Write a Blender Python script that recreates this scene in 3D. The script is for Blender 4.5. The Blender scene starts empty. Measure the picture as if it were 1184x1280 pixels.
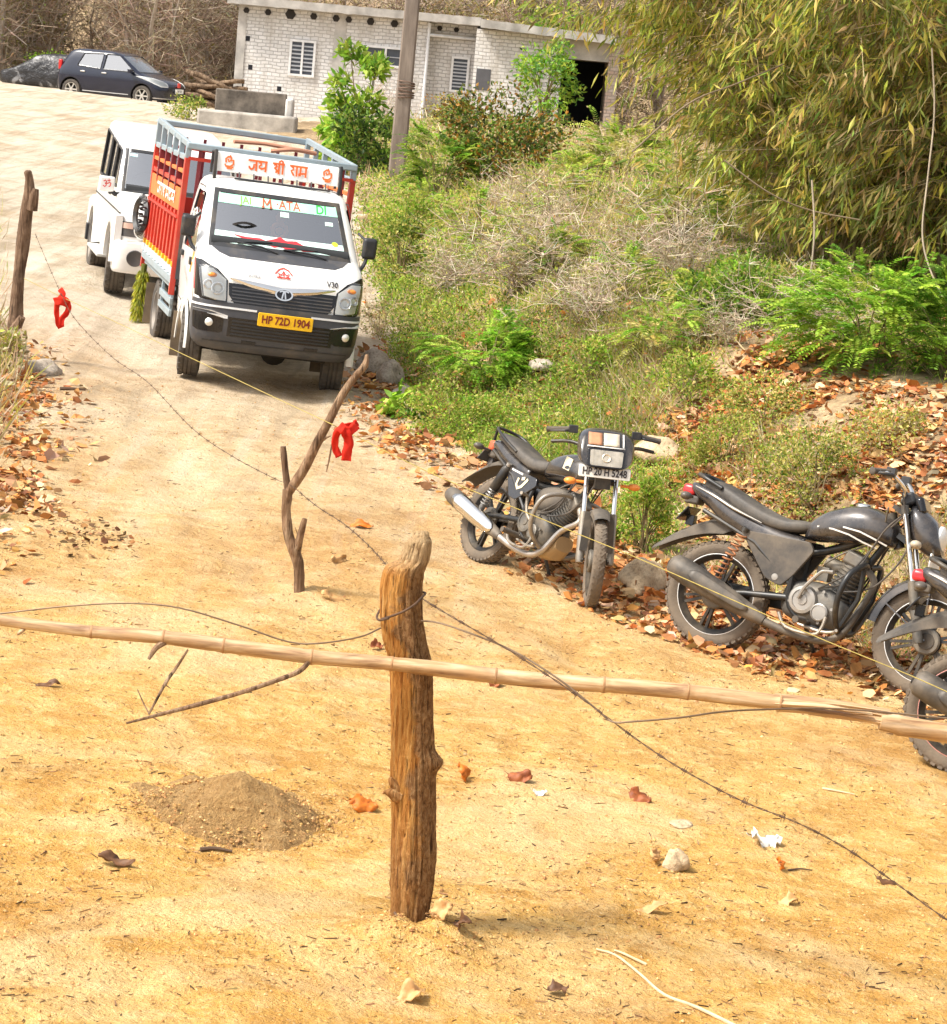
import bpy, bmesh, math, random
import numpy as np
from mathutils import Vector, Matrix, Quaternion, noise as mnoise
random.seed(7); rng = np.random.default_rng(7)
PI = math.pi
C = bpy.context.scene.collection
def R(a): return math.radians(a)
def V(*a): return Vector(a)

# ------------------------------------------------------------------ camera and ground plane
F, CX, CY = 3000.0, 592.0, 640.0            # focal length in photo pixels, picture centre
ROLL, HORIZON = R(5.2), 105.0
PITCH = math.atan((CY-HORIZON)/F)
CAM_F = Vector((0, math.cos(PITCH), -math.sin(PITCH)))
_r0, _u0 = Vector((1,0,0)), Vector((0, math.sin(PITCH), math.cos(PITCH)))
CAM_R = _r0*math.cos(ROLL)+_u0*math.sin(ROLL)
CAM_U = -_r0*math.sin(ROLL)+_u0*math.cos(ROLL)
# road plane from its vanishing line (through (592,30), slope 7.5 deg) and scale 0.295 px/m per px
_d = math.tan(R(7.5))
_a = Vector((-math.sin(R(7.5)), math.cos(R(7.5))))     # image normal of the vanishing line, downwards
_nf = -( _a[0]*(592-CX)+_a[1]*(30-CY))/F
_n = Vector((CAM_R*_a[0]) - CAM_U*_a[1] + CAM_F*_nf)
_k = 0.295
_hh = 1/_k/_n.length*1.0
PN = -_n.normalized()
CAM_H0 = 1.0/(_k*_n.length)
# plane: PN . (P - cam) = -CAM_H0 ; PN = up-ish
PA, PB = -PN.x/PN.z, -PN.y/PN.z            # z = PA*x + PB*y
CAM_POS = Vector((0,0, CAM_H0/PN.z))
def plane_z(x, y): return PA*x+PB*y
def ray(px, py):
    return (CAM_F + CAM_R*((px-CX)/F) - CAM_U*((py-CY)/F))
def on_plane(px, py, h=0.0):
    """point of the ray through a photo pixel that lies h metres above the road plane"""
    d = ray(px,py); t = (h*PN.z-CAM_H0)/PN.dot(d)
    return CAM_POS + d*t
def at_depth(px, py, dep): return CAM_POS + ray(px,py)*dep
def project(p):
    v = Vector(p)-CAM_POS; d = v.dot(CAM_F)
    return (CX+F*v.dot(CAM_R)/d, CY-F*v.dot(CAM_U)/d, d)
# ------------------------------------------------------------------ mesh helpers
def catmull(pts, n=6):
    pts = [Vector(p) for p in pts]
    if len(pts) < 3: return pts
    out = []
    P = [2*pts[0]-pts[1]]+pts+[2*pts[-1]-pts[-2]]
    for i in range(1, len(P)-2):
        for k in range(n):
            t = k/n
            out.append(0.5*((2*P[i])+(P[i+1]-P[i-1])*t+(2*P[i-1]-5*P[i]+4*P[i+1]-P[i+2])*t*t+(3*P[i]-P[i-1]-3*P[i+1]+P[i+2])*t**3))
    out.append(pts[-1]); return out
class MB:
    def __init__(s): s.v=[]; s.f=[]; s.m=[]; s.sm=[]; s.mi=0; s.xf=None
    def add(s, vs, fs, smooth=True):
        b=len(s.v)
        for p in vs:
            p=Vector(p)
            s.v.append(s.xf@p if s.xf is not None else p)
        for f in fs: s.f.append([b+i for i in f]); s.m.append(s.mi); s.sm.append(smooth)
        return b
    def box(s, c, d, rot=None, smooth=False, top=None):
        x,y,z=[q/2 for q in d]; tx,ty=(top if top else (1,1))
        vs=[Vector(p) for p in [(-x,-y,-z),(x,-y,-z),(x,y,-z),(-x,y,-z),(-x*tx,-y*ty,z),(x*tx,-y*ty,z),(x*tx,y*ty,z),(-x*tx,y*ty,z)]]
        if rot is not None: vs=[rot@p for p in vs]
        c=Vector(c); s.add([p+c for p in vs],[(0,3,2,1),(4,5,6,7),(0,1,5,4),(1,2,6,5),(2,3,7,6),(3,0,4,7)],smooth)
    def bar(s, p0, p1, w, h, up=(0,0,1)):
        p0,p1=Vector(p0),Vector(p1); x=(p1-p0); L=x.length; x.normalize()
        y=Vector(up).cross(x); y=y.normalized() if y.length>1e-6 else Vector((0,1,0)); z=x.cross(y)
        s.box((p0+p1)/2,(L,w,h),Matrix((x,y,z)).transposed())
    def ring(s, c, u, w, r, n, r2=None):
        return [c+u*(r*math.cos(2*PI*k/n))+w*((r2 or r)*math.sin(2*PI*k/n)) for k in range(n)]
    def loft(s, rings, caps=True, smooth=True, closed=True):
        n=len(rings[0]); vs=[p for r in rings for p in r]; fs=[]
        for i in range(len(rings)-1):
            for k in range(n if closed else n-1):
                a=i*n+k; b=i*n+(k+1)%n; fs.append((a,b,b+n,a+n))
        b0=s.add(vs,fs,smooth)
        if caps:
            for off,rev in ((0,True),((len(rings)-1)*n,False)):
                idx=[b0+off+k for k in range(n)]
                if rev: idx.reverse()
                s.f.append(idx); s.m.append(s.mi); s.sm.append(False)
    def tube(s, pts, r, n=8, caps=True, smooth=True, interp=0, flat=1.0):
        if interp:
            rr = r if not isinstance(r,(int,float)) else None
            m=len(pts); pts=catmull(pts,interp)
            if rr is not None:
                r=[rr[min(int(i/interp),m-1)]*(1-(i/interp)%1)+rr[min(int(i/interp)+1,m-1)]*((i/interp)%1) for i in range(len(pts))]
        pts=[Vector(p) for p in pts]; N=len(pts)
        rs=[r]*N if isinstance(r,(int,float)) else list(r)
        t=(pts[1]-pts[0]).normalized()
        u=t.cross(Vector((0,0,1)))
        if u.length<1e-3: u=t.cross(Vector((1,0,0)))
        u.normalize(); rings=[]
        for i in range(N):
            tt=(pts[min(i+1,N-1)]-pts[max(i-1,0)])
            if tt.length>1e-9: tt.normalize()
            else: tt=t
            q=t.rotation_difference(tt); u=(q@u); u=(u-tt*u.dot(tt)).normalized(); w=tt.cross(u); t=tt
            rings.append(s.ring(pts[i],u,w,rs[i],n,rs[i]*flat))
        s.loft(rings,caps,smooth)
    def cyl(s, p0, p1, r0, r1=None, n=16, caps=True, smooth=True):
        s.tube([p0,p1],[r0,r0 if r1 is None else r1],n,caps,smooth)
    def lathe(s, prof, o, ax, n=24, smooth=True, closed=False, arc=None, ref=None):
        """prof: (radius, along-axis) pairs"""
        ax=Vector(ax).normalized(); u=ax.cross(Vector(ref) if ref else Vector((0,0,1)))
        if u.length<1e-3: u=ax.cross(Vector((1,0,0)))
        u.normalize(); w=ax.cross(u); o=Vector(o); rings=[]
        if arc:
            a0,a1=arc
            for k in range(n+1):
                a=a0+(a1-a0)*k/n; d=u*math.cos(a)+w*math.sin(a)
                rings.append([o+d*r+ax*h for r,h in prof])
            s.loft(rings,True,smooth,closed)
            return
        vs=[]; fs=[]; m=len(prof)
        for k in range(n):
            a=2*PI*k/n; d=u*math.cos(a)+w*math.sin(a)
            vs+=[o+d*r+ax*h for r,h in prof]
        for k in range(n):
            for j in range(m if closed else m-1):
                a=k*m+j; b=k*m+(j+1)%m; c=((k+1)%n)*m
                fs.append((a,c+j,c+(j+1)%m,b))
        s.add(vs,fs,smooth)
    def sph(s, c, r, n=12, m=8, rot=None, smooth=True):
        if isinstance(r,(int,float)): r=(r,r,r)
        c=Vector(c); vs=[];fs=[]
        for i in range(m+1):
            t=PI*i/m
            for k in range(n):
                a=2*PI*k/n; p=Vector((r[0]*math.sin(t)*math.cos(a),r[1]*math.sin(t)*math.sin(a),r[2]*math.cos(t)))
                vs.append(c+(rot@p if rot is not None else p))
        for i in range(m):
            for k in range(n):
                a=i*n+k;b=i*n+(k+1)%n; fs.append((a,a+n,b+n,b))
        s.add(vs,fs,smooth)
    def prism(s, poly, h0, h1, fn=None, smooth=False):
        """polygon (a,b) pairs extruded between h0 and h1; fn(a,b,h) -> point"""
        fn=fn or (lambda a,b,h:(a,b,h)); n=len(poly)
        vs=[fn(a,b,h0) for a,b in poly]+[fn(a,b,h1) for a,b in poly]
        fs=[tuple(range(n-1,-1,-1)),tuple(range(n,2*n))]+[(k,(k+1)%n,n+(k+1)%n,n+k) for k in range(n)]
        s.add(vs,fs,smooth)
    def grid(s, P, smooth=True, holes=()):
        nr=len(P); nc=len(P[0]); vs=[p for r in P for p in r]
        s.add(vs,[(i*nc+j,i*nc+j+1,(i+1)*nc+j+1,(i+1)*nc+j) for i in range(nr-1) for j in range(nc-1) if (i,j) not in holes],smooth)
    def rowpatch(s, rows, fn, off=0.004, nc=8, thick=0.012, nr=1, smooth=True):
        """rows (v, uL, uR) -> raised patch on the surface fn(u,v) -> (point, normal)"""
        rr=[]
        for i in range(len(rows)-1):
            for k in range(nr):
                t=k/nr; rr.append([rows[i][q]*(1-t)+rows[i+1][q]*t for q in range(3)])
        rr.append(rows[-1]); top=[];bot=[]
        for v,a,b in rr:
            tr=[];br=[]
            for j in range(nc+1):
                p,nn=fn(a+(b-a)*j/nc,v); tr.append(p+nn*off); br.append(p+nn*(off-thick))
            top.append(tr);bot.append(br)
        s.grid(top,smooth)
        loop_t=[top[0][j] for j in range(nc+1)]+[top[i][nc] for i in range(1,len(top))]+[top[-1][j] for j in range(nc-1,-1,-1)]+[top[i][0] for i in range(len(top)-2,0,-1)]
        loop_b=[bot[0][j] for j in range(nc+1)]+[bot[i][nc] for i in range(1,len(bot))]+[bot[-1][j] for j in range(nc-1,-1,-1)]+[bot[i][0] for i in range(len(bot)-2,0,-1)]
        s.loft([loop_b,loop_t],False,False)
    def mirror(s, axis=1):
        n=len(s.v); nf=len(s.f)
        for i in range(n):
            p=s.v[i].copy(); p[axis]=-p[axis]; s.v.append(p)
        for i in range(nf):
            s.f.append([n+k for k in reversed(s.f[i])]); s.m.append(s.m[i]); s.sm.append(s.sm[i])
    def mesh(s, name, mats, fix=True):
        me=bpy.data.meshes.new(name); me.from_pydata([tuple(p) for p in s.v],[],s.f)
        for m in (mats if isinstance(mats,(list,tuple)) else [mats]): me.materials.append(m)
        me.polygons.foreach_set('material_index',s.m); me.polygons.foreach_set('use_smooth',s.sm)
        if fix:
            bm=bmesh.new(); bm.from_mesh(me); bmesh.ops.recalc_face_normals(bm,faces=bm.faces); bm.to_mesh(me); bm.free()
        me.update(); return me
    def build(s, name, mats, parent=None, bevel=0, seg=2, sub=0, sharp=38, fix=True, weld=0):
        me=s.mesh(name,mats,fix)
        if weld:
            bm=bmesh.new(); bm.from_mesh(me); bmesh.ops.remove_doubles(bm,verts=bm.verts,dist=weld); bmesh.ops.recalc_face_normals(bm,faces=bm.faces); bm.to_mesh(me); bm.free()
        if sharp: me.set_sharp_from_angle(angle=R(sharp))
        o=bpy.data.objects.new(name,me); C.objects.link(o)
        if parent is not None: o.parent=parent
        if bevel:
            b=o.modifiers.new('bevel','BEVEL'); b.width=bevel; b.segments=seg; b.limit_method='ANGLE'; b.angle_limit=R(40); b.harden_normals=False
            for p in me.polygons: p.use_smooth=True
            me.set_sharp_from_angle(angle=R(80))
        if sub:
            b=o.modifiers.new('sub','SUBSURF'); b.levels=sub; b.render_levels=sub
        return o
def tag(o, label=None, cat=None, group=None, kind=None):
    if label: o['label']=label
    if cat: o['category']=cat
    if group: o['group']=group
    if kind: o['kind']=kind
    return o
def thing(name, label, cat, loc=(0,0,0), rotz=0, group=None):
    o=bpy.data.objects.new(name,None); C.objects.link(o); o.empty_display_size=.1
    o.location=loc; o.rotation_euler=(0,0,rotz); return tag(o,label,cat,group)
def orient(o, loc, fwd, up, lean=0):
    """x axis = forward, z axis = up, lean = roll about the forward axis"""
    f=Vector(fwd).normalized(); u=Vector(up); u=(u-f*u.dot(f)).normalized()
    u=Quaternion(f,lean)@u; l=u.cross(f)
    m=Matrix((f,l,u)).transposed().to_4x4(); m.translation=Vector(loc); o.matrix_world=m
def boolean_cut(o, cutters):
    """cut solid o with temporary mesh cutters, then bake the result"""
    for c in cutters:
        b=o.modifiers.new('cut','BOOLEAN'); b.operation='DIFFERENCE'; b.object=c; b.solver='EXACT'; b.material_mode='TRANSFER'
    dg=bpy.context.evaluated_depsgraph_get(); dg.update()
    me=bpy.data.meshes.new_from_object(o.evaluated_get(dg)); old=o.data; nm=old.name
    o.modifiers.clear(); o.data=me; bpy.data.meshes.remove(old); me.name=nm
    for c in cutters:
        m=c.data; bpy.data.objects.remove(c); bpy.data.meshes.remove(m)
    me.polygons.foreach_set('use_smooth',[True]*len(me.polygons)); me.set_sharp_from_angle(angle=R(32))
    return o
def np_mesh(name, verts, faces, mats, parent=None, tint=None, smooth=False, mi=None):
    """bulk mesh from numpy arrays; faces (N,3) or (N,4); tint (N,3) face colours"""
    me=bpy.data.meshes.new(name); nv=len(verts); nf,k=faces.shape
    me.vertices.add(nv); me.vertices.foreach_set('co',np.ascontiguousarray(verts,dtype=np.float32).ravel())
    me.loops.add(nf*k); me.loops.foreach_set('vertex_index',np.ascontiguousarray(faces,dtype=np.int32).ravel())
    me.polygons.add(nf); me.polygons.foreach_set('loop_start',np.arange(0,nf*k,k,dtype=np.int32))
    me.polygons.foreach_set('loop_total',np.full(nf,k,dtype=np.int32))
    for m in (mats if isinstance(mats,(list,tuple)) else [mats]): me.materials.append(m)
    if mi is not None: me.polygons.foreach_set('material_index',np.ascontiguousarray(mi,dtype=np.int32))
    me.polygons.foreach_set('use_smooth',np.full(nf,bool(smooth)))
    me.update(calc_edges=True)
    if tint is not None:
        a=me.attributes.new('tint','FLOAT_COLOR','FACE'); c=np.ones((nf,4),dtype=np.float32); c[:,:3]=tint
        a.data.foreach_set('color',c.ravel())
    o=bpy.data.objects.new(name,me); C.objects.link(o)
    if parent is not None: o.parent=parent
    return o
def unit(a): return a/np.maximum(np.linalg.norm(a,axis=1,keepdims=True),1e-9)
def leaves_geo(P, D, L, W, col, fold=0.25, up=None, bend=0.0):
    """folded leaf of two triangles per point: base P, direction D, length L, width W"""
    n=len(P); D=unit(D); A=rng.normal(size=(n,3)) if up is None else up+rng.normal(size=(n,3))*.35
    S=unit(np.cross(D,A)); N=np.cross(S,D); L=np.broadcast_to(L,(n,))[:,None]; W=np.broadcast_to(W,(n,))[:,None]
    mid=P+D*L*.45+N*(W*fold+L*bend)
    v=np.stack([P,mid+S*W*.5,P+D*L,mid-S*W*.5],1)
    v[:,2]-=N*L*bend
    if True: v[:,0]+=0
    v=v.reshape(-1,3); i=np.arange(n)*4
    f=np.stack([np.stack([i,i+1,i+2],1),np.stack([i,i+2,i+3],1)],1).reshape(-1,3)
    return v,f,np.repeat(col,2,0)
def leaves6_geo(P, D, L, W, col, fold=.25, up=None, curl=.3):
    """rounder leaf of four triangles, folded along the rib and curled along its length"""
    n=len(P); D=unit(D); A=rng.normal(size=(n,3)) if up is None else up+rng.normal(size=(n,3))*.35
    S=unit(np.cross(D,A)); N=np.cross(S,D); L=np.broadcast_to(L,(n,))[:,None]; W=np.broadcast_to(W,(n,))[:,None]
    c=rng.normal(size=(n,1))*curl; f1=fold*rng.uniform(-.4,1.2,(n,1)); f2=fold*rng.uniform(-.4,1.2,(n,1)); w1=rng.uniform(.75,1.1,(n,1)); w2=rng.uniform(.5,.95,(n,1))
    a=P+D*L*.28+N*L*c*.10; b=P+D*L*.68+N*L*c*.22; t=P+D*L*(1-.25*np.abs(c))+N*L*c*.62
    v=np.stack([P,a+S*W*.5*w1+N*W*f1,a-S*W*.5*w1+N*W*f2,b+S*W*.5*w2+N*W*f2,b-S*W*.5*w2+N*W*f1,t],1).reshape(-1,3); i=np.arange(n)*6
    f=np.stack([np.stack([i+q for q in tri],1) for tri in ((0,1,2),(1,3,4),(1,4,2),(3,5,4))],1).reshape(-1,3)
    return v,f,np.repeat(col,4,0)
def sticks_geo(A, B, r, col, n=3):
    """thin tapering 3-sided sticks from A to B"""
    m=len(A); D=unit(B-A); S=unit(np.cross(D,rng.normal(size=(m,3)))); T=np.cross(D,S)
    r=np.broadcast_to(r,(m,))[:,None]; vs=[]
    for P,q in ((A,1.0),(B,.6)):
        for k in range(n):
            a=2*PI*k/n; vs.append(P+(S*math.cos(a)+T*math.sin(a))*r*q)
    v=np.stack(vs,1).reshape(-1,3); i=np.arange(m)*2*n; fs=[]
    for k in range(n): fs.append(np.stack([i+k,i+(k+1)%n,i+n+(k+1)%n,i+n+k],1))
    f=np.stack(fs,1).reshape(-1,4); return v,f,np.repeat(col,n,0)
def merge(parts):
    vs=[];fs=[];cs=[];b=0
    for v,f,c in parts: vs.append(v); fs.append(f+b); cs.append(c); b+=len(v)
    return np.concatenate(vs),np.concatenate(fs),np.concatenate(cs)
def pick(cols, n, jit=.12):
    cols=np.array(cols,dtype=float); c=cols[rng.integers(0,len(cols),n)]
    return np.clip(c*(1+rng.normal(size=(n,1))*jit)*(1+rng.normal(size=(n,3))*jit*.35),.003,.95)
_lat=rng.random((256,256))
def vnoise(x, y):
    xi=np.floor(x).astype(int); yi=np.floor(y).astype(int); fx=x-xi; fy=y-yi
    fx=fx*fx*(3-2*fx); fy=fy*fy*(3-2*fy); g=lambda a,b:_lat[a&255,b&255]
    return (g(xi,yi)*(1-fx)+g(xi+1,yi)*fx)*(1-fy)+(g(xi,yi+1)*(1-fx)+g(xi+1,yi+1)*fx)*fy-.5
def fbm(x, y, o=4):
    s=0;a=1.0
    for k in range(o): s=s+a*vnoise(x+17.3*k,y+9.1*k); x=x*2.03;y=y*2.03;a*=.5
    return s
def sstep(a,b,x): t=np.clip((x-a)/(b-a),0,1); return t*t*(3-2*t)
# ------------------------------------------------------------------ materials
class NT:
    def __init__(s, name):
        s.m=bpy.data.materials.new(name); s.m.use_nodes=True; s.t=s.m.node_tree; s.n=s.t.nodes; s.p=s.n['Principled BSDF']; s.out=s.n['Material Output']
    def new(s, typ, **kw):
        n=s.n.new(typ)
        for k,v in kw.items(): setattr(n,k,v)
        return n
    def link(s,a,b): s.t.links.new(a,b)
    def coord(s, kind='Object'):
        return s.new('ShaderNodeTexCoord').outputs[kind]
    def noise(s, vec, scale, detail=4, rough=.55, dist=0):
        n=s.new('ShaderNodeTexNoise'); n.inputs['Scale'].default_value=scale; n.inputs['Detail'].default_value=detail; n.inputs['Roughness'].default_value=rough; n.inputs['Distortion'].default_value=dist
        s.link(vec,n.inputs['Vector']); return n.outputs['Fac']
    def ramp(s, fac, stops):
        r=s.new('ShaderNodeValToRGB'); e=r.color_ramp.elements
        while len(e)<len(stops): e.new(.5)
        for q,(p,c) in zip(e,stops): q.position=p; q.color=(*(c if isinstance(c,(tuple,list)) else (c,c,c)),1)
        s.link(fac,r.inputs['Fac']); return r.outputs['Color']
    def mix(s, fac, a, b, mode='MIX'):
        n=s.new('ShaderNodeMix',data_type='RGBA',blend_type=mode)
        for sock,v in ((n.inputs['Factor'],fac),(n.inputs['A'],a),(n.inputs['B'],b)):
            if hasattr(v,'links'): s.link(v,sock)
            elif isinstance(v,(tuple,list)): sock.default_value=(*v,1)
            else: sock.default_value=v
        return n.outputs['Result']
    def math(s, op, a, b=0.0):
        n=s.new('ShaderNodeMath',operation=op)
        for i,v in enumerate((a,b)):
            if hasattr(v,'links'): s.link(v,n.inputs[i])
            else: n.inputs[i].default_value=v
        return n.outputs[0]
    def bump(s, h, strength=.3, dist=.01):
        b=s.new('ShaderNodeBump'); b.inputs['Strength'].default_value=strength; b.inputs['Distance'].default_value=dist
        s.link(h,b.inputs['Height']); s.link(b.outputs['Normal'],s.p.inputs['Normal'])
    def scalevec(s, vec, sc):
        m=s.new('ShaderNodeMapping'); m.inputs['Scale'].default_value=sc; s.link(vec,m.inputs['Vector']); return m.outputs['Vector']
def mat(name, col, rough=.6, metal=0, var=.12, scale=6, bump=0, bscale=60, dust=0, dustcol=(.36,.27,.16), coat=0, stretch=None):
    t=NT(name); c=t.coord(); c2=t.scalevec(c,stretch) if stretch else c
    n=t.noise(c2,scale,5,.6)
    lo=tuple(max(0,q*(1-var)) for q in col); hi=tuple(min(1,q*(1+var)) for q in col)
    k=t.ramp(n,[(.3,lo),(.7,hi)])
    t.p.inputs['Roughness'].default_value=rough; t.p.inputs['Metallic'].default_value=metal
    if dust:
        d=t.noise(c,3.1,6,.7); d2=t.ramp(d,[(.62-.45*dust,0.0),(.75,min(1,dust))])
        k=t.mix(d2,k,dustcol)
        t.link(t.math('ADD',t.math('MULTIPLY',d2,.5),rough),t.p.inputs['Roughness'])
        if metal: t.link(t.math('MULTIPLY',t.math('SUBTRACT',1.0,d2),metal),t.p.inputs['Metallic'])
    t.link(k,t.p.inputs['Base Color'])
    if coat: t.p.inputs['Coat Weight'].default_value=coat; t.p.inputs['Coat Roughness'].default_value=.08
    if bump: t.bump(t.noise(c2,bscale,4,.6),bump,.01)
    return t.m
def leafmat(name, trans=.35, rough=.55):
    t=NT(name); a=t.new('ShaderNodeAttribute',attribute_name='tint'); t.link(a.outputs['Color'],t.p.inputs['Base Color'])
    t.p.inputs['Roughness'].default_value=rough; t.p.inputs['Specular IOR Level'].default_value=.3
    if trans:
        tr=t.new('ShaderNodeBsdfTranslucent'); t.link(a.outputs['Color'],tr.inputs['Color'])
        m=t.new('ShaderNodeMixShader'); m.inputs[0].default_value=trans
        t.link(t.p.outputs[0],m.inputs[1]); t.link(tr.outputs[0],m.inputs[2]); t.link(m.outputs[0],t.out.inputs['Surface'])
    return t.m
def glassmat(name, tint=(.8,.9,.88), alpha=.45, rough=.03):
    """thin pane: clear transmission mixed with a sharp reflection"""
    t=NT(name); tr=t.new('ShaderNodeBsdfTransparent'); tr.inputs['Color'].default_value=(*tint,1)
    g=t.new('ShaderNodeBsdfGlossy'); g.inputs['Roughness'].default_value=rough; g.inputs['Color'].default_value=(1,1,1,1)
    lw=t.new('ShaderNodeFresnel'); lw.inputs['IOR'].default_value=1.5
    m=t.new('ShaderNodeMixShader'); t.link(t.math('ADD',lw.outputs[0],alpha),m.inputs[0])
    t.link(tr.outputs[0],m.inputs[1]); t.link(g.outputs[0],m.inputs[2]); t.link(m.outputs[0],t.out.inputs['Surface']); return t.m
def text_into(mb, s, size, fn, depth=.003, align='CENTER', bold=0.0, res=3):
    """latin lettering as raised mesh; fn(u,v,h)->point"""
    cu=bpy.data.curves.new('lettering','FONT'); cu.body=s; cu.size=size; cu.align_x=align; cu.align_y='CENTER'; cu.resolution_u=res; cu.offset=bold; cu.extrude=depth/2; cu.fill_mode='BOTH'
    o=bpy.data.objects.new('lettering',cu); C.objects.link(o)
    dg=bpy.context.evaluated_depsgraph_get(); dg.update()
    me=bpy.data.meshes.new_from_object(o.evaluated_get(dg))
    mb.add([fn(p.co.x,p.co.y,p.co.z+depth/2) for p in me.vertices],[tuple(p.vertices) for p in me.polygons],False)
    bpy.data.objects.remove(o); bpy.data.curves.remove(cu); bpy.data.meshes.remove(me)
def strokes_into(mb, strokes, w, fn, depth=.003):
    """brush-drawn lettering: polylines turned into thick ribbons"""
    for k,st in enumerate(strokes):
        st=[Vector((a,b)) for a,b in st]; n=len(st); L=[];Rr=[]
        for i in range(n):
            d=(st[min(i+1,n-1)]-st[max(i-1,0)]).normalized(); q=Vector((-d.y,d.x))*w/2
            L.append(st[i]+q); Rr.append(st[i]-q)
        h=depth+.0004*k
        mb.grid([[Vector(fn(a.x,a.y,h)) for a in L],[Vector(fn(a.x,a.y,h)) for a in Rr]],False)
# ------------------------------------------------------------------ terrain
UP=PN.copy()
_ye=[-50,6,12,12.6,13.3,13.8,14.9,16.2,17.9,20.2,21.9,26.4,34,42.8,56,62,66,72,80,500]
_xe=[9,6.5,4.2,3.3,2.75,2.2,1.45,.75,.1,-.62,-.95,-1.35,-2.1,-2.8,-4.6,-6.4,-6.6,-5.8,-4,0]
_yl=[-50,6,11,14.6,16.8,19.5,21,29.7,37.2,58,68,74,500]
_xl=[-6,-4.5,-3.4,-3.0,-3.25,-3.6,-4.1,-6.0,-7.7,-12.6,-17,-60,-90]
def x_right(y): return np.interp(y,_ye,_xe)
def x_left(y): return np.interp(y,_yl,_xl)
MOUNDS=[(-.875,9.60,.20,.30,.27),(-.04,8.46,.075,.26,.22),(-.95,13.5,.05,.3,.3)]
def terrain(x, y, fine=True):
    x=np.asarray(x,float); y=np.asarray(y,float)
    yy=np.minimum(y,76); z=PA*np.clip(x,-30,14)+PB*yy
    d=(x-x_right(y)); w=np.interp(y,[0,14,19,22,30,45,70],[4.5,4.0,3.0,1.6,3.2,4.5,5])
    amp=np.interp(y,[0,12,20,30,45,60,75,90],[.5,.8,.95,1.1,.9,.5,.4,.3])
    z=z+amp*sstep(0.05,w,d)+.07*np.clip(d-1.0,0,14)*np.interp(y,[0,40,60,80],[1,1,.4,.2])
    dl=x_left(y)-x; z=z+.22*sstep(0,1.2,dl)*(y<66)
    z=z-.38*sstep(69.3+.1*x+.9,74,y)*sstep(-4,-8,x)*(y<99)
    # hills far behind
    z=z+np.clip((y-104)/150,0,1)**1.3*42+np.clip((np.abs(x)-60)/300,0,1)*30
    bank=np.clip(sstep(0,1.0,d)+sstep(0,.6,dl),0,1)
    z=z+.16*bank*fbm(x*.9,y*.9,3)
    if fine:
        near=np.clip(1.6-y/40,0.15,1)
        z=z+near*(.035*fbm(x*.7+3,y*.7,2)+.022*fbm(x*3.1,y*3.1,3)+.014*fbm(x*9,y*9,3)*np.clip(1.6-y/22,0,1))
        # shallow wheel tracks worn into the lane
        c=(x_left(y)+x_right(y))*.5; tr=np.exp(-((x-c-.8)/.22)**2)+np.exp(-((x-c+.75)/.22)**2)
        z=z-.03*tr*sstep(9,14,y)*(y<70)
        for mx,my,mh,ma,mb_ in MOUNDS[1:]:
            q=((x-mx)/ma)**2+((y-my)/mb_)**2; z=z+mh*np.exp(-q*1.2)*(1+.8*fbm(x*14,y*14,3))
    return z
def H(x,y): return float(terrain(np.array([x]),np.array([y]))[0])
def on_ground(px, py, lo=6.0, hi=140.0):
    d=ray(px,py); t=np.concatenate([np.arange(lo,40,.02),np.arange(40,hi,.1)])
    X=CAM_POS.x+d.x*t; Y=CAM_POS.y+d.y*t; Z=CAM_POS.z+d.z*t
    below=np.nonzero(Z<=terrain(X,Y))[0]; i=below[0] if len(below) else len(t)-1
    return Vector((X[i],Y[i],float(terrain(X[i:i+1],Y[i:i+1])[0])))
def on_vplane(px, py, y0):
    d=ray(px,py); return CAM_POS+d*((y0-CAM_POS.y)/d.y)
def _axis(mid0, mid1, step, lo, hi, gr):
    a=list(np.arange(mid0,mid1,step)); s=step
    while a[-1]<hi: s*=gr; a.append(a[-1]+s)
    s=step
    while a[0]>lo: s*=gr; a.insert(0,a[0]-s)
    return np.array(a)
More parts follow.
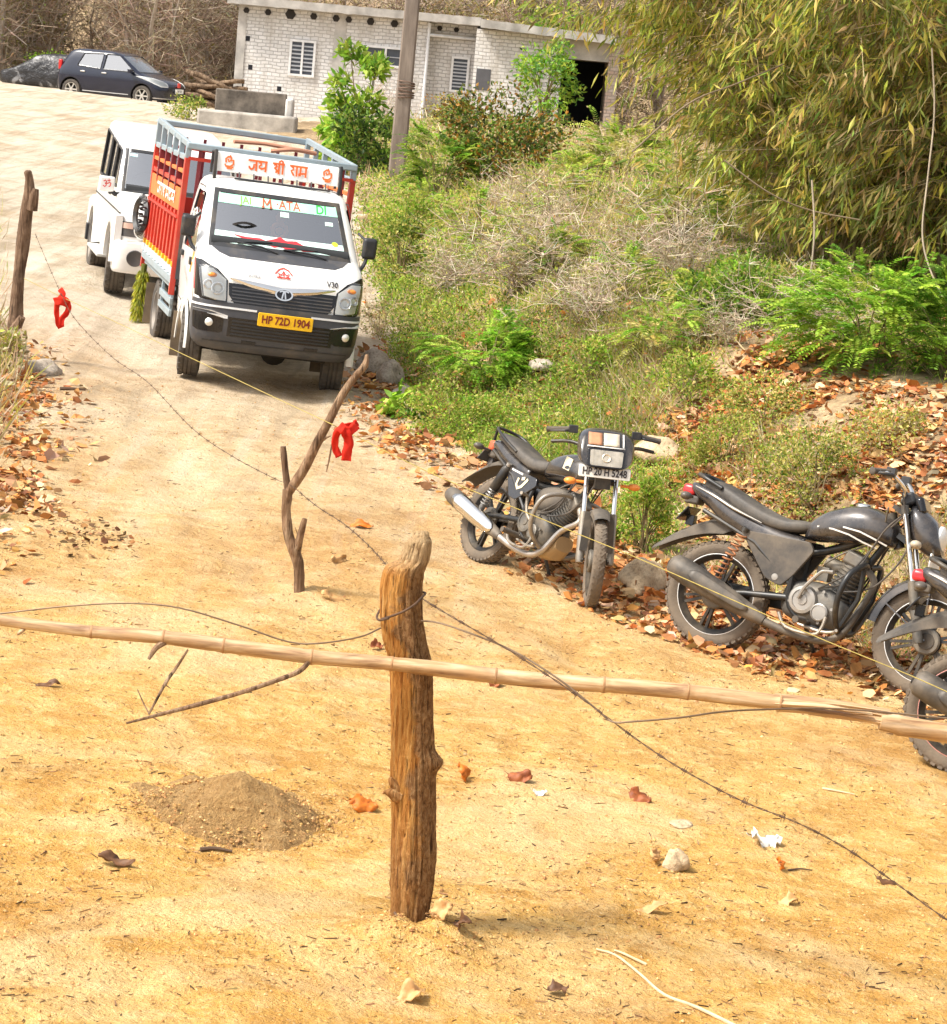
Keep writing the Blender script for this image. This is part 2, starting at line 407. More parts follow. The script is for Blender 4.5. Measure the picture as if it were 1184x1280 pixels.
def soil_material():
    t=NT('dusty_soil'); g=t.new('ShaderNodeNewGeometry').outputs['Position']
    sx=t.new('ShaderNodeSeparateXYZ'); t.link(g,sx.inputs[0])
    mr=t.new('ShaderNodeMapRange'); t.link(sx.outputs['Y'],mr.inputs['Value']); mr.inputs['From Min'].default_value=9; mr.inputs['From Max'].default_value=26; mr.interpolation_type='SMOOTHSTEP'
    big=t.noise(g,.55,4,.6); med=t.noise(g,3.2,6,.65,.3); fine=t.noise(g,22,5,.7); grit=t.noise(g,75,3,.7)
    wide=t.scalevec(g,(1.0,1.25,1)); flake=t.noise(wide,7.5,6,.7,.15)
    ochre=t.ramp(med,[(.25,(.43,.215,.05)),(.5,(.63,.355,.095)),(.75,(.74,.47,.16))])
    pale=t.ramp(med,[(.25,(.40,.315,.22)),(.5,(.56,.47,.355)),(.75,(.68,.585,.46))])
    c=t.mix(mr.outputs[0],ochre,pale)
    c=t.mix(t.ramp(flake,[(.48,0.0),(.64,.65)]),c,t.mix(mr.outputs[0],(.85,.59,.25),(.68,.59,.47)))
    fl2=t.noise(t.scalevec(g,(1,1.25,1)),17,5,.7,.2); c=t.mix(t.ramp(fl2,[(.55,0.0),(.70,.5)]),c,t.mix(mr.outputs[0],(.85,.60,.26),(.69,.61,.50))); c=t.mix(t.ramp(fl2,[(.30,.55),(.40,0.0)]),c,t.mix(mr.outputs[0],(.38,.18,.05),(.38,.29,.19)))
    c=t.mix(t.ramp(big,[(.36,.8),(.52,0.0)]),c,(.80,.70,.58),'MULTIPLY'); c=t.mix(t.ramp(t.noise(g,.8,5,.65,.6),[(.50,0.0),(.64,.55)]),c,t.mix(mr.outputs[0],(.80,.60,.33),(.68,.59,.47)))
    c=t.mix(t.ramp(fine,[(.26,.55),(.40,0.0)]),c,t.mix(mr.outputs[0],(.30,.15,.05),(.26,.2,.14)))
    c=t.mix(t.ramp(grit,[(.60,0.0),(.72,.55)]),c,(.85,.72,.50))
    rut=t.noise(t.scalevec(g,(2.6,.22,1)),1.6,5,.65,.3); c=t.mix(t.math('MULTIPLY',t.ramp(rut,[(.36,.6),(.50,0.0)]),mr.outputs[0]),c,(.33,.26,.18)); c=t.mix(t.math('MULTIPLY',t.ramp(rut,[(.54,0.0),(.66,.5)]),mr.outputs[0]),c,(.72,.64,.53))
    vo=t.new('ShaderNodeTexVoronoi'); vo.inputs['Scale'].default_value=26; vo.inputs['Randomness'].default_value=1; t.link(t.scalevec(g,(1,1.8,1)),vo.inputs['Vector'])
    spk=t.math('MULTIPLY',t.ramp(vo.outputs['Distance'],[(.07,1.0),(.13,0.0)]),t.ramp(t.noise(g,9,3,.6),[(.52,0.0),(.6,1.0)]))
    c=t.mix(spk,c,(.16,.09,.04))
    cr=t.noise(t.scalevec(g,(1,1.5,1)),48,4,.75,.5); reg=t.ramp(t.noise(g,2.3,4,.6),[(.38,.25),(.62,1.0)]); c=t.mix(t.math('MULTIPLY',t.ramp(cr,[(.31,.6),(.40,0.0)]),reg),c,t.mix(mr.outputs[0],(.20,.085,.02),(.24,.17,.10)))  # dark brown flecks put the shadow of fine soil cracks into the colour
    t.link(c,t.p.inputs['Base Color']); t.p.inputs['Roughness'].default_value=.95; t.p.inputs['Specular IOR Level'].default_value=.15
    h=t.math('MULTIPLY',cr,.5); h2=t.math('ADD',t.math('ADD',t.math('MULTIPLY',fine,.9),t.math('MULTIPLY',fl2,1.0)),t.math('ADD',t.math('MULTIPLY',grit,.35),t.math('MULTIPLY',flake,.8)))
    t.bump(t.math('ADD',h,h2),1.0,.034); return t.m
def bank_material():
    t=NT('bank_earth'); g=t.new('ShaderNodeNewGeometry').outputs['Position']
    a=t.noise(g,1.3,5,.65); b=t.noise(g,14,5,.7)
    c=t.ramp(a,[(.3,(.16,.105,.05)),(.5,(.30,.21,.11)),(.7,(.48,.36,.21))])
    c=t.mix(t.ramp(b,[(.4,.6),(.55,0.0)]),c,(.16,.10,.05))
    t.link(c,t.p.inputs['Base Color']); t.p.inputs['Roughness'].default_value=1
    t.bump(b,.8,.03); return t.m
SOIL=soil_material(); BANK=bank_material()
def build_ground():
    xs=_axis(-4.2,4.6,.042,-520,520,1.07); ys=_axis(7.6,9,.036,-40,700,1.0125)
    ys=np.concatenate([ys[ys>=7.6],[]]); s=.06; pre=[7.6]
    while pre[0]>-60: s*=1.25; pre.insert(0,pre[0]-s)
    ys=np.concatenate([np.array(pre[:-1]),ys])
    X,Y=np.meshgrid(xs,ys); Z=terrain(X,Y); nr,nc=X.shape
    v=np.stack([X,Y,Z],-1).reshape(-1,3)
    i=(np.arange(nr-1)[:,None]*nc+np.arange(nc-1)[None,:]).reshape(-1)
    f=np.stack([i,i+1,i+nc+1,i+nc],1)
    cx=v[f].mean(1)
    wob=.22*fbm(cx[:,0]*1.7,cx[:,1]*1.7,3)
    road=(cx[:,0]<x_right(cx[:,1])+.25+wob)&(cx[:,0]>np.where(cx[:,1]<66,x_left(cx[:,1])-9,x_left(cx[:,1])-.1-wob))&(cx[:,1]<80)
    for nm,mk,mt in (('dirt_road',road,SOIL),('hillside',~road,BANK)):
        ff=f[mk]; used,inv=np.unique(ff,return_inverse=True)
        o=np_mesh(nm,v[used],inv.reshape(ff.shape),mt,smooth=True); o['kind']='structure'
build_ground()
# ------------------------------------------------------------------ camera, sun, sky
cam=bpy.data.cameras.new('camera'); co=bpy.data.objects.new('camera',cam); C.objects.link(co)
m=Matrix((CAM_R,CAM_U,-CAM_F)).transposed().to_4x4(); m.translation=CAM_POS; co.matrix_world=m
cam.sensor_fit='VERTICAL'; cam.sensor_height=24; cam.lens=24*F/1280; cam.clip_end=3000; cam.clip_start=.1
S=bpy.context.scene; S.camera=co
SUN_EL,SUN_AZ=R(54),R(-112)                     # azimuth measured from +y towards +x
sun=bpy.data.lights.new('sun','SUN'); so=bpy.data.objects.new('sun',sun); C.objects.link(so)
sd=Vector((math.sin(SUN_AZ)*math.cos(SUN_EL),math.cos(SUN_AZ)*math.cos(SUN_EL),math.sin(SUN_EL)))
so.rotation_euler=(sd).to_track_quat('Z','Y').to_euler(); sun.energy=2.7; sun.angle=R(10); sun.color=(1,.93,.82)
w=bpy.data.worlds.new('World'); S.world=w; w.use_nodes=True; nt=w.node_tree
sk=nt.nodes.new('ShaderNodeTexSky'); sk.sky_type='NISHITA'; sk.sun_disc=False; sk.sun_elevation=SUN_EL; sk.sun_rotation=SUN_AZ
sk.air_density=1.0; sk.dust_density=4.0; sk.ozone_density=.6
hs=nt.nodes.new('ShaderNodeHueSaturation'); hs.inputs['Saturation'].default_value=.28; nt.links.new(sk.outputs[0],hs.inputs['Color'])
bg=nt.nodes['Background']; nt.links.new(hs.outputs[0],bg.inputs[0]); bg.inputs[1].default_value=.135
S.view_settings.view_transform='Standard'; S.view_settings.look='None'; S.view_settings.gamma=1
S.view_settings.exposure=1.0
S.cycles.max_bounces=6; S.cycles.transparent_max_bounces=12
try: S.cycles.use_denoising=True
except Exception: pass
# ------------------------------------------------------------------ posts, pole, wires, ribbons
def wood_material(name, dark, mid, lit, fibre=(16,16,1.6)):
    t=NT(name); c=t.coord(); s=t.scalevec(c,fibre)
    n=t.noise(s,2.2,6,.65,.6); k=t.noise(c,7,4,.6); crack=t.noise(t.scalevec(c,(fibre[0]*2.2,fibre[1]*2.2,fibre[2]*.8)),1.6,3,.6,.4)
    col=t.ramp(n,[(.3,dark),(.48,mid),(.68,lit)])
    col=t.mix(t.ramp(k,[(.35,.6),(.6,0.0)]),col,tuple(q*.45 for q in mid))
    col=t.mix(t.ramp(crack,[(.33,.9),(.42,0.0)]),col,tuple(q*.35 for q in dark))
    t.link(col,t.p.inputs['Base Color']); t.p.inputs['Roughness'].default_value=.85; t.p.inputs['Specular IOR Level'].default_value=.2
    t.bump(t.math('ADD',n,t.math('MULTIPLY',crack,1.4)),.9,.02); return t.m
WOOD=wood_material('weathered_wood',(.11,.045,.014),(.36,.17,.055),(.60,.38,.17))
BARK=wood_material('grey_bark',(.085,.05,.032),(.17,.105,.066),(.30,.20,.13),(9,9,2.5))
STICKBARK=wood_material('stick_bark',(.10,.055,.03),(.24,.145,.085),(.42,.30,.19),(9,9,3))
def silhouette_post(name, rows, y0, material, parent=None, nseg=56, nsub=6, ridge=.07, knots=(), depth=1.0, seed=0):
    """rows: (photo y, left x, right x) outline of an upright log standing on the vertical plane y0"""
    ys=np.array([r[0] for r in rows],float); L=np.array([r[1] for r in rows],float); Rr=np.array([r[2] for r in rows],float)
    mb=MB(); rings=[]; n=int((ys[-1]-ys[0])/3.2)
    for i in range(n+1):
        py=ys[0]+(ys[-1]-ys[0])*i/n; l=np.interp(py,ys,L); r=np.interp(py,ys,Rr)
        a=on_vplane(l,py,y0); b=on_vplane(r,py,y0); c=(a+b)/2; rad=(b-a).length/2; u=(b-a).normalized(); w=Vector((0,1,0))
        ring=[]
        for k in range(nseg):
            th=2*PI*k/nseg; d=Vector((math.cos(th)*2.2,math.sin(th)*2.2,c.z*1.1+seed))
            fib=mnoise.noise(Vector((math.cos(th)*5.5,math.sin(th)*5.5,c.z*1.3+seed)))*ridge+mnoise.noise(Vector((math.cos(th)*13,math.sin(th)*13,c.z*2.2+seed)))*ridge*.55
            q=rad*(1+fib+ridge*.9*mnoise.noise(d)+ridge*.45*mnoise.noise(Vector((math.cos(th)*30,math.sin(th)*30,c.z*3+seed)))+ridge*.25*mnoise.noise(Vector((math.cos(th)*12,math.sin(th)*12,c.z*34))))
            ck=mnoise.noise(Vector((math.cos(th)*7+seed,math.sin(th)*7,c.z*.9)))
            if abs(ck)<.035 and nseg>60: q-=rad*.10*(1-abs(ck)/.035)
            for kz,kt,kr,ka in knots:
                dd=((c.z-kz)/kr)**2+((((th-kt+PI)%(2*PI))-PI)*rad/kr)**2; q+=ka*math.exp(-dd*1.6)
            ring.append(c+u*(q*math.cos(th))-w*(q*depth*math.sin(th)))
        rings.append(ring)
    # rounded top
    c0=sum(rings[0],Vector())/nseg; up=Vector((0,0,1))
    tops=[[c0+(p-c0)*s+up*h+Vector((0,0,.006*mnoise.noise(p*60))) for p in rings[0]] for s,h in ((.35,.022),(.75,.018),(.93,.009))]
    mb.loft(tops+rings,True,True)
    return mb.build(name,material,parent,sharp=0)
Y0=8.58
main_rows=[(671,516,537),(676,508,540),(690,503,539),(700,499,537),(706,484,534),(716,479,530),(735,476,527),(770,476,528),(800,480,533),(825,488,539),(845,490,541),(900,491,541),(932,491,543),(960,490,545),(990,490,545),(1040,490,545),(1065,489,546),(1100,489,543),(1130,489,538),(1155,489,536),(1180,488,537)]
pz=lambda py:on_vplane(515,py,Y0).z
t=NT('split_timber'); c=t.coord(); sd=t.new('ShaderNodeAttribute',attribute_name='side').outputs['Fac']; hg=t.new('ShaderNodeAttribute',attribute_name='level').outputs['Fac']
fib=t.noise(t.scalevec(c,(26,26,2.0)),2.0,7,.7,.5); fib2=t.noise(t.scalevec(c,(60,60,3.0)),2.0,4,.6,.3); blot=t.noise(c,9,5,.65,.4); sc=t.noise(t.scalevec(c,(30,30,16)),2.2,6,.75,.8)
inner=t.ramp(fib,[(.30,(.14,.045,.010)),(.42,(.46,.18,.035)),(.57,(.64,.32,.085)),(.75,(.74,.49,.21))]); bark=t.ramp(sc,[(.30,(.085,.038,.014)),(.47,(.29,.145,.055)),(.64,(.49,.30,.14)),(.8,(.66,.47,.27))])
mk=t.math('ADD',sd,t.math('MULTIPLY',t.math('SUBTRACT',blot,.5),1.5)); col=t.mix(t.ramp(mk,[(.42,0.0),(.62,1.0)]),inner,bark)
tan=t.ramp(sc,[(.3,(.36,.22,.10)),(.5,(.56,.38,.20)),(.7,(.68,.50,.29))]); col=t.mix(t.ramp(hg,[(.895,0.0),(.94,1.0)]),col,tan)
col=t.mix(t.math('MULTIPLY',t.ramp(hg,[(.20,1.0),(.36,0.0)]),.55),col,bark)
col=t.mix(t.ramp(fib2,[(.34,.85),(.43,0.0)]),col,(.07,.028,.010))
t.link(col,t.p.inputs['Base Color']); t.p.inputs['Roughness'].default_value=.85; t.p.inputs['Specular IOR Level'].default_value=.2
t.bump(t.math('ADD',t.math('ADD',fib,t.math('MULTIPLY',fib2,.8)),t.math('MULTIPLY',sc,.8)),1.0,.022); TIMBER=t.m
post=silhouette_post('fence_post',main_rows,Y0,TIMBER,knots=[(pz(950),.30,.042,.034),(pz(1042),4.2,.026,.012),(pz(1042),4.2,.012,-.016),(pz(755),4.25,.055,-.034),(pz(792),4.5,.035,-.022),(pz(728),4.0,.04,.012),(pz(852),4.6,.03,-.014),(pz(745),5.1,.10,.010),(pz(1105),3.4,.02,.007),(pz(985),2.9,.03,.008)],ridge=.10,seed=3,nseg=112)
at=post.data.attributes.new('side','FLOAT','POINT'); al=post.data.attributes.new('level','FLOAT','POINT'); zs=[v.co.z for v in post.data.vertices]; z0_,z1_=min(zs),max(zs)
at.data.foreach_set('value',[.5+.5*math.cos(2*PI*(i%112)/112) for i in range(len(zs))]); al.data.foreach_set('value',[(z-z0_)/(z1_-z0_) for z in zs])
tag(post,'thick weathered timber post with knots standing upright in front of the bamboo pole crossing','fence post','fence posts along the wire')
mb=MB(); mb.tube([on_vplane(497,994,Y0-.05),on_vplane(488,991,Y0-.07),on_vplane(479,990,Y0-.08)],[.03,.018,.004],9,interp=3); mb.build('branch_stub',WOOD,post)
mb=MB(); mb.tube([on_vplane(497,985,Y0-.05),on_vplane(490,977,Y0-.06),on_vplane(488,972,Y0-.06)],[.022,.014,.008],9,interp=3); mb.build('branch_stub',WOOD,post)
mb=MB(); mb.tube([on_vplane(493,1140,Y0-.08),on_vplane(500,1152,Y0-.10),on_vplane(508,1168,Y0-.13)],[.005,.006,.004],6); mb.build('splinter',BARK,post)
lrows=[(216,30,40),(224,32,42),(240,30,44),(262,26,41),(300,21,37),(340,17,31),(372,13,29),(396,11,29),(404,10,28),(420,9,22),(450,6,19),(462,5,18)]
YL=20.66
lpost=silhouette_post('fence_post',lrows,YL,BARK,nseg=24,ridge=.14,seed=9)
tag(lpost,'rough dark bark post leaning beside the grassy verge at the lane edge','fence post','fence posts along the wire')
mb=MB()
mb.tube([on_vplane(40,262,YL-.04),on_vplane(43,245,YL-.06),on_vplane(45,236,YL-.06)],[.05,.04,.026],8,interp=3)
mb.build('branch_stub',BARK,lpost); mb=MB()
mb.tube([on_vplane(14,420,YL-.05),on_vplane(21,408,YL-.1),on_vplane(28,396,YL-.12)],[.05,.045,.03],8,interp=3)
mb.build('branch_stub',BARK,lpost)
# the forked stick
YF=13.48
fk=thing('forked_stick','slim bare forked stick planted in the lane, its long arm holding a red ribbon line','stick',on_vplane(374,748,YF),0,'fence posts along the wire')
inv=fk.location.copy()
def vp(px,py,y0): return on_vplane(px,py,y0)-inv
mb=MB(); mb.tube([vp(374,752,YF),vp(374,730,YF),vp(373,705,YF),vp(368,688,YF),vp(361,670,YF),vp(358,640,YF),vp(360,612,YF)],[.032,.031,.031,.034,.031,.027,.03],14,interp=5)
for i,p in enumerate(mb.v): mb.v[i]=p+Vector((1,1,0))*.005*mnoise.noise(p*22)
mb.build('trunk',STICKBARK,fk)
mb=MB(); mb.tube([vp(360,612,YF),vp(357,590,YF),vp(355,570,YF),vp(354,558,YF)],[.022,.019,.019,.016],10,interp=4); mb.build('branch',BARK,fk)
mb=MB(); mb.tube([vp(360,616,YF),vp(378,590,YF-.02),vp(396,555,YF-.03),vp(412,525,YF-.05),vp(428,494,YF-.05),vp(443,472,YF-.05),vp(456,457,YF-.05),vp(459,443,YF-.05)],[.028,.030,.027,.025,.024,.021,.02,.008],12,interp=5)
for i,p in enumerate(mb.v): mb.v[i]=p+Vector((1,.3,1))*.006*mnoise.noise(p*16)
mb.build('branch',STICKBARK,fk)
mb=MB(); mb.tube([vp(371,690,YF),vp(375,672,YF-.02),vp(379,656,YF-.03),vp(381,648,YF-.03)],[.025,.021,.018,.014],10,interp=4); mb.build('branch',STICKBARK,fk)
mb=MB(); mb.tube([vp(401,552,YF-.03),vp(408,547,YF-.06),vp(413,545,YF-.08)],[.010,.007,.004],6)
mb.tube([vp(416,550,YF-.08),vp(412,572,YF-.08),vp(408,590,YF-.08)],[.005,.006,.004],6); mb.tube([vp(419,538,YF-.08),vp(416,550,YF-.08)],.005,6); mb.tube([vp(411,580,YF-.08),vp(407,582,YF-.09)],.003,5)
mb.build('twig',STICKBARK,fk); mb=MB(); mb.tube([vp(376,680,YF),vp(372,668,YF-.02),vp(369,659,YF-.02)],[.004,.003,.002],5)
mb.build('twig',STICKBARK,fk)
# ---- bamboo pole lying across
t=NT('dry_bamboo'); c=t.coord(); n1=t.noise(t.scalevec(c,(1.2,14,14)),3,5,.6,.3); n2=t.noise(c,5,4,.6)
k=t.ramp(n1,[(.32,(.20,.10,.045)),(.5,(.44,.28,.14)),(.68,(.64,.47,.29))]); k=t.mix(t.ramp(n2,[(.5,0.0),(.7,.45)]),k,(.46,.25,.10))
t.link(k,t.p.inputs['Base Color']); t.p.inputs['Roughness'].default_value=.5; t.bump(n1,.3,.01); BAMBOO=t.m
YB=8.452
bc=[(-40,768),(0,774),(115,789),(205,797),(280,808),(390,822),(490,829),(540,834),(620,844),(700,853),(760,857),(860,866),(915,872),(975,878)]
bt=[13,14,15,17,18,18,17,19,19,19,19,19,19,19]
bl=thing('bamboo_pole','long dry bamboo pole laid across the timber post, its far end splintered','bamboo pole',on_vplane(490,829,YB))
inv=bl.location.copy()
nodes=[115,205,280,390,488,620,755,858,975]
pts=[];rad=[]
for x in np.arange(-40,976,5.0):
    y=np.interp(x,[a for a,b in bc],[b for a,b in bc]); th=np.interp(x,[a for a,b in bc],bt)
    d=min(abs(x-nx) for nx in nodes); y+=1.2*math.sin(x*.012+1); sw=1+.07*math.exp(-(d/4.5)**2)-.05*math.exp(-((d-8)/4)**2)
    pts.append(vp(x,y,YB)); rad.append(th/2/336*sw)
mb=MB(); mb.tube(pts,rad,18); culm=mb.build('culm',BAMBOO,bl,sharp=60)
NODEM=mat('bamboo_node',(.36,.2,.09),.7,bump=.3)
for nx in nodes:
    mb=MB(); i=min(range(len(pts)),key=lambda q:abs(np.arange(-40,976,5.0)[q]-nx)); a=pts[i]; dd=(pts[min(i+1,len(pts)-1)]-pts[i-1]).normalized()
    mb.lathe([(rad[i]*.97,-.005),(rad[i]*1.03,-.0015),(rad[i]*1.03,.0015),(rad[i]*.97,.005)],a,dd,18); mb.build('node_ring',NODEM,bl)
mb=MB()     # splinters at the break
def sliver(p, w0, w1, dy0, dy1, rotv=0):
    q=[];n=len(p)
    for i,(x,y) in enumerate(p):
        f=i/(n-1); hw=(w0*(1-f)+w1*f)/2/336; c=vp(x,y,YB+dy0+(dy1-dy0)*f); q.append([c+Vector((0,-.012,hw*.6)),c+Vector((0,-.02,0)),c+Vector((0,-.012,-hw)),c+Vector((0,.008,-hw*.8)),c+Vector((0,.012,hw*.8)),c+Vector((0,.004,hw))])
    mb.loft(q,True,True)
sliver([(968,873),(1010,876),(1050,879),(1085,884),(1112,888)],13,2,0,.01)
sliver([(968,878),(1000,880),(1030,882),(1062,888),(1090,892)],9,1.5,-.01,-.03)
sliver([(970,885),(1010,888),(1046,892),(1080,898),(1116,905)],7,6,.0,.0)
sliver([(1010,890),(1050,894),(1085,897),(1116,902)],5,14,.005,.0)
sliver([(1030,889),(1062,891),(1090,890),(1118,896)],2,7,.015,.006)
mb.build('splinter',BAMBOO,bl)
mb=MB(); pts2=[vp(x,y,YB) for x,y in ((1100,902),(1120,905),(1124,907),(1150,911),(1184,917),(1240,928))]
mb.tube(pts2,[.03,.037,.038,.036,.036,.036],18); mb.build('culm',BAMBOO,bl,sharp=60)
mb=MB(); mb.tube([vp(30,786,YB),vp(26,790,YB-.02),vp(22,793,YB-.03)],[.008,.008,.005],8); mb.build('branch_stub',BAMBOO,bl); mb=MB(); mb.tube([vp(206,803,YB-.01),vp(196,809,YB-.03),vp(190,817,YB-.04),vp(186,824,YB-.05)],[.012,.011,.009,.006],8,interp=3); mb.build('branch_stub',STICKBARK,bl)
mb=MB(); mb.tube([vp(386,828,YB-.02),vp(374,839,YB-.04),vp(350,849,YB-.06),vp(300,866,YB-.10),vp(250,880,YB-.14),vp(200,893,YB-.18),vp(158,904,YB-.2)],[.009,.010,.009,.0085,.009,.007,.004],8,interp=5); mb.build('branch',STICKBARK,bl)
mb=MB(); mb.tube([vp(235,812,YB-.02),vp(222,832,YB-.03),vp(208,852,YB-.08),vp(196,874,YB-.14),vp(186,893,YB-.17)],[.004,.006,.007,.005,.004],7,interp=4)
mb.tube([vp(172,862,YB-.1),vp(179,878,YB-.14),vp(187,893,YB-.17)],[.002,.003,.003],6); mb.tube([vp(207,856,YB-.09),vp(214,861,YB-.09)],[.003,.001],5); mb.tube([vp(190,896,YB-.17),vp(200,902,YB-.18)],[.003,.001],5)
mb.build('branch',STICKBARK,bl)
# ---- wires and rope
RUST=mat('rusty_wire',(.11,.065,.04),.75,.5,.3,30); WIRE=mat('old_steel_wire',(.20,.14,.09),.6,.6,.2,20); ROPE=mat('yellow_twine',(.36,.28,.07),.8,0,.15,40)
def p3(px,py,y): return on_vplane(px,py,y)
ROPEPTS=[p3(*q) for q in ((30,348,20.55),(77,371,19.7),(150,405,18),(221,439,16.7),(346,498,14.4),(408,527,13.40),(432,539,13.3),(540,592,12.95),(637,632,12.7),(729,670,12.5),(805,701,12.3),(925,754,11.9),(1030,800,11.6),(1135,843,11.35),(1200,872,11.2))]
mb=MB(); mb.tube(ROPEPTS,.0026,6,interp=5); tag(mb.build('twine',ROPE),'thin yellow twine stretched across the lane in front of truck and motorcycles','rope')
BW=[p3(*q) for q in ((44,292,20.55),(60,330,20.1),(77,368,19.6),(95,400,19.0),(140,446,17.8),(185,478,16.8),(240,535,15.6),(290,570,14.6),(345,599,13.65),(363,606,13.43),(395,632,12.6),(430,655,11.9),(462,683,11.0),(492,716,9.6),(520,742,8.72),(529,749,8.5))]
BW2=[p3(*q) for q in ((529,749,8.49),(560,768,8.42),(640,815,8.3),(720,868,8.2),(770,905,8.12),(800,927,8.08),(850,960,8.0),(925,1000,7.9),(1000,1030,7.8),(1060,1062,7.75),(1110,1097,7.7),(1184,1150,7.6),(1260,1200,7.5))]
def barbed(pts, th, every=9, bl_=.017):
    mb=MB(); P=catmull(pts,40); acc=0
    L=[];last=P[0]; s=[0]
    for a,b in zip(P,P[1:]): s.append(s[-1]+(b-a).length)
    N=int(s[-1]/.014); xs=np.array([[q.x,q.y,q.z] for q in P]); Q=np.stack([np.interp(np.linspace(0,s[-1],N),s,xs[:,k]) for k in range(3)],1); Q=[Vector(q) for q in Q]
    for ph in (0,PI):
        pp=[]
        for i,q in enumerate(Q):
            a=i*.014*55+ph; pp.append(q+Vector((math.sin(a)*.3,math.cos(a)*.5,math.sin(a)))*th*.8)
        mb.tube(pp,th*.62,5)
    i=4
    while i<len(Q)-3:
        q=Q[i]; d=(Q[i+1]-Q[i-1]).normalized()
        for k in range(3):
            u=Vector(rng.normal(size=3)); u=(u-d*u.dot(d)).normalized(); o=d*.008*(k-1)
            mb.tube([q+o-u*bl_,q+o+u*bl_],[th*.45,th*.45],4)
        mb.lathe([(0,-.011),(th*1.7,-.010),(th*1.7,.010),(0,.011)],q,d,6)
        i+=int(every*rng.uniform(.8,1.25))
    return mb
m1=barbed(BW,.0022,15,.013); m2=barbed(BW2,.0026); m1.add(m2.v,m2.f)
loop=MB(); loop.tube([on_vplane(477,774,8.50),on_vplane(490,770,8.455),on_vplane(505,764,8.445),on_vplane(518,756,8.47),on_vplane(528,746,8.52),on_vplane(531,741,8.60),on_vplane(515,740,8.69),on_vplane(485,752,8.68),on_vplane(472,768,8.6),on_vplane(474,775,8.52),on_vplane(486,773,8.455)],.0045,8,interp=6)
m1.add(loop.v,loop.f)
tag(m1.build('barbed_wire',RUST),'rusty barbed wire sagging from post to post and looped round the timber post','wire')
mb=MB(); mb.tube([p3(*q) for q in ((476,785,8.52),(450,796,8.45),(400,804,8.4),(360,802,8.4),(300,782,8.4),(225,760,8.4),(160,754,8.42),(80,758,8.45),(0,767,8.5),(-40,770,8.5))],.0032,7,interp=6)
tag(mb.build('plain_wire',WIRE),'thin smooth wire curving above the bamboo pole to one side of the timber post','wire','smooth wires tied to the timber post')
mb=MB(); mb.tube([p3(*q) for q in ((527,776,8.52),(545,778,8.45),(575,787,8.4),(640,813,8.33),(700,850,8.25),(745,886,8.2),(765,902,8.12),(790,902,8.1),(850,897,8.12),(900,890,8.2),(950,887,8.3),(1050,886,8.4),(1184,898,8.4),(1240,904,8.4))],.0036,7,interp=6)
tag(mb.build('plain_wire',WIRE),'thin smooth wire joining the barbed wire and running past the splintered pole end','wire','smooth wires tied to the timber post')
# ---- red ribbons
t=NT('red_cloth'); c=t.coord(); t.link(t.ramp(t.noise(c,14,4),[(.3,(.58,.03,.02)),(.7,(.80,.07,.04))]),t.p.inputs['Base Color']); t.p.inputs['Roughness'].default_value=.95; t.p.inputs['Specular IOR Level'].default_value=.1; t.bump(t.noise(c,60,3),.4,.006)
tr=t.new('ShaderNodeBsdfTranslucent'); tr.inputs['Color'].default_value=(.9,.04,.03,1); ms=t.new('ShaderNodeMixShader'); ms.inputs[0].default_value=.35; t.link(t.p.outputs[0],ms.inputs[1]); t.link(tr.outputs[0],ms.inputs[2]); t.link(ms.outputs[0],t.out.inputs['Surface']); RED=t.m
def strip(mb, pts, w, y, tw=0.0):
    P=[on_vplane(px,py,y+dy) for px,py,dy in pts]; P=catmull(P,5); n=len(P); rows=[]
    for i,p in enumerate(P):
        d=(P[min(i+1,n-1)]-P[max(i-1,0)]).normalized(); s=d.cross(Vector((0,1,0))).normalized(); a=tw*i/n+.22*math.sin(i*.5); s=(s*math.cos(a)+Vector((0,1,0))*math.sin(a))
        ww=w*(1+.06*math.sin(i*1.3)); rows.append([p+s*ww*q+Vector((0,.006*math.sin(q*7+i*.35),0)) for q in (-.5,-.25,0,.25,.5)])
    mb.grid(rows)
def ribbon(mb,label):
    o=mb.build('ribbon',RED,sharp=0); sm=o.modifiers.new('thick','SOLIDIFY'); sm.thickness=.002; return tag(o,label,'ribbon','red ribbons tied on the line')
mb=MB(); y=13.25
strip(mb,[(447,528,0),(440,532,-.02),(430,534,-.03),(422,540,-.02),(419,552,0),(420,562,.01),(424,571,.01)],.04,y)
strip(mb,[(424,532,-.04),(432,540,-.06),(436,552,-.05),(434,564,-.05),(433,576,-.05)],.055,y)
strip(mb,[(446,531,0),(436,540,-.03),(428,537,-.05)],.05,y-.02); mb.sph(on_vplane(430,537,y-.05),(.018,.012,.016),10,8)
ribbon(mb,'bright red cloth ribbon knotted to the twine beside the forked stick')
mb=MB(); y=19.65
strip(mb,[(75,361,0),(79,367,-.02),(76,372,-.03),(72,379,-.03),(71,390,-.02),(73,404,0),(76,410,.02)],.045,y)
strip(mb,[(76,372,-.05),(83,375,-.07),(86,383,-.06),(83,392,-.06),(78,398,-.05),(77,408,-.05)],.045,y)
strip(mb,[(68,378,-.04),(76,376,-.06),(85,380,-.05)],.07,y-.02)
ribbon(mb,'small red cloth ribbon hanging on the wire near the bark post')
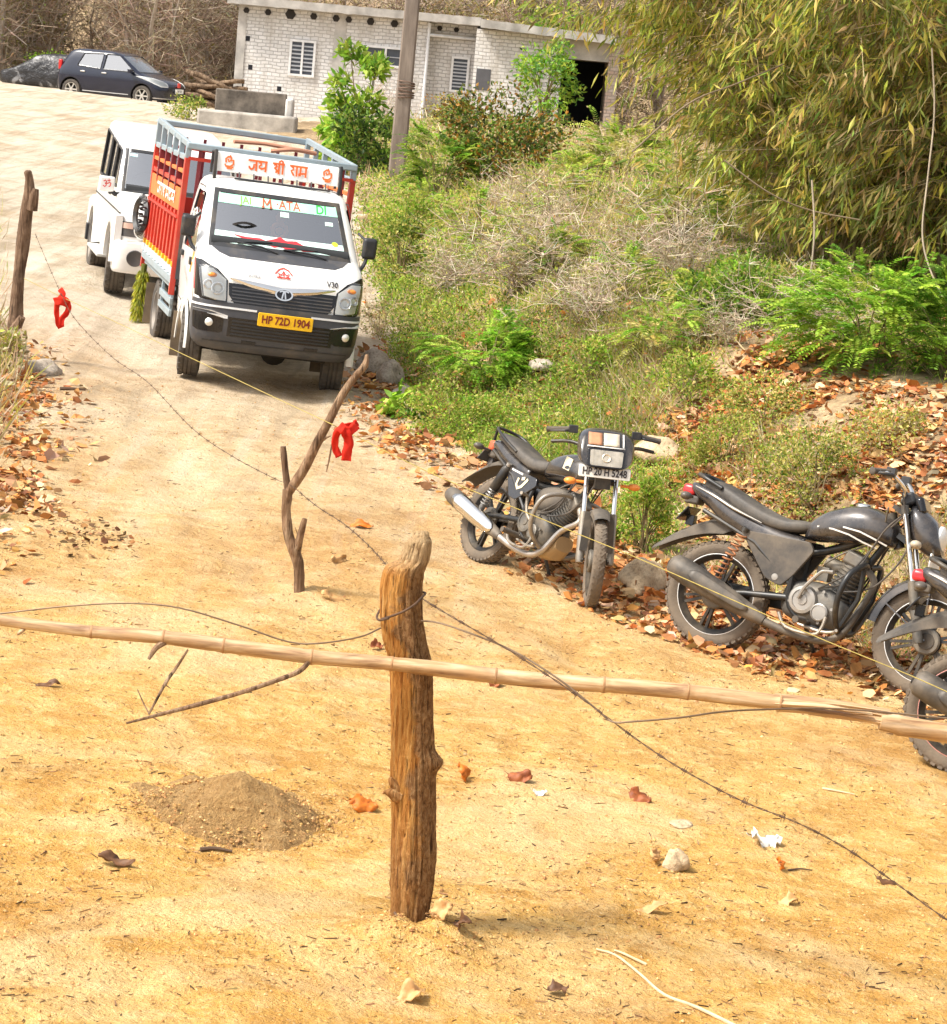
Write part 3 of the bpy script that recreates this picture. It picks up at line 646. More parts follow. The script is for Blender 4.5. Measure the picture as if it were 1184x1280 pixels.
# ------------------------------------------------------------------ mound, leaves, stones, scraps
def lump(name, rx, ry, rz, m, seed, n=26, mm=18, rough=.22, cut=-.35):
    mb=MB(); mb.sph((0,0,0),1,n,mm)
    for i,p in enumerate(mb.v):
        q=p.normalized(); f=1+rough*mnoise.noise(q*1.3+Vector((seed,0,0)))+rough*.5*mnoise.noise(q*3.1+Vector((0,seed,0)))
        s=max(abs(q.x),abs(q.y),abs(q.z)); f*=(1+.25*(1/s-1)*-1+.12)
        p2=Vector((q.x*rx*f,q.y*ry*f,max(q.z,cut)*rz*f)); mb.v[i]=p2
    return mb.build(name,m,sharp=0)
def stone_material(name,a,b):
    t=NT(name); c=t.coord(); n=t.noise(c,5,6,.65); f=t.noise(c,40,4,.7); k=t.ramp(n,[(.3,a),(.65,b)]); k=t.mix(t.ramp(f,[(.35,.5),(.5,0.0)]),k,tuple(q*.4 for q in a))
    t.link(k,t.p.inputs['Base Color']); t.p.inputs['Roughness'].default_value=.9; t.bump(t.math('ADD',n,t.math('MULTIPLY',f,.4)),.7,.03); return t.m
STONE=stone_material('dusty_stone',(.36,.25,.14),(.62,.48,.31)); GREY=stone_material('grey_boulder',(.22,.18,.14),(.48,.41,.33))
mx,my,mh,ma,mbb=MOUNDS[0]; N=90; P=[]
for i in range(N):
    row=[]
    for j in range(N):
        u=(i/(N-1)-.5)*2; v=(j/(N-1)-.5)*2; x=mx+u*.60; y=my+v*.54
        q=(u*.60/ma)**2+(v*.54/mbb)**2; q*=(1+.5*float(fbm(np.array([x*4.6]),np.array([y*4.6]),3)[0]))**2
        pk=max(0,1-math.sqrt(q)/1.45); prof=pk**1.25
        h=mh*1.1*prof*(1+.16*float(fbm(np.array([x*8.]),np.array([y*8.]),2)[0]))+.020*float(fbm(np.array([x*26.]),np.array([y*26.]),3)[0])*min(1,prof*5)+.02*max(0,float(fbm(np.array([x*15.]),np.array([y*15.]),2)[0])-.1)*min(1,prof*5)
        row.append((x,y,H(x,y)+h-.006-(.03 if pk<=0 else 0)))
    P.append(row)
mb=MB(); mb.grid(P)
t=NT('loose_soil'); g=t.new('ShaderNodeNewGeometry').outputs['Position']; a=t.noise(g,9,5,.7); b=t.noise(g,45,5,.75)
k=t.ramp(a,[(.3,(.40,.225,.075)),(.55,(.52,.31,.115)),(.75,(.64,.41,.17))]); k=t.mix(t.ramp(b,[(.36,.7),(.48,0.0)]),k,(.28,.14,.04)); k=t.mix(t.ramp(b,[(.58,0.0),(.7,.6)]),k,(.74,.54,.27)); t.link(k,t.p.inputs['Base Color']); t.p.inputs['Roughness'].default_value=1; t.bump(t.math('ADD',b,a),1,.05); LOOSE=t.m
tag(mb.build('soil_mound',LOOSE,sharp=0),'low heap of loose crumbly brown soil on the lane beside the timber post','mound')
for (px,py,rx,ry,rz,m,lab,cat) in [
  (844,1086,.045,.05,.06,STONE,'fist sized tan stone standing on the lane beside a brown leaf','stone'),
  (852,1031,.055,.045,.012,STONE,'flat pale stone almost buried in the lane','stone'),
  (52,467,.16,.13,.09,GREY,'grey stone at the lane edge beside the bark post','stone'),
  (802,735,.20,.13,.14,STONE,'big tan boulder behind the front wheel of the motorcycle with the lamp cowl','boulder'),
  (505,500,.14,.10,.10,GREY,'pale grey rock at the foot of the bank near the truck wheel','boulder'),
  (488,478,.20,.12,.16,GREY,'long grey rock leaning on the bank near the truck wheel','boulder'),
  (468,462,.16,.14,.14,GREY,'grey rock directly beside the truck front wheel','boulder'),
  (822,575,.20,.16,.13,STONE,'yellowish boulder in the grass behind the motorcycle handlebar','boulder'),
  (678,462,.11,.09,.07,GREY,'light grey rock on the bank above the parked motorcycle','boulder')]:
    p=on_ground(px,py); o=lump('stone' if cat=='stone' else 'boulder',rx,ry,rz,m,px*.1); o.location=p+Vector((0,0,rz*.25)); o.rotation_euler=(0,0,px*.37); tag(o,lab,cat)
# dry leaves one can point to
def leafcol(name,a,b):
    t=NT(name); c=t.coord(); t.link(t.ramp(t.noise(c,18,5,.7),[(.3,a),(.7,b)]),t.p.inputs['Base Color']); t.p.inputs['Roughness'].default_value=.6; t.bump(t.noise(c,50,3),.4,.004); return t.m
LO=leafcol('orange_leaf',(.42,.10,.008),(.66,.20,.015)); LR=leafcol('russet_leaf',(.13,.028,.008),(.36,.10,.018)); LT=leafcol('tan_leaf',(.45,.23,.08),(.62,.38,.16)); LD=leafcol('brown_leaf',(.07,.03,.013),(.20,.09,.035)); LW=leafcol('bleached_scrap',(.62,.58,.50),(.85,.82,.74))
def leaf_obj(px, py, L, W, m, yaw, curl, tilt, lab, cat='leaf', lift=.0, name='dry_leaf', jag=.0):
    L*=1.3; W*=1.35
    mb=MB(); rows=[]; n=11
    for i in range(n):
        u=i/(n-1); w=W*math.sin(PI*min(1,u*.94+.05))**.75*(1-.25*u)*(1+(jag+.18)*math.sin(i*2.7+px)+.18*math.sin(i*1.3+px*.7)); row=[]
        for j in range(7):
            s=(j/6-.5); x=L*(u-.5); y=w*s; z=curl*.5*abs(s)*w*2*math.sin(u*5+px)+curl*.30*L*((u-.45)**2)*1.5*(1 if px%2 else -.6)+.30*W*mnoise.noise(Vector((u*4.2,s*4.2,px*.37)))
            z-=.02*W*(1 if j==3 else 0); row.append((x,y,z))
        rows.append(row)
    mb.grid(rows); mb.tube([(-L*.5,0,.001),(-L*.62,0,.01*curl),(-L*.72,0,.018)],.0016,5)
    o=mb.build(name,m,sharp=0); s=o.modifiers.new('thick','SOLIDIFY'); s.thickness=.0012
    o.rotation_euler=(tilt,.25*curl*math.sin(px),yaw); o.location=on_ground(px,py)+Vector((0,0,.006+lift+abs(math.sin(tilt))*W*.38)); return tag(o,lab,cat,'single fallen leaves' if cat=='leaf' else None)
for a in [(454,1016,.10,.07,LO,.1,.5,.75,'large flat orange leaf on the lane between the soil heap and the post'),
 (580,976,.075,.075,LO,1.2,.5,1.15,'orange leaf standing on edge just past the timber post'),
 (650,977,.085,.08,LR,.1,.9,.55,'curled russet leaf beside a white scrap on the lane'),
 (800,1002,.085,.07,LR,-.5,.9,.6,'folded russet leaf on the lane under the barbed wire'),
 (933,830,.085,.06,LT,.9,.5,1.2,'tan leaf standing up behind the bamboo pole'),
 (619,858,.06,.05,LR,.3,.8,.5,'red brown leaf just below the bamboo pole'),
 (471,812,.055,.05,LR,.2,.7,.6,'small dark red leaf behind the timber post above the pole'),
 (820,1078,.07,.05,LT,1.3,.4,1.2,'pale brown leaf leaning against the fist sized stone'),
 (975,1089,.05,.045,LO,1.0,.8,.9,'tiny folded orange leaf far along the lane beside a dark twig'),
 (815,1141,.10,.04,LT,.1,1.0,.4,'twisted tan leaf with a dark tip low on the lane'),
 (60,859,.09,.04,LD,.4,1.0,.4,'dark curled leaf alone beneath the bamboo pole'),
 (145,1082,.11,.05,LD,.1,1.0,.3,'crumpled dark leaf below the soil heap'),
 (514,1249,.09,.06,LT,.6,1.0,.4,'curled tan leaf lying nearest the camera'),
 (551,1147,.07,.06,LT,.4,1.2,.7,'crumpled leaf against the foot of the timber post'),
 (576,1163,.06,.05,LD,-.3,1.2,.6,'dark scrunched leaf a step from the foot of the timber post'),
 (416,751,.11,.06,LT,.1,1.0,.4,'dry leaf next to the foot of the forked stick'),
 (452,660,.12,.06,LO,.1,.5,.4,'orange leaf flat on the lane behind the timber post'),
 (424,704,.12,.05,LT,1.0,.6,1.1,'upright tan leaf between the forked stick and the timber post'),
 (697,1143+100,.06,.04,LD,.2,1,.4,'small dark leaf near the pale fallen twig'),
 (984,1132,.07,.05,LT,.2,1,.4,'light brown leaf near the barbed wire end'),
 (1108,1106,.07,.04,LD,.1,1,.4,'dark brown leaf right under the barbed wire end')]: leaf_obj(*a)
leaf_obj(957,1056,.11,.09,LW,.3,.6,.4,'ragged white paper scrap lying on the lane','paper scrap',name='paper_scrap',jag=.5)
leaf_obj(675,994,.05,.04,LW,.2,.7,.3,'little white paper scrap beside the curled russet leaf','paper scrap',name='paper_scrap',jag=.4)
def ground_twig(pts, r, m, lab):
    P=[on_ground(x,y)+Vector((0,0,r*.7+.004*(i%2))) for i,(x,y) in enumerate(pts)]; mb=MB(); mb.tube(P,[r*(1-.5*i/(len(P)-1)) for i in range(len(P))],7,interp=5); return tag(mb.build('fallen_twig',m),lab,'twig','twigs fallen on the lane')
PALE=mat('pale_twig',(.62,.47,.28),.8,0,.2,20); DARKT=mat('dark_twig',(.10,.06,.035),.9,0,.2,20)
ground_twig([(920,1285),(870,1262),(830,1246),(800,1222),(770,1196),(745,1190)],.007,PALE,'long pale twig curving along the ground at the bottom of the lane')
ground_twig([(808,1208),(780,1196),(768,1190)],.006,PALE,'short pale twig beside the long pale one')
ground_twig([(250,1066),(268,1066),(290,1068)],.010,DARKT,'short thick black twig in front of the soil heap')
ground_twig([(75,488),(90,488),(107,489)],.016,DARKT,'straight dark twig lying on the pale lane near the bark post')
ground_twig([(1028,988),(1045,991),(1068,995)],.006,PALE,'whitish splinter beyond the sagging barbed wire')
ground_twig([(985,1090),(1000,1089),(1015,1090)],.005,DARKT,'thin black twig beside the tiny orange leaf')
# loose bits nobody could count: crumbs of soil, chips and tiny twigs
n=15000; py=rng.uniform(470,1300,n); px=rng.uniform(-60,1240,n); ok=[];t0=[on_plane(float(a),float(b)) for a,b in zip(px,py)]
X=np.array([q.x for q in t0]); Y=np.array([q.y for q in t0]); keep=(X<x_right(Y)+.3)&(X>x_left(Y)-.5)&(fbm(X*2.2+4,Y*2.2,3)+rng.normal(size=n)*.18>-.05); X=X[keep];Y=Y[keep]; n=len(X); Z=terrain(X,Y)
P=np.stack([X,Y,Z+.002],1); a=rng.uniform(0,2*PI,n); D=np.stack([np.cos(a),np.sin(a),rng.normal(size=n)*.08],1); L=rng.uniform(.004,.022,n)*rng.choice([.6,1,1,2.2],n); 
g1=sticks_geo(P,P+D*L[:,None],np.clip(L*.11,.0010,.0026)*rng.uniform(.6,1.5,n),pick([(.10,.05,.02),(.2,.11,.05),(.30,.18,.08),(.07,.04,.02)],n,.25))
g1=merge([g1]); v,f,c=g1; tag(np_mesh('dirt_crumbs',v,f,leafmat('crumbs',0,.9),tint=c),'scattered crumbs, chips and bits of twig on the lane','litter',kind='stuff')
n=15000; sel=rng.integers(0,len(X),n); X2=X[sel]+rng.normal(size=n)*.25; Y2=Y[sel]+rng.normal(size=n)*.25; Z2=terrain(X2,Y2)
mm=1800; aa=rng.uniform(0,2*PI,mm); rr_=rng.normal(1.3,.28,mm); X2[:mm]=MOUNDS[0][0]+np.cos(aa)*rr_*MOUNDS[0][3]; Y2[:mm]=MOUNDS[0][1]+np.sin(aa)*rr_*MOUNDS[0][4]; X2[mm:mm+500]=-.05+rng.normal(size=500)*.15; Y2[mm:mm+500]=8.45+rng.normal(size=500)*.12; Z2=terrain(X2,Y2); qq=((X2-MOUNDS[0][0])/MOUNDS[0][3])**2+((Y2-MOUNDS[0][1])/MOUNDS[0][4])**2; Z2=Z2+MOUNDS[0][2]*1.1*np.clip(1-np.sqrt(qq)/1.45,0,1)**1.25
r=rng.uniform(.002,.007,n)*rng.choice([.6,.8,1.0,1.6],n); base=np.array([(1,0,0),(-1,0,0),(0,1,0),(0,-1,0),(0,0,.8),(0,0,-.8)],float); fc=np.array([(0,2,4),(2,1,4),(1,3,4),(3,0,4),(2,0,5),(1,2,5),(3,1,5),(0,3,5)])
v=(base[None]*r[:,None,None]*rng.uniform(.6,1.3,(n,6,1))+np.stack([X2,Y2,Z2+r*.2],1)[:,None]).reshape(-1,3); f=(fc[None]+np.arange(n)[:,None,None]*6).reshape(-1,3)
tag(np_mesh('pebbles',v,f,leafmat('crumbs_pale',0,.95),tint=np.repeat(pick([(.50,.30,.11),(.58,.37,.16),(.36,.19,.07),(.44,.25,.09)],n,.15)*np.where((np.arange(n)<1800)[:,None],.85,1),8,0)),'small pebbles and clods strewn over the lane','pebbles',kind='stuff')
# ------------------------------------------------------------------ shared vehicle helpers
WHITE=mat('white_paint',(.80,.79,.76),.28,0,.02,3,coat=.5,dust=.28,dustcol=(.62,.54,.43))
BLACKP=mat('black_plastic',(.022,.023,.026),.5,0,.15,5,dust=.25); DARKG=mat('dark_grey_plastic',(.05,.052,.06),.5,0,.12,5,dust=.3,dustcol=(.3,.24,.17))
BLACKG=mat('gloss_black',(.012,.012,.014),.15,0,.1,5); RUBBER=mat('tyre_rubber',(.055,.050,.046),.85,0,.2,9,dust=.55,dustcol=(.24,.19,.135),bump=.3); CHROME=mat('chrome',(.80,.79,.77),.2,1,.05,6)
STEEL=mat('painted_steel_grey',(.30,.37,.41),.45,.2,.1,8,dust=.25); UNDER=mat('underbody',(.02,.018,.016),.9); INTER=mat('dark_interior',(.02,.022,.024),.8); SEATM=mat('seat_vinyl',(.07,.07,.075),.6)
GLASS=glassmat('clear_glass',(.72,.82,.80),.42); GLASSD=glassmat('side_glass',(.35,.42,.42),.2); LENS=glassmat('lamp_lens',(.95,.96,.95),.06); AMBER=mat('amber_lens',(.85,.28,.05),.25); REDL=mat('red_lens',(.55,.02,.02),.2)
SILVER=mat('dusty_steel_wheel',(.22,.21,.20),.55,.4,.1,8,dust=.5); REFL=mat('lamp_reflector',(.78,.77,.73),.35,.35,.05,8); PLATEW=mat('plate_white',(.82,.82,.78),.5); PLATEY=mat('plate_yellow',(.85,.50,.01),.45); INK=mat('plate_ink',(.03,.02,.02),.5); REDP=mat('red_ink',(.65,.05,.03),.5)
class Loft:
    """car body built as horizontal sections: (z, xf, xr, w, rcf, bow)"""
    def __init__(s, levels, rcr=.12, bowr=.03):
        s.L=np.array([(l+(0,)*6)[:6] for l in levels],float); s.rcr=rcr; s.bowr=bowr
    def at(s,z): return [np.interp(z,s.L[:,0],s.L[:,k]) for k in range(1,6)]
    def S(s,u,z):
        xf,xr,w,rc,bow=s.at(z); a=abs(u); sg=1 if u>=0 else -1
        if a<w-rc: p=(xf-bow*(a/w)**2,a)
        elif a<w-rc+rc*PI/2:
            g=(a-(w-rc))/rc; b=bow*((w-rc+rc*math.sin(g))/w)**2; p=(xf-b-rc*(1-math.cos(g)),w-rc+rc*math.sin(g))
        else: p=(xf-bow-rc-(a-(w-rc+rc*PI/2)),w)
        return Vector((p[0],sg*p[1],z))
    def fn(s,u,z):
        e=.003; p=s.S(u,z); du=s.S(u+e,z)-s.S(u-e,z); dz=s.S(u,z+e)-s.S(u,z-e); n=du.cross(dz)
        return p,(n.normalized() if n.length>1e-12 else Vector((1,0,0)))
    def side(s,sg):
        def f(x,z):
            e=.004; w=s.at(z)[2]; dw=(s.at(z+e)[2]-s.at(z-e)[2])/(2*e); return Vector((x,sg*w,z)),Vector((0,sg,-dw)).normalized()
        return f
    def loop(s,l,ns=12,na=6,nf=14):
        z,xf,xr,w,rc,bow=l; rc=max(rc,.01); rr=min(s.rcr,w*.5); pts=[]
        for k in range(na+1):        # rear right corner
            g=PI/2*k/na; pts.append((xr+rr*(1-math.sin(g))+s.bowr*0,-(w-rr+rr*math.sin(g)) if False else -(w-rr*(1-math.sin(g)))))
        pts=[(xr+rr*(1-math.cos(g)),-(w-rr*(1-math.sin(g)))) for g in [PI/2*k/na for k in range(na+1)]]
        xa=xr+rr; xb=xf-bow-rc
        for k in range(1,ns): pts.append((xa+(xb-xa)*k/ns,-w))
        W=w-rc+rc*PI/2
        us=[-W+rc*PI/2*k/na for k in range(na)]+[-(w-rc)+2*(w-rc)*k/nf for k in range(nf+1)]+[(w-rc)+rc*PI/2*k/na for k in range(1,na+1)]
        for u in us:
            a=abs(u);sg=1 if u>=0 else -1
            if a<=w-rc: p=(xf-bow*(a/w)**2,a)
            else:
                g=(a-(w-rc))/rc; b=bow*((w-rc+rc*math.sin(g))/w)**2; p=(xf-b-rc*(1-math.cos(g)),w-rc+rc*math.sin(g))
            pts.append((p[0],sg*p[1]))
        for k in range(1,ns): pts.append((xb+(xa-xb)*k/ns,w))
        for k in range(na+1):
            g=PI/2*(1-k/na); pts.append((xr+rr*(1-math.cos(g)),(w-rr*(1-math.sin(g)))))
        m=4
        for k in range(1,m): pts.append((xr-s.bowr*math.sin(PI*k/m),(w-rr)*(1-2*k/m)))
        return [Vector((x,y,z)) for x,y in pts]
    def solid(s, mb): mb.loft([s.loop(tuple(l)) for l in s.L],True,True)
def cutter(poly, h0, h1, fn, material=None):
    mb=MB(); mb.prism(poly,h0,h1,fn); return mb.build('cutter',material or INTER,sharp=0)
XZ=lambda a,b,h:(a,h,b)          # polygon in x,z extruded along y
YZ=lambda a,b,h:(h,a,b)
def disc_cutter(x,z,r,y0,y1):
    return cutter([(x+r*math.cos(2*PI*k/40),z+r*math.sin(2*PI*k/40)) for k in range(40)],y0,y1,XZ,UNDER)
def rpoly(p, r, n=4):
    """round the corners of a polygon"""
    out=[];m=len(p)
    for i in range(m):
        a,b,c=[Vector(p[(i+k)%m]) for k in (-1,0,1)]; d0=(a-b);d1=(c-b); q=min(r,d0.length*.45,d1.length*.45); s=b+d0.normalized()*q; e=b+d1.normalized()*q
        for k in range(n+1):
            t=k/n; out.append(tuple(s*(1-t)**2+b*2*t*(1-t)+e*t*t))
    return out
def pane(name, poly, fn, m, parent, thick=.004):
    mb=MB(); mb.prism(poly,-thick/2,thick/2,fn); return mb.build(name,m,parent,sharp=30)
def make_wheel(parent, c, r, w, rim, outer=1, style='steel', m=None, tread=28, steer=0):
    """wheel with its axis along y; outer = side of the disc that shows"""
    pos=Vector(c); c=Vector((0,0,0)); mb=MB(); ax=(0,outer,0)
    mb.lathe([(rim*1.02,-w*.42),(rim*.93,-w*.36),(rim*.90,w*.18),(rim*.93,w*.36),(rim*1.02,w*.43),(rim*1.02,w*.47),(rim*.95,w*.46),(rim*.88,w*.30)],c,ax,36)
    if style=='steel':
        mb.lathe([(rim*.9,w*.22),(rim*.72,w*.30),(rim*.55,w*.32),(rim*.34,w*.22),(rim*.30,w*.30),(0,w*.33)],c,ax,30)
        for k in range(10):
            a=2*PI*k/10; p=c+Vector((math.cos(a)*rim*.66,outer*w*.315,math.sin(a)*rim*.66)); mb.mi=1; mb.lathe([(0,.001),(rim*.07,.001),(rim*.07,-.004)],p,ax,8); mb.mi=0
    else:
        for k in range(6):
            a=2*PI*k/6; u=Vector((math.cos(a),0,math.sin(a))); mb.bar(c+u*rim*.1+Vector((0,outer*w*.36,0)),c+u*rim*.95+Vector((0,outer*w*.40,0)),rim*.2,w*.12,up=(0,1,0))
        mb.lathe([(rim*.25,w*.3),(rim*.22,w*.44),(0,w*.46)],c,ax,18); mb.mi=1; mb.lathe([(rim*.9,-.01),(0,-.01)],c,ax,24); mb.mi=0
    o=mb.build('wheel',[m or SILVER,UNDER],parent); o.location=pos; o.rotation_euler=(0,0,steer)
    tb=MB(); prof=[(rim*.98,-w*.44),(rim*1.04,-w*.49),(rim+(r-rim)*.55,-w*.52),(r*.965,-w*.46),(r*.995,-w*.38),(r,-w*.2)]
    for q in (-.2,0,.2): prof+=[(r,(q-.035)*w),(r*.972,(q-.03)*w),(r*.972,(q+.03)*w),(r,(q+.035)*w)]
    prof+=[(r,w*.24),(r*.995,w*.38),(r*.965,w*.46),(rim+(r-rim)*.55,w*.52),(rim*1.04,w*.49),(rim*.98,w*.44)]
    tb.lathe(prof,c,ax,56)
    for k in range(tread*2):
        a=2*PI*(k+.5*(k%2))/(tread*2)*1.0; sgn=1 if k%2 else -1; u=Vector((math.cos(a),0,math.sin(a))); t=Vector((-math.sin(a),0,math.cos(a)))
        tb.box(c+u*(r*.992)+Vector((0,sgn*w*.36,0)),(r*.035,w*.2,r*.12),Matrix((u,Vector((0,1,0)),t)).transposed())
    tb.build('tyre',RUBBER,o); return o
GLY={'ज':([[(.8,1),(.8,0)],[(.8,.60),(.56,.60),(.56,.34),(.46,.16),(.28,.14),(.14,.26),(.1,.42)]],.95),
 'य':([[(.8,1),(.8,0)],[(.12,.9),(.3,.84),(.33,.66),(.15,.52),(.18,.36),(.4,.28),(.62,.34),(.8,.48)]],.95),
 'श':([[(.62,1),(.62,0)],[(.1,.84),(.28,.9),(.4,.76),(.3,.6),(.16,.56),(.3,.48),(.42,.34),(.5,.24)],[(.62,.42),(.46,.24),(.3,.1)],[(1.0,1),(1.0,0)],[(.62,1.02),(.66,1.26),(.82,1.36),(.96,1.24),(1.0,1)]],1.16),
 'र':([[(.12,.95),(.34,.84),(.36,.62),(.14,.52),(.24,.34),(.44,.06)]],.5),'आ':([[(.2,1),(.2,0)]],.36),
 'म':([[(.22,1),(.22,.34)],[(.22,.34),(.08,.26),(.1,.12),(.22,.14),(.24,.30),(.5,.36),(.76,.36)],[(.76,1),(.76,0)]],.92),
 'ग':([[(.2,1),(.2,.5),(.1,.4)],[(.62,1),(.62,0)]],.8),'द':([[(.5,1),(.5,.8),(.2,.7),(.15,.5),(.35,.38),(.5,.5),(.3,.3),(.5,.02)]],.7),
 'ट':([[(.5,1),(.5,.8),(.2,.7),(.12,.4),(.3,.12),(.6,.12),(.72,.26)]],.8)}
def devanagari(words, gap=.55):
    """stroke list for words of GLY letters, starting at u=0 with height 1"""
    out=[];x=0
    for w in words:
        x0=x
        for g in w:
            st,wd=GLY[g]; out+=[[(x+a,b) for a,b in s] for s in st]; x+=wd
        out.append([(x0-.03,1.0),(x+.0,1.0)]); x+=gap
    return out,x-gap
# ------------------------------------------------------------------ small goods truck
def build_truck():
    a=R(14); x0,y0=-1.985,21.05
    tr=thing('goods_truck','white goods truck with red slatted cargo bed and painted headboard parked facing the camera','truck')
    LV=[(.33,.60,-.78,.62,.14,.05),(.37,.655,-.80,.675,.15,.06),(.45,.69,-.80,.70,.16,.065),(.60,.70,-.80,.71,.16,.065),(.72,.69,-.80,.715,.16,.06),(.82,.675,-.80,.72,.16,.06),(.92,.655,-.80,.725,.15,.06),(1.0,.625,-.80,.728,.15,.06),(1.05,.58,-.80,.728,.15,.07),(1.10,.50,-.80,.725,.15,.08),(1.14,.40,-.80,.722,.15,.08),(1.18,.315,-.80,.718,.15,.08),
        (1.30,.165,-.80,.70,.13,.075),(1.45,-.02,-.80,.676,.12,.07),(1.60,-.205,-.80,.65,.11,.06),(1.66,-.275,-.80,.635,.11,.06),(1.70,-.335,-.79,.61,.12,.06),(1.725,-.40,-.77,.57,.12,.06),(1.735,-.47,-.74,.50,.12,.05)]
    L=Loft(LV,rcr=.06,bowr=0); mb=MB(); L.solid(mb); cab=mb.build('cab',[WHITE],tr)
    wsp=rpoly([(-.585,1.20),(.585,1.20),(.525,1.615),(-.525,1.615)],.05)
    swp=rpoly([(.20,1.10),(-.29,1.595),(-.62,1.60),(-.64,1.09)],.04)
    cs=[cutter(wsp,-.72,.7,YZ),cutter(swp,-1,1,XZ),disc_cutter(0,.30,.36,-1,-.40),disc_cutter(0,.30,.36,.40,1)]
    boolean_cut(cab,cs)
    # glass
    def wrow(z,i=.0): k=(z-1.20)/.415; return .60-.06*k-i
    mb=MB(); rows=[(1.185+.445*k/8,-wrow(1.185+.445*k/8)-.0,wrow(1.185+.445*k/8)) for k in range(9)]; mb.rowpatch(rows,L.fn,-.002,16,.004)
    g=mb.build('windshield',GLASS,cab)
    mb=MB()
    for z0,z1 in ((1.17,1.205),(1.608,1.64)): mb.rowpatch([(z0,-wrow(z0)-.02,wrow(z0)+.02),(z1,-wrow(z1)-.02,wrow(z1)+.02)],L.fn,.004,16,.006)
    for sg in (-1,1): mb.rowpatch([(1.17+.47*k/6,*sorted((sg*(wrow(1.17+.47*k/6)-.018),sg*(wrow(1.17+.47*k/6)+.022)))) for k in range(7)],L.fn,.0035,3,.005)
    mb.build('windshield_seal',BLACKP,cab)
    GREEN=mat('green_banner',(.38,.74,.58),.5); WB=mat('pale_banner',(.62,.83,.76),.5); mb=MB(); mb.rowpatch([(1.525,-.535,.535),(1.603,-.522,.522)],L.fn,.0015,14,.002); bn=mb.build('windshield_banner',GREEN,g)
    fw=lambda du,dz,off:(lambda u,v,h:(lambda pn:pn[0]+pn[1]*(off+h))(L.fn(u+du,v+dz)))
    for s,u0,m in (('JAI',-.29,mat('lime_ink',(.22,.55,.06),.5)),('M·ATA',.0,mat('brick_ink',(.45,.10,.04),.5)),('DI',.385,mat('green_ink',(.03,.45,.05),.5))):
        mb=MB(); txt=s.replace('M','')
        text_into(mb,txt,.100 if s!='JAI' else .085,fw(u0+(.085 if s=='M·ATA' else 0),1.563,.002),.001,bold=.0009)
        if s[0]=='M': strokes_into(mb,[[(-.034,-.036),(-.030,.036)],[(-.032,.036),(.0,-.016)],[(.0,-.016),(.032,.036)],[(.030,.036),(.034,-.036)],[(-.046,-.034),(-.022,-.034)],[(.022,-.034),(.046,-.034)]],.013,fw(-.105,1.563,.002))
        mb.build('lettering',m,g)
    mb=MB(); mb.rowpatch([(1.208,-.578,.578),(1.30,-.565,.565)],L.fn,.0012,14,.002); mb.build('windshield_banner',WB,g)
    mb=MB(); top=[(-.40,1.282),(-.30,1.272),(-.18,1.276),(-.13,1.262),(-.06,1.282),(0.0,1.305),(.05,1.280),(.14,1.288),(.2,1.262),(.34,1.25),(.48,1.234)]; bot=[1.275,1.25,1.232,1.238,1.215,1.228,1.212,1.224,1.214,1.222,1.226]
    mb.grid([[L.fn(u,z)[0]+L.fn(u,z)[1]*.0035 for (u,_),z in zip(top,bot)],[L.fn(u,z)[0]+L.fn(u,z)[1]*.0035 for u,z in top]],False); mb.build('red_splash',mat('splash_red',(.62,.03,.04),.5),g)
    mb=MB(); mb.lathe([(0,.002),(.028,.002),(.028,0)],L.fn(.49,1.30)[0]+L.fn(.49,1.30)[1]*.003,L.fn(.49,1.30)[1],16); mb.build('sticker',mat('lime_sticker',(.55,.78,.04),.5),g)
    mb=MB()
    for u,z,a_,b_ in ((.05,1.49,.075,.04),(.45,1.46,.07,.03)): mb=MB(); mb.rowpatch([(z-b_/2,u-a_/2,u+a_/2),(z+b_/2,u-a_/2,u+a_/2)],L.fn,.0012,3,.002); mb.build('sticker',WB,g)
    for sg in (-1,1):
        w=lambda z:L.at(z)[2]-.008
        mb=MB(); vs=[(x,sg*w(z),z) for x,z in swp]; mb.add(vs,[tuple(range(len(vs)))],False); sw=mb.build('side_window',GLASSD,cab)
        if sg<0:
            mb=MB(); p=Vector((-.42,-w(1.32)-.004,1.32)); nn=Vector((0,-1,.15)); mb.lathe([(.105,0),(.115,.004),(.125,0)],p,nn,28); mb.lathe([(.05,0),(.056,.004),(.062,0)],p,nn,20)
            for k in range(8): q=2*PI*k/8; mb.bar(p+Vector((math.cos(q)*.055,-.002,math.sin(q)*.055)),p+Vector((math.cos(q)*.11,-.002,math.sin(q)*.11)),.006,.012,up=(0,1,0))
            mb.build('wheel_sticker',PLATEW,sw)
        # doors: seams, handle, stripe
        sf=L.side(sg); mb=MB()
        def seam(pts):
            for (xa,za),(xb,zb) in zip(pts,pts[1:]):
                p0,n0=sf(xa,za);p1,n1=sf(xb,zb); mb.bar(p0+n0*.001,p1+n1*.001,.008,.003,up=n0)
        seam([(.27,1.12),(.30,1.0),(.33,.85),(.37,.66)]); seam([(-.68,1.62),(-.69,1.1),(-.69,.62)]); seam([(-.69,.62),(-.38,.60)]); seam([(.27,1.10),(-.28,1.64),(-.68,1.64)])
        mb.build('door_seam',BLACKP,cab)
        mb=MB(); p,n=sf(-.58,1.02); mb.box(p+n*.014,(.13,.026,.05)); mb.build('door_handle',BLACKP,cab,bevel=.008)
        mb=MB(); p,n=sf(.05,1.0); mb.box(p+n*.01,(.06,.02,.07)); mb.build('side_repeater',BLACKP,cab,bevel=.008)
        mb=MB(); fs=lambda u,v,h:(lambda q:q[0]+q[1]*(.003+h))(sf(u,v))
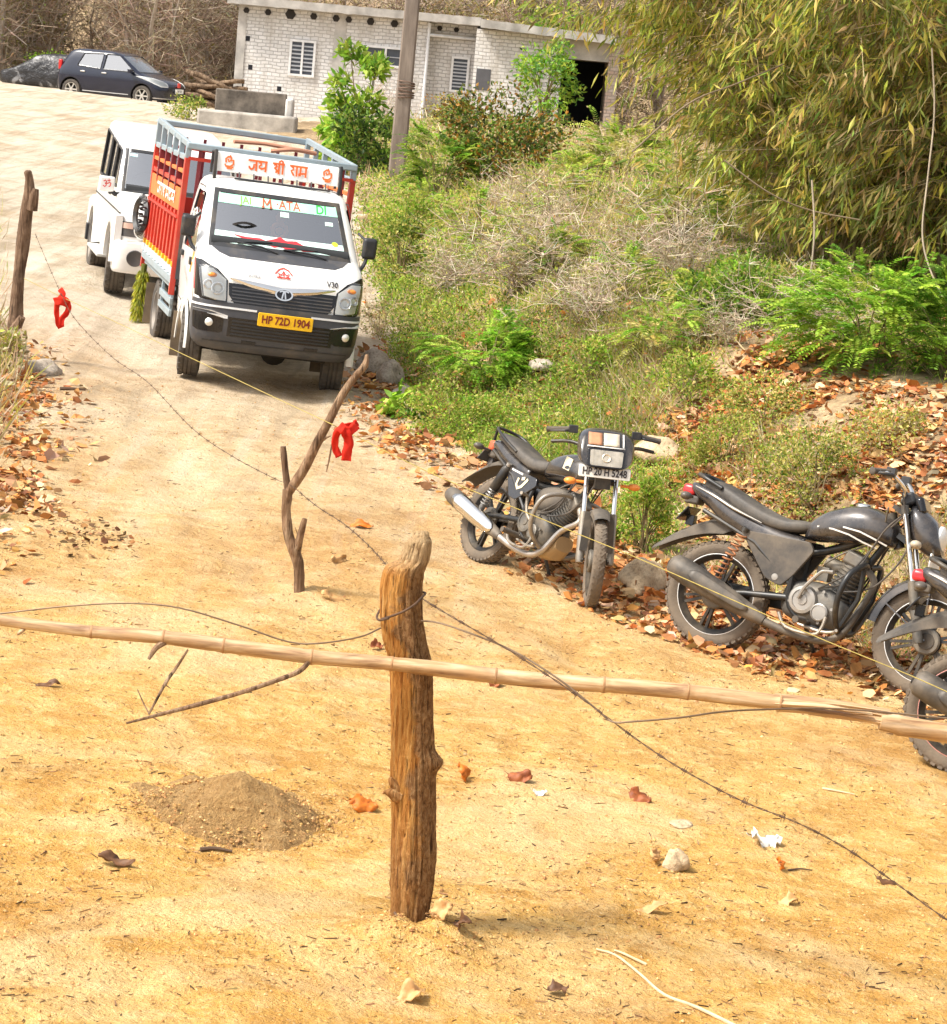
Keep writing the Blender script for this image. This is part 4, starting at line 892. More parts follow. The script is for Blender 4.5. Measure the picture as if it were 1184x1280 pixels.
        mb.add([fs(*q,0) for q in ((.22,1.09),(.14,1.09),(-.02,.90),(.06,.90))],[(0,1,2,3)],False); mb.build('stripe',mat('amber_stripe',(.80,.36,.02),.5),cab)
        strokes_into(m:=MB(),[[(-.36+k*.05,.92-.02*k+.03*(k%2)),(-.33+k*.05,.86-.02*k),(-.31+k*.05,.93-.02*k)] for k in range(6)],.012,fs); m.build('lettering',mat('faded_ink',(.25,.25,.27),.6),cab)
        # mirror
        mi=MB(); mi.box((.13,sg*.80,1.305),(.075,.125,.185)); mr=mi.build('side_mirror',BLACKP,cab,bevel=.03,seg=4); mi=MB(); mi.tube([(.13,sg*.79,1.24),(.16,sg*.76,1.15),(.2,sg*.71,1.10)],.017,8,interp=3); mi.build('mirror_arm',BLACKP,mr); mi=MB(); mi.tube([(.13,sg*.78,1.36),(.05,sg*.70,1.42)],.012,8); mi.build('mirror_arm',BLACKP,mr)
        mi=MB(); mi.box((.092,sg*.80,1.305),(.004,.10,.16)); mi.build('mirror_glass',CHROME,mr)
        # fender flare
        fl=MB(); yb=.715
        fl.lathe([(.335,-.03),(.337,sg*.03),(.365,sg*.032),(.38,sg*.012),(.375,-.03)],(0,sg*yb,.30),(0,1,0),26,arc=(PI*.98,PI*2.02))
        f_=fl.build('wheel_arch',WHITE,cab)
    # cowl, wipers
    mb=MB(); mb.rowpatch([(1.105,-.46,.46),(1.13,-.54,.54),(1.17,-.60,.60)],L.fn,.004,16,.006); cw=mb.build('cowl',DARKG,cab)
    for u0,u1 in ((-.38,-.03),(.02,.40)):
        mb=MB(); pa,na=L.fn(u1,1.165); pb,nb=L.fn(u0,1.215 if u0<-.2 else 1.20); mb.tube([pa+na*.012,pa*.6+pb*.4+na*.03,pb+nb*.016],[.009,.009,.006],6); 
        p3_,n3=L.fn(u0+.30,1.245 if u0<-.2 else 1.225); mb.tube([pb+nb*.012,(pb+p3_)/2+nb*.02,p3_+n3*.012],.008,6); mb.build('wiper',BLACKP,cab)
    # bumper with its lower intake
    mb=MB(); mb.rowpatch([(.335,-.70,.70),(.38,-.86,.86),(.50,-.90,.90),(.60,-.90,.90),(.70,-.84,.84),(.735,-.80,.80)],L.fn,.016,44,.03,nr=2); bp=mb.build('bumper',DARKG,tr)
    mb=MB()
    for k in range(5): z=.47+.028*k; mb.rowpatch([(z,-.40,.44),(z+.014,-.40,.44)],L.fn,.024,20,.010)
    mb.build('intake_slats',BLACKP,bp)
    mb=MB(); mb.rowpatch([(.455,-.43,.47),(.615,-.43,.47)],L.fn,.0185,20,.006); mb.build('intake',BLACKG,bp)
    TRIM=mat('trim_white',(.72,.73,.74),.35)
    for ua,ub in ((-.82,-.20),(.27,.82)): mb=MB(); mb.rowpatch([(.683,ua,ub),(.70,ua,ub)],L.fn,.022,18,.01); mb.build('bumper_trim',TRIM,bp)
    mb=MB(); mb.rowpatch([(.40,-.62,.62),(.41,-.62,.62)],L.fn,.020,24,.008); mb.build('bumper_lip',BLACKP,bp)
    for q in (-.24,.30): 
        mb=MB(); mb.rowpatch([(.405,q-.06,q+.06),(.437,q-.06,q+.06)],L.fn,.0195,3,.006); mb.build('tow_hook_cover',BLACKG,bp)
    for sg in (-1,1):
        mb=MB(); s=lambda a,b:tuple(sorted((sg*a,sg*b))); mb.rowpatch([(.475,*s(.50,.68)),(.49,*s(.47,.74)),(.60,*s(.47,.76)),(.63,*s(.52,.76))],L.fn,.018,10,.004); pk=mb.build('fog_lamp_recess',BLACKG,bp)
        p,n=L.fn(sg*.585,.555); mb=MB(); mb.lathe([(0,.02),(.022,.016),(.034,.006),(.034,-.004)],p+n*.02,n,20); mb.build('fog_lamp',REFL,pk)
        mb=MB(); mb.rowpatch([(.615,*s(.44,.50)),(.64,*s(.56,.745)),(.665,*s(.70,.76))] if sg>0 else [(.60,*s(.44,.47)),(.625,*s(.44,.60)),(.655,*s(.58,.76))],L.fn,.024,8,.008); mb.build('fog_lamp_accent',mat('trim_white2',(.74,.75,.75),.35),pk)
        # headlamp
        mb=MB(); mb.rowpatch([(.72,*s(.46,.60)),(.76,*s(.46,.80)),(.92,*s(.47,.83)),(1.0,*s(.56,.835)),(1.055,*s(.70,.82))],L.fn,.004,14,.006,nr=2); hs=mb.build('headlight',BLACKG,tr)
        mb=MB(); mb.rowpatch([(.745,*s(.475,.56)),(.765,*s(.472,.655)),(.92,*s(.485,.69)),(1.0,*s(.60,.705))],L.fn,.0075,10,.005,nr=2); mb.build('reflector',REFL,hs)
        for u_,z_,r_ in ((.55,.84,.055),(.625,.865,.045)):
            p,n=L.fn(sg*u_,z_); mb=MB(); mb.lathe([(r_,.012),(r_*.9,.013),(r_*.75,.003),(r_*.35,-.004),(0,-.004)],p+n*.008,n,20); mb.build('reflector_bowl',CHROME,hs)
        p,n=L.fn(sg*.60,.945); mb=MB(); mb.sph(p+n*.01,(.02,.04,.022),12,8); mb.build('indicator',AMBER,hs)
        mb=MB(); mb.rowpatch([(.74,*s(.47,.565)),(.76,*s(.468,.66)),(.92,*s(.482,.70)),(1.005,*s(.60,.712))],L.fn,.024,10,.004,nr=2); mb.build('lens',LENS,hs)
        mb=MB(); mb.rowpatch([(.80,*s(.84,.86)),(.95,*s(.845,.87)),(1.06,*s(.825,.85))],L.fn,.004,3,.005,nr=3); mb.build('red_stripe',mat('stripe_red',(.75,.03,.06),.5),tr)
    # grille, chrome strip, badge
    mb=MB(); mb.rowpatch([(.735,-.40,.41),(.80,-.45,.46),(.90,-.46,.47)],L.fn,.005,20,.006); gr=mb.build('grille',BLACKG,tr)
    mb=MB()
    for k in range(5): z=.748+.028*k; mb.rowpatch([(z,-.425,.435),(z+.011,-.43,.44)],L.fn,.018,20,.014)
    mb.build('grille_slats',DARKG,gr)
    mb=MB(); sw_=lambda u,v:L.fn(v,u); cols=[]
    for k in range(25):
        u=-.455+.91*k/24; q=abs(u)/.455; zc=.888+.050*q**1.2; h=.034*(1-q**2)+.008; cols.append((u,zc-h,zc+h*.55))
    vs=[]; mb.grid([[L.fn(u,a_+(b_-a_)*j/4)[0]+L.fn(u,a_+(b_-a_)*j/4)[1]*(.014+.012*math.sin(PI*j/4)) for j in range(5)] for u,a_,b_ in cols]); mb.build('chrome_strip',CHROME,gr)
    p,n=L.fn(.01,.853); ux=Vector((0,1,0)); uz=n.cross(ux)*-1; uz=Vector((0,0,1))-n*n.z; uz.normalize()
    ell=lambda r,s:[(r*math.cos(2*PI*k/32),s*math.sin(2*PI*k/32)) for k in range(32)]; em=lambda a_,b_,h:p+n*(.03+h)+ux*a_+uz*b_
    mb=MB(); o_=ell(.078,.052); i_=ell(.064,.040); mb.loft([[Vector(em(*q,0)) for q in o_],[Vector(em(*q,.01)) for q in o_],[Vector(em(*q,.01)) for q in i_],[Vector(em(*q,0)) for q in i_]],False)
    fb=MB(); fb.add([em(*q,.004) for q in i_],[tuple(range(32))],False); fb.build('badge_field',BLACKG,gr)
    mb.build('badge',[CHROME],gr); mb=MB(); mb.mi=0
    strokes_into(mb,[[(-.040,.022),(-.02,.03),(0,.028),(.02,.03),(.040,.022)],[(-.004,.026),(-.010,0),(-.016,-.036)],[(.004,.026),(.010,0),(.016,-.036)]],.012,lambda a_,b_,h:em(a_,b_,.006+h)); mb.build('badge_mark',CHROME,gr)
    mb=MB(); text_into(mb,'V30',.062,fw(.43,.985,.003),.002,bold=.001); mb.build('lettering',DARKG,cab)
    mb=MB(); text_into(mb,'INTRA',.036,fw(-.25,.978,.003),.002); mb.build('lettering',CHROME,cab)
    mb=MB(); q=fw(.0,1.025,.003)
    strokes_into(mb,[[(-.075,-.005),(-.04,.03),(0,.045),(.04,.03),(.075,-.005)],[(-.06,-.03),(.06,-.03)],[(-.05,0),(-.02,-.01),(0,.02),(.02,-.01),(.05,0)],[(0,.02),(0,-.02)],[(-.045,-.018),(-.02,-.03)],[(.045,-.018),(.02,-.03)]],.010,q); mb.build('emblem',REDP,cab)
    # plate
    PX=.735; mb=MB(); mb.prism(rpoly([(-.19,.575),(.285,.575),(.285,.69),(-.19,.69)],.012),PX-.012,PX,YZ); pl=mb.build('number_plate',PLATEY,bp,bevel=.003)
    mb=MB(); text_into(mb,'HP 72D 1904',.088,lambda u,v,h:(PX+.001+h,u*.86+.05,v*1.05+.632),.002,bold=.0025); mb.build('lettering',mat('plate_maroon',(.20,.02,.01),.5),pl)
    # interior
    mb=MB(); mb.tube([(.18,-.60,1.19),(.2,0,1.20),(.18,.60,1.19)],[.07,.07,.07],10); mb.build('dashboard',INTER,cab)
    mb=MB(); c=Vector((-.02,-.30,1.27)); n=Vector((-.75,0,.66)); mb.lathe([(.155,-.012),(.17,0),(.155,.012),(.14,0)],c,n,28,closed=True); mb.tube([c-Vector((0,.15,0)),c,c+Vector((0,.15,0))],.012,6); mb.build('steering_wheel',BLACKP,cab)
    for sy in (-.3,.3):
        mb=MB(); mb.box((-.52,sy,1.25),(.12,.42,.36)); mb.box((-.53,sy,1.47),(.08,.22,.12)); mb.build('seat',SEATM,cab,bevel=.03,seg=3)
    # sign on the roof
    Sx=-.47; mb=MB(); sgn=lambda a_,b_,h:(Sx-.0-(b_-1.86)*.22+h,a_,b_)
    mb.prism(rpoly([(-.545,1.78),(.555,1.78),(.555,1.95),(-.545,1.95)],.015),-.05,0,sgn); sb=mb.build('sign_board',mat('sign_white',(.82,.82,.80),.5),tr,bevel=.004)
    st,wd=devanagari(['जय','श','रआम'],.55); k_=.088; o0=-wd*k_*1.02/2
    mb=MB(); strokes_into(mb,[[(o0+a_*k_*1.02,1.822+b_*k_) for a_,b_ in s] for s in st],.0165,lambda a_,b_,h:sgn(a_,b_,.001+h)); mb.build('lettering',mat('orange_ink',(.78,.13,.02),.5),sb)
    for cu in (-.435,.45):
        mb=MB(); e=[[(-.03,.0),(-.035,.03),(-.012,.05),(.012,.045),(.012,.02),(-.008,.01),(-.012,.03)],[(.012,.02),(.035,.025),(.035,-.01),(.01,-.03),(-.03,-.03),(-.04,-.012)],[(-.02,-.045),(.02,-.045),(.034,-.03)],[(0,.05),(.008,.062)]]
        strokes_into(mb,[[(cu+a_,1.862+b_*1.05) for a_,b_ in s] for s in e],.016,lambda a_,b_,h:sgn(a_,b_,.001+h)); mb.build('emblem',mat('orange_ink2',(.80,.16,.03),.5),sb)
    for yy in (-.56,.57):
        mb=MB(); mb.tube([(Sx-.02,yy,1.96),(Sx+.03,yy,1.80),(Sx+.02,yy*.99,1.70)],.016,6); mb.tube([(Sx-.02,yy,1.95),(Sx-.22,yy,1.94),(Sx-.22,yy,1.75)],.013,6); mb.build('bracket',BLACKP,tr)
    mb=MB(); mb.tube([(Sx+.06,-.38,1.735),(Sx+.06,.48,1.735)],.010,6)
    for k in range(7): mb.tube([(Sx+.06,-.34+.13*k,1.735),(Sx+.02,-.34+.13*k,1.79)],.007,5)
    mb.build('sign_rail',BLACKP,tr)
    # ---------------- cargo bed
    RED_=mat('bed_red',(.46,.028,.012),.45,0,.15,4,coat=.2,dust=.2); ORNG=mat('bed_orange',(.70,.17,.035),.45,0,.12,4,dust=.15); YEL=mat('bed_yellow',(.85,.42,.015),.45); DRED=mat('bed_dark_red',(.16,.012,.02),.5); BW_=mat('bed_white',(.70,.74,.76),.45,0,.08,6,dust=.25)
    XF,XR,W=-.86,-3.62,.755
    mb=MB(); mb.box(((XF+XR)/2,0,.72),(XF-XR,2*W,.05)); bed=mb.build('cargo_bed',DARKG,tr)
    for sg in (-1,1):
        sd=MB(); y=sg*W
        sd.mi=0; sd.box(((XF+XR)/2,y,1.10),(XF-XR-.06,.014,.52))                 # red sheet
        n=9
        for k in range(n+1):
            xx=XR+.06+(XF-XR-.12)*k/n; sd.mi=0; sd.box((xx,y+sg*.016,1.12),(.085,.026,.46),top=(1,1))
            sd.mi=1; sd.box((xx,y+sg*.018,.872),(.09,.030,.05)); sd.mi=2; sd.box((xx,y+sg*.018,.81),(.09,.032,.075))
        sd.mi=2; sd.box(((XF+XR)/2,y+sg*.002,.81),(XF-XR-.06,.016,.08))
        for k in range(26):
            xx=XR+.1+(XF-XR-.2)*k/25; sd.mi=0; sd.bar((xx-.035,y+sg*.035,1.312),(xx+.035,y+sg*.035,1.288),.02,.016)
        sp=sd.build('side_panel',[RED_,YEL,BW_],bed,bevel=.004)
        sd=MB(); sd.box(((XF+XR)/2,y+sg*.012,1.455),(XF-XR-.08,.022,.20)); op=sd.build('name_panel',ORNG,bed,bevel=.004)
        st,wd=devanagari(['जगद','मटय'],.25); sd=MB(); kx=.30
        strokes_into(sd,[[( -2.9+a_*kx if sg<0 else -1.6-a_*kx,1.40+b_*.10) for a_,b_ in s] for s in st],.026,lambda a_,b_,h:(a_,y+sg*(.0245+h),b_)); sd.build('lettering',PLATEW,op)
        # lower chassis rail and underrun
        sd=MB(); sd.box(((XF+XR)/2,y,.735),(XF-XR,.06,.07)); sd.box(((XF+XR)/2,y-sg*.02,.66),(XF-XR,.03,.035)); sd.build('bed_rail',STEEL,bed,bevel=.006)
        sd=MB(); 
        for zz in (.53,.42): sd.box((-1.45,y-sg*.02,zz),(.95,.03,.06))
        for xx in (-1.85,-1.05): sd.box((xx,y-sg*.03,.56),(.04,.03,.30))
        sd.build('side_guard',STEEL,tr,bevel=.004)
        # rails
        for zz,m_,h_ in ((1.60,RED_,.045),(1.71,ORNG,.035),(1.84,STEEL,.05),(1.99,STEEL,.055)):
            sd=MB(); lift=.09 if zz>1.9 else .0; sd.bar((XF,y,zz-.03*(zz>1.9)),(XR,y,zz+lift),.04,h_); sd.build('side_rail',m_,bed,bevel=.006)
        for k in range(6):
            xx=XR+.02+(XF-XR-.04)*k/5; sd=MB(); end=k in (0,5); wd_=.075 if end else .055; sd.mi=0; sd.box((xx,y+sg*.004,(.60 if end else 1.5)/2+1.84/2),(wd_,.05,1.84-(.60 if end else 1.5))); sd.mi=1; hh_=.14+.10*(XF-xx)/(XF-XR); sd.box((xx,y+sg*.004,1.84+hh_/2),(wd_,.05,hh_)); sd.build('stake',[RED_ if end else DRED,STEEL],bed,bevel=.005)
    for xx,low in ((XF+.02,False),(XR-.02,True)):
        sd=MB(); sd.box((xx,0,2.065 if low else 1.955),(.07,2*W+.05,.062)); sd.build('end_rail',STEEL,bed,bevel=.012)
        sd=MB(); sd.box((xx,0,1.84),(.03,2*W,.03)) ; sd.build('end_rail',RED_,bed)
        for k in range(8):
            yy=-W+.1+(2*W-.2)*k/7; sd=MB(); sd.box((xx,yy,1.40),(.022,.03,1.1)); sd.build('end_bar',DRED,bed)
        sd=MB(); sd.box((xx,0,1.05),(.02,2*W-.02,.6)); sd.build('end_panel',RED_ if low else DARKG,bed)
    sd=MB(); sd.tube([(XF-.5,-.30,2.03),(XF-.6,0,2.045),(XF-.5,.42,2.03)],.018,7); sd.tube([(XF-.15,.0,2.0),(XF-.12,.2,2.04),(XF-.2,.42,2.03)],.02,7,interp=4); sd.build('lashing_rope',mat('old_rope',(.45,.22,.14),.9),bed)
    # black hose coil hung on the bed side, yellow-green brush hung low, mud flaps
    sd=MB(); sd.lathe([(.17,-.03),(.20,0),(.17,.03),(.14,0)],(XR+.10,-W-.09,1.12),(.25,-1,0),26,closed=True)
    for k in range(14): q=2*PI*k/14; c=Vector((XR+.10,-W-.09,1.12))+Vector((math.cos(q)*.17,-.0,math.sin(q)*.17)); sd.lathe([(.036,-.01),(.042,0),(.036,.01)],c,(-math.sin(q),0,math.cos(q)),10)
    sd.build('hose_coil',BLACKP,bed)
    n=1500; z=rng.uniform(.12,.60,n); q=rng.uniform(0,2*PI,n); rr=.07*np.sqrt(rng.uniform(0,1,n))*(1.1-.3*(z>.5)); Pp=np.stack([XR+.42+rr*np.cos(q),-W-.03+rr*np.sin(q)*.8,z],1); Dd=np.stack([np.cos(q)*.6,np.sin(q)*.6,-1+0*q],1)
    v,f,c=leaves_geo(Pp,Dd,rng.uniform(.05,.09,n),.008,pick([(.42,.42,.02),(.30,.33,.02),(.55,.50,.05),(.16,.2,.015)],n,.2)); np_mesh('tassel',v,f,leafmat('tassel_fibre',.2),bed,c)
    sd=MB()
    sd.tube([(XR+.42,-W-.03,.66),(XR+.42,-W-.03,.12)],.03,8); sd.build('tassel_core',mat('tassel_dark',(.10,.11,.01),.8),bed)
    for sg in (-1,1):
        for xx in (-.47,-3.0): sd=MB(); sd.box((xx,sg*.64,.30),(.012,.24,.40)); sd.build('mud_flap',mat('mud_flap_rubber',(.12,.09,.065),.8,dust=.7),tr)
        make_wheel(tr,(0,sg*.635,.295),.295,.185,.185,sg,steer=R(-9)); make_wheel(tr,(-2.38,sg*.635,.295),.295,.185,.185,sg)
    sd=MB()
    for yy in (-.36,.36): sd.box((-1.6,yy,.56),(3.9,.08,.14))
    for xx in (0,-2.38): sd.tube([(xx,-.6,.295),(xx,.6,.295)],.05,8); sd.sph((xx,.1,.29),(.13,.12,.12))
    sd.box((-.1,0,.50),(1.2,1.0,.28)); sd.box((-1.5,.5,.48),(.5,.3,.24)); sd.tube([(.35,-.5,.31),(.35,.5,.31)],.03,8); sd.build('chassis',UNDER,tr)
    orient(tr,(x0,y0,H(x0,y0)-.01),(math.sin(a),-math.cos(a),0),UP,lean=0)
    tr.matrix_world=tr.matrix_world@Matrix.Rotation(R(-1.3),4,'X'); tr.matrix_world=tr.matrix_world@Matrix.Translation((0,-.012,0))
    # garland hung behind the windscreen
    gb=MB(); gb.lathe([(.062,-.02),(.082,0),(.062,.02),(.042,0)],(0,0,-.03),(1,0,.1),20,closed=True); gb.sph((0,0,.085),(.03,.045,.05),12,8); gb.sph((0,0,.14),(.02,.03,.03)); gb.tube([(0,0,.16),(-.01,0,.22)],.004,5); gb.sph((0,.0,-.03),(.02,.04,.03),10,6)
    for i,p in enumerate(gb.v): gb.v[i]=p+Vector((1,1,1))*.012*mnoise.noise(p*40)
    go=gb.build('garland',mat('marigold',(.72,.16,.03),.8,bump=.4)); go.matrix_world=tr.matrix_world@Matrix.Translation((-.17,.035,1.37)); tag(go,'orange idol garland hanging behind the truck windscreen','garland')
    return tr
TRUCK=build_truck()
# ------------------------------------------------------------------ white utility vehicle behind the truck
def build_suv():
    a=R(14); x0,y0=-3.50,26.15
    sv=thing('utility_vehicle','white boxy utility vehicle parked close behind the goods truck','car')
    LV=[(.36,.46,-3.0,.64,.06,.03),(.44,.50,-3.0,.67,.08,.03),(.62,.52,-3.0,.685,.08,.04),(.80,.53,-3.0,.69,.09,.05),(.88,.51,-3.0,.69,.10,.06),(.935,.42,-3.0,.685,.10,.06),(.985,.12,-3.0,.68,.10,.05),(1.03,-.20,-3.0,.678,.10,.05),(1.06,-.33,-3.0,.675,.08,.05),
        (1.10,-.40,-3.0,.67,.06,.05),(1.30,-.53,-2.97,.652,.06,.045),(1.50,-.66,-2.94,.632,.06,.04),(1.555,-.70,-2.92,.62,.08,.04),(1.59,-.76,-2.88,.59,.1,.04),(1.605,-.86,-2.80,.52,.1,.03)]
    L=Loft(LV,rcr=.08,bowr=.02); mb=MB(); L.solid(mb); body=mb.build('body',WHITE,sv)
    wsp=rpoly([(-.59,1.10),(.59,1.10),(.56,1.50),(-.56,1.50)],.04); wins=[rpoly(p,.03) for p in ([(-.55,1.10),(-.73,1.49),(-1.22,1.49),(-1.22,1.10)],[(-1.31,1.10),(-1.31,1.49),(-1.95,1.49),(-1.95,1.10)],[(-2.06,1.10),(-2.06,1.49),(-2.82,1.49),(-2.85,1.10)])]
    cs=[cutter(wsp,-.95,.4,YZ)]+[cutter(p,-1,1,XZ) for p in wins]
    for wx in (0,-2.48): cs+=[disc_cutter(wx,.36,.40,-1,-.42),disc_cutter(wx,.36,.40,.42,1)]
    boolean_cut(body,cs)
    mb=MB(); mb.rowpatch([(1.085+.43*k/6,-.60+.0*k,.60) for k in range(7)],L.fn,-.003,12,.004); gl=mb.build('windshield',GLASS,body)
    mb=MB()
    for z0,z1 in ((1.07,1.105),(1.495,1.52)): mb.rowpatch([(z0,-.61,.61),(z1,-.61,.61)],L.fn,.004,12,.006)
    for sg in (-1,1): mb.rowpatch([(1.07+.45*k/5,*sorted((sg*(.597-.03*k/5),sg*(.632-.03*k/5)))) for k in range(6)],L.fn,.004,3,.006)
    mb.build('windshield_seal',BLACKP,body)
    mb=MB(); mb.rowpatch([(1.445,-.555,-.47),(1.475,-.555,-.47)],L.fn,.002,2,.003); mb.build('sticker',mat('pass_sticker',(.5,.8,.85),.4),gl)
    for sg in (-1,1):
        for p in wins:
            mb=MB(); vs=[(x,sg*(L.at(z)[2]-.012),z) for x,z in p]; mb.add(vs,[tuple(range(len(vs)))],False); w_=mb.build('side_window',GLASSD,body)
            mb=MB(); c=[Vector((x,sg*(L.at(z)[2]+.002),z)) for x,z in p]; c.append(c[0]); mb.tube(c,.011,6); mb.build('window_seal',BLACKP,w_)
        sf=L.side(sg); mb=MB()
        for xx in (-.50,-1.265,-2.0):
            p0,n0=sf(xx,1.08);p1,n1=sf(xx,.47); mb.bar(p0,p1,.010,.004,up=n0)
        p0,_=sf(.40,.88);p1,_=sf(-2.95,.90); mb.bar(p0,p1,.012,.02,up=(0,sg,0)); mb.build('door_seam',BLACKP,body)
        for xx in (-1.12,-1.87):
            mb=MB(); p,n=sf(xx,1.0); mb.box(p+n*.015,(.13,.025,.035)); mb.build('door_handle',BLACKP,body,bevel=.006)
        for wx in (0,-2.48):
            out=[(-.50,.48),(-.50,.74),(-.40,.86),(.38,.86),(.47,.76),(.49,.50)] if wx==0 else [(-.46,.46),(-.46,.76),(-.36,.86),(.36,.86),(.46,.76),(.47,.46)]
            inn=[(.39*math.cos(PI*k/20),.36+.39*math.sin(PI*k/20)) for k in range(21)]
            poly=out[::-1]+[(x,z) for x,z in inn[::-1]]
            mb=MB(); n=len(inn); o2=[]
            for k in range(n):     # fender face as a strip from the arch to the outline
                q=PI-PI*k/(n-1); cx,cz=.39*math.cos(q),.36+.39*math.sin(q)
                t_=min((.49 if cx>0 else .48)/max(abs(math.cos(q)),1e-3),.50/max(math.sin(q),1e-3)); ox,oz=t_*math.cos(q),.36+t_*math.sin(q); o2.append(((cx,cz),(ox,oz)))
            yo=sg*.755; yi=sg*.66
            mb.grid([[Vector((wx+c[0],yi,c[1])) for c,o in o2],[Vector((wx+c[0],yo,c[1])) for c,o in o2],[Vector((wx+(c[0]*.2+o[0]*.8),yo+sg*.012,c[1]*.2+o[1]*.8)) for c,o in o2],[Vector((wx+o[0],yo-sg*.02,o[1])) for c,o in o2],[Vector((wx+o[0],yi,o[1]+.01)) for c,o in o2]])
            mb.build('fender',WHITE,body)
        mb=MB(); mb.box((-1.24,sg*.74,.335),(1.45,.14,.035)); mb.box((-1.24,sg*.66,.40),(1.3,.03,.12)); mb.build('side_step',mat('step_alu',(.6,.6,.58),.4,.3,dust=.4),sv,bevel=.008)
        mb=MB(); mb.box((-2.86,sg*.71,.42),(.10,.13,.20)); mb.build('mud_flap',BLACKP,sv,bevel=.01)
        # mirror with its mount
        mb=MB(); mb.box((-.34,sg*.80,1.13),(.06,.17,.165)); mr=mb.build('side_mirror',WHITE,body,bevel=.02,seg=3)
        mb=MB(); mb.tube([(-.37,sg*.66,1.03),(-.34,sg*.70,1.03),(-.34,sg*.74,1.06)],.026,8); mb.build('mirror_arm',BLACKP,mr)
        if sg<0:
            fr=lambda u,v,h:(-.309+h,-.80+u,1.13+v); mb=MB()
            strokes_into(mb,[[(-.04,.025),(-.02,.04),(-.005,.022),(-.02,.005),(-.005,-.012),(-.02,-.032),(-.042,-.02)],[(-.012,.004),(.012,.008),(.025,.022),(.04,.01),(.035,-.02),(.02,-.028)],[(.0,.042),(.016,.034),(.032,.044)],[(.014,.056),(.02,.05)]],.011,fr); mb.build('lettering',REDP,mr)
        # lamps
        mb=MB(); s=lambda a_,b_:tuple(sorted((sg*a_,sg*b_))); mb.rowpatch([(.645,*s(.30,.68)),(.80,*s(.30,.69))],L.fn,.006,10,.006); hl=mb.build('headlight',DARKG,sv)
        p,n=L.fn(sg*.44,.725); mb=MB(); mb.lathe([(0,.01),(.075,.006),(.085,.02),(.095,.015),(.095,-.01)],p+n*.004,n,26); mb.build('reflector',REFL,hl); mb=MB(); mb.lathe([(0,.035),(.05,.03),(.082,.014)],p+n*.008,n,26); mb.build('lens',LENS,hl)
        mb=MB(); mb.rowpatch([(.73,*s(.545,.67)),(.79,*s(.545,.68))],L.fn,.012,5,.008); mb.build('indicator',mat('indicator_pink',(.62,.42,.34),.3),hl)
        make_wheel(sv,(0,sg*.635,.345),.345,.215,.20,sg,m=SILVER,steer=R(-5)); make_wheel(sv,(-2.48,sg*.635,.345),.345,.215,.20,sg,m=SILVER)
    L2=Loft([(.25,.56,-.1,.70,.10,.05),(.29,.60,-.1,.725,.11,.06),(.50,.63,-.1,.74,.11,.06),(.585,.62,-.1,.735,.11,.06),(.60,.58,-.1,.71,.11,.06)],rcr=.02)
    mb=MB(); mb.rowpatch([(.26,-.92,.92),(.30,-.95,.95),(.50,-.97,.97),(.585,-.96,.96),(.602,-.92,.92)],L2.fn,0,36,.05,nr=2); mb.box((.50,0,.60),(.12,1.2,.02)); bp=mb.build('bumper',WHITE,sv)
    for sg in (-1,1):
        p,n=L2.fn(sg*.50,.43); mb=MB(); mb.lathe([(0,.002),(.075,.004),(.085,.008),(.09,0)],p+n*.002,n,24); fo=mb.build('fog_lamp_recess',DARKG,bp)
    mb=MB(); mb.rowpatch([(.66,-.28,.28),(.82,-.28,.28)],L.fn,.008,10,.008); mb.build('grille',BLACKG,sv)
    mb=MB(); fh=lambda u,v,h:(.642+h,u,v); mb.prism([(-.24,.40),(.24,.40),(.24,.50),(-.24,.50)],.0,.008,fh); mb.build('number_plate',PLATEY,bp)
    mb=MB(); mb.tube([(-.30,-.4,1.07),(-.44,-.15,1.115),(-.46,.08,1.14)],.008,6); mb.build('wiper',BLACKP,body)
    mb=MB(); mb.tube([(-.46,-.58,1.09),(-.44,.58,1.09)],.06,8); mb.build('dashboard',INTER,body)
    mb=MB(); c=Vector((-.72,-.33,1.17)); mb.lathe([(.155,-.012),(.17,0),(.155,.012),(.14,0)],c,(-.8,0,.6),24,closed=True); mb.build('steering_wheel',BLACKP,body)
    for xx in (-1.0,-1.85):
        for yy in (-.33,.33): mb=MB(); mb.box((xx,yy,1.2),(.13,.46,.34)); mb.box((xx,yy,1.40),(.09,.24,.12)); mb.build('seat',SEATM,body,bevel=.03)
    mb=MB(); mb.box((-1.25,0,.36),(3.2,.9,.2)); 
    for xx in (0,-2.48): mb.tube([(xx,-.6,.345),(xx,.6,.345)],.06,8)
    mb.build('chassis',UNDER,sv)
    for ch in sv.children_recursive:
        inv=ch.matrix_basis
        for v in ch.data.vertices:
            if v.co.z>1.04 and ch.parent!=None and 'wheel' not in ch.name and 'tyre' not in ch.name: v.co.z+=.075*max(0,-v.co.x-.62)*min(1,(v.co.z-1.04)/.45)
    orient(sv,(x0,y0,H(x0,y0)-.01),(math.sin(a),-math.cos(a),0),UP); sv.matrix_world=sv.matrix_world@Matrix.Rotation(R(-1.0),4,'X')
build_suv()
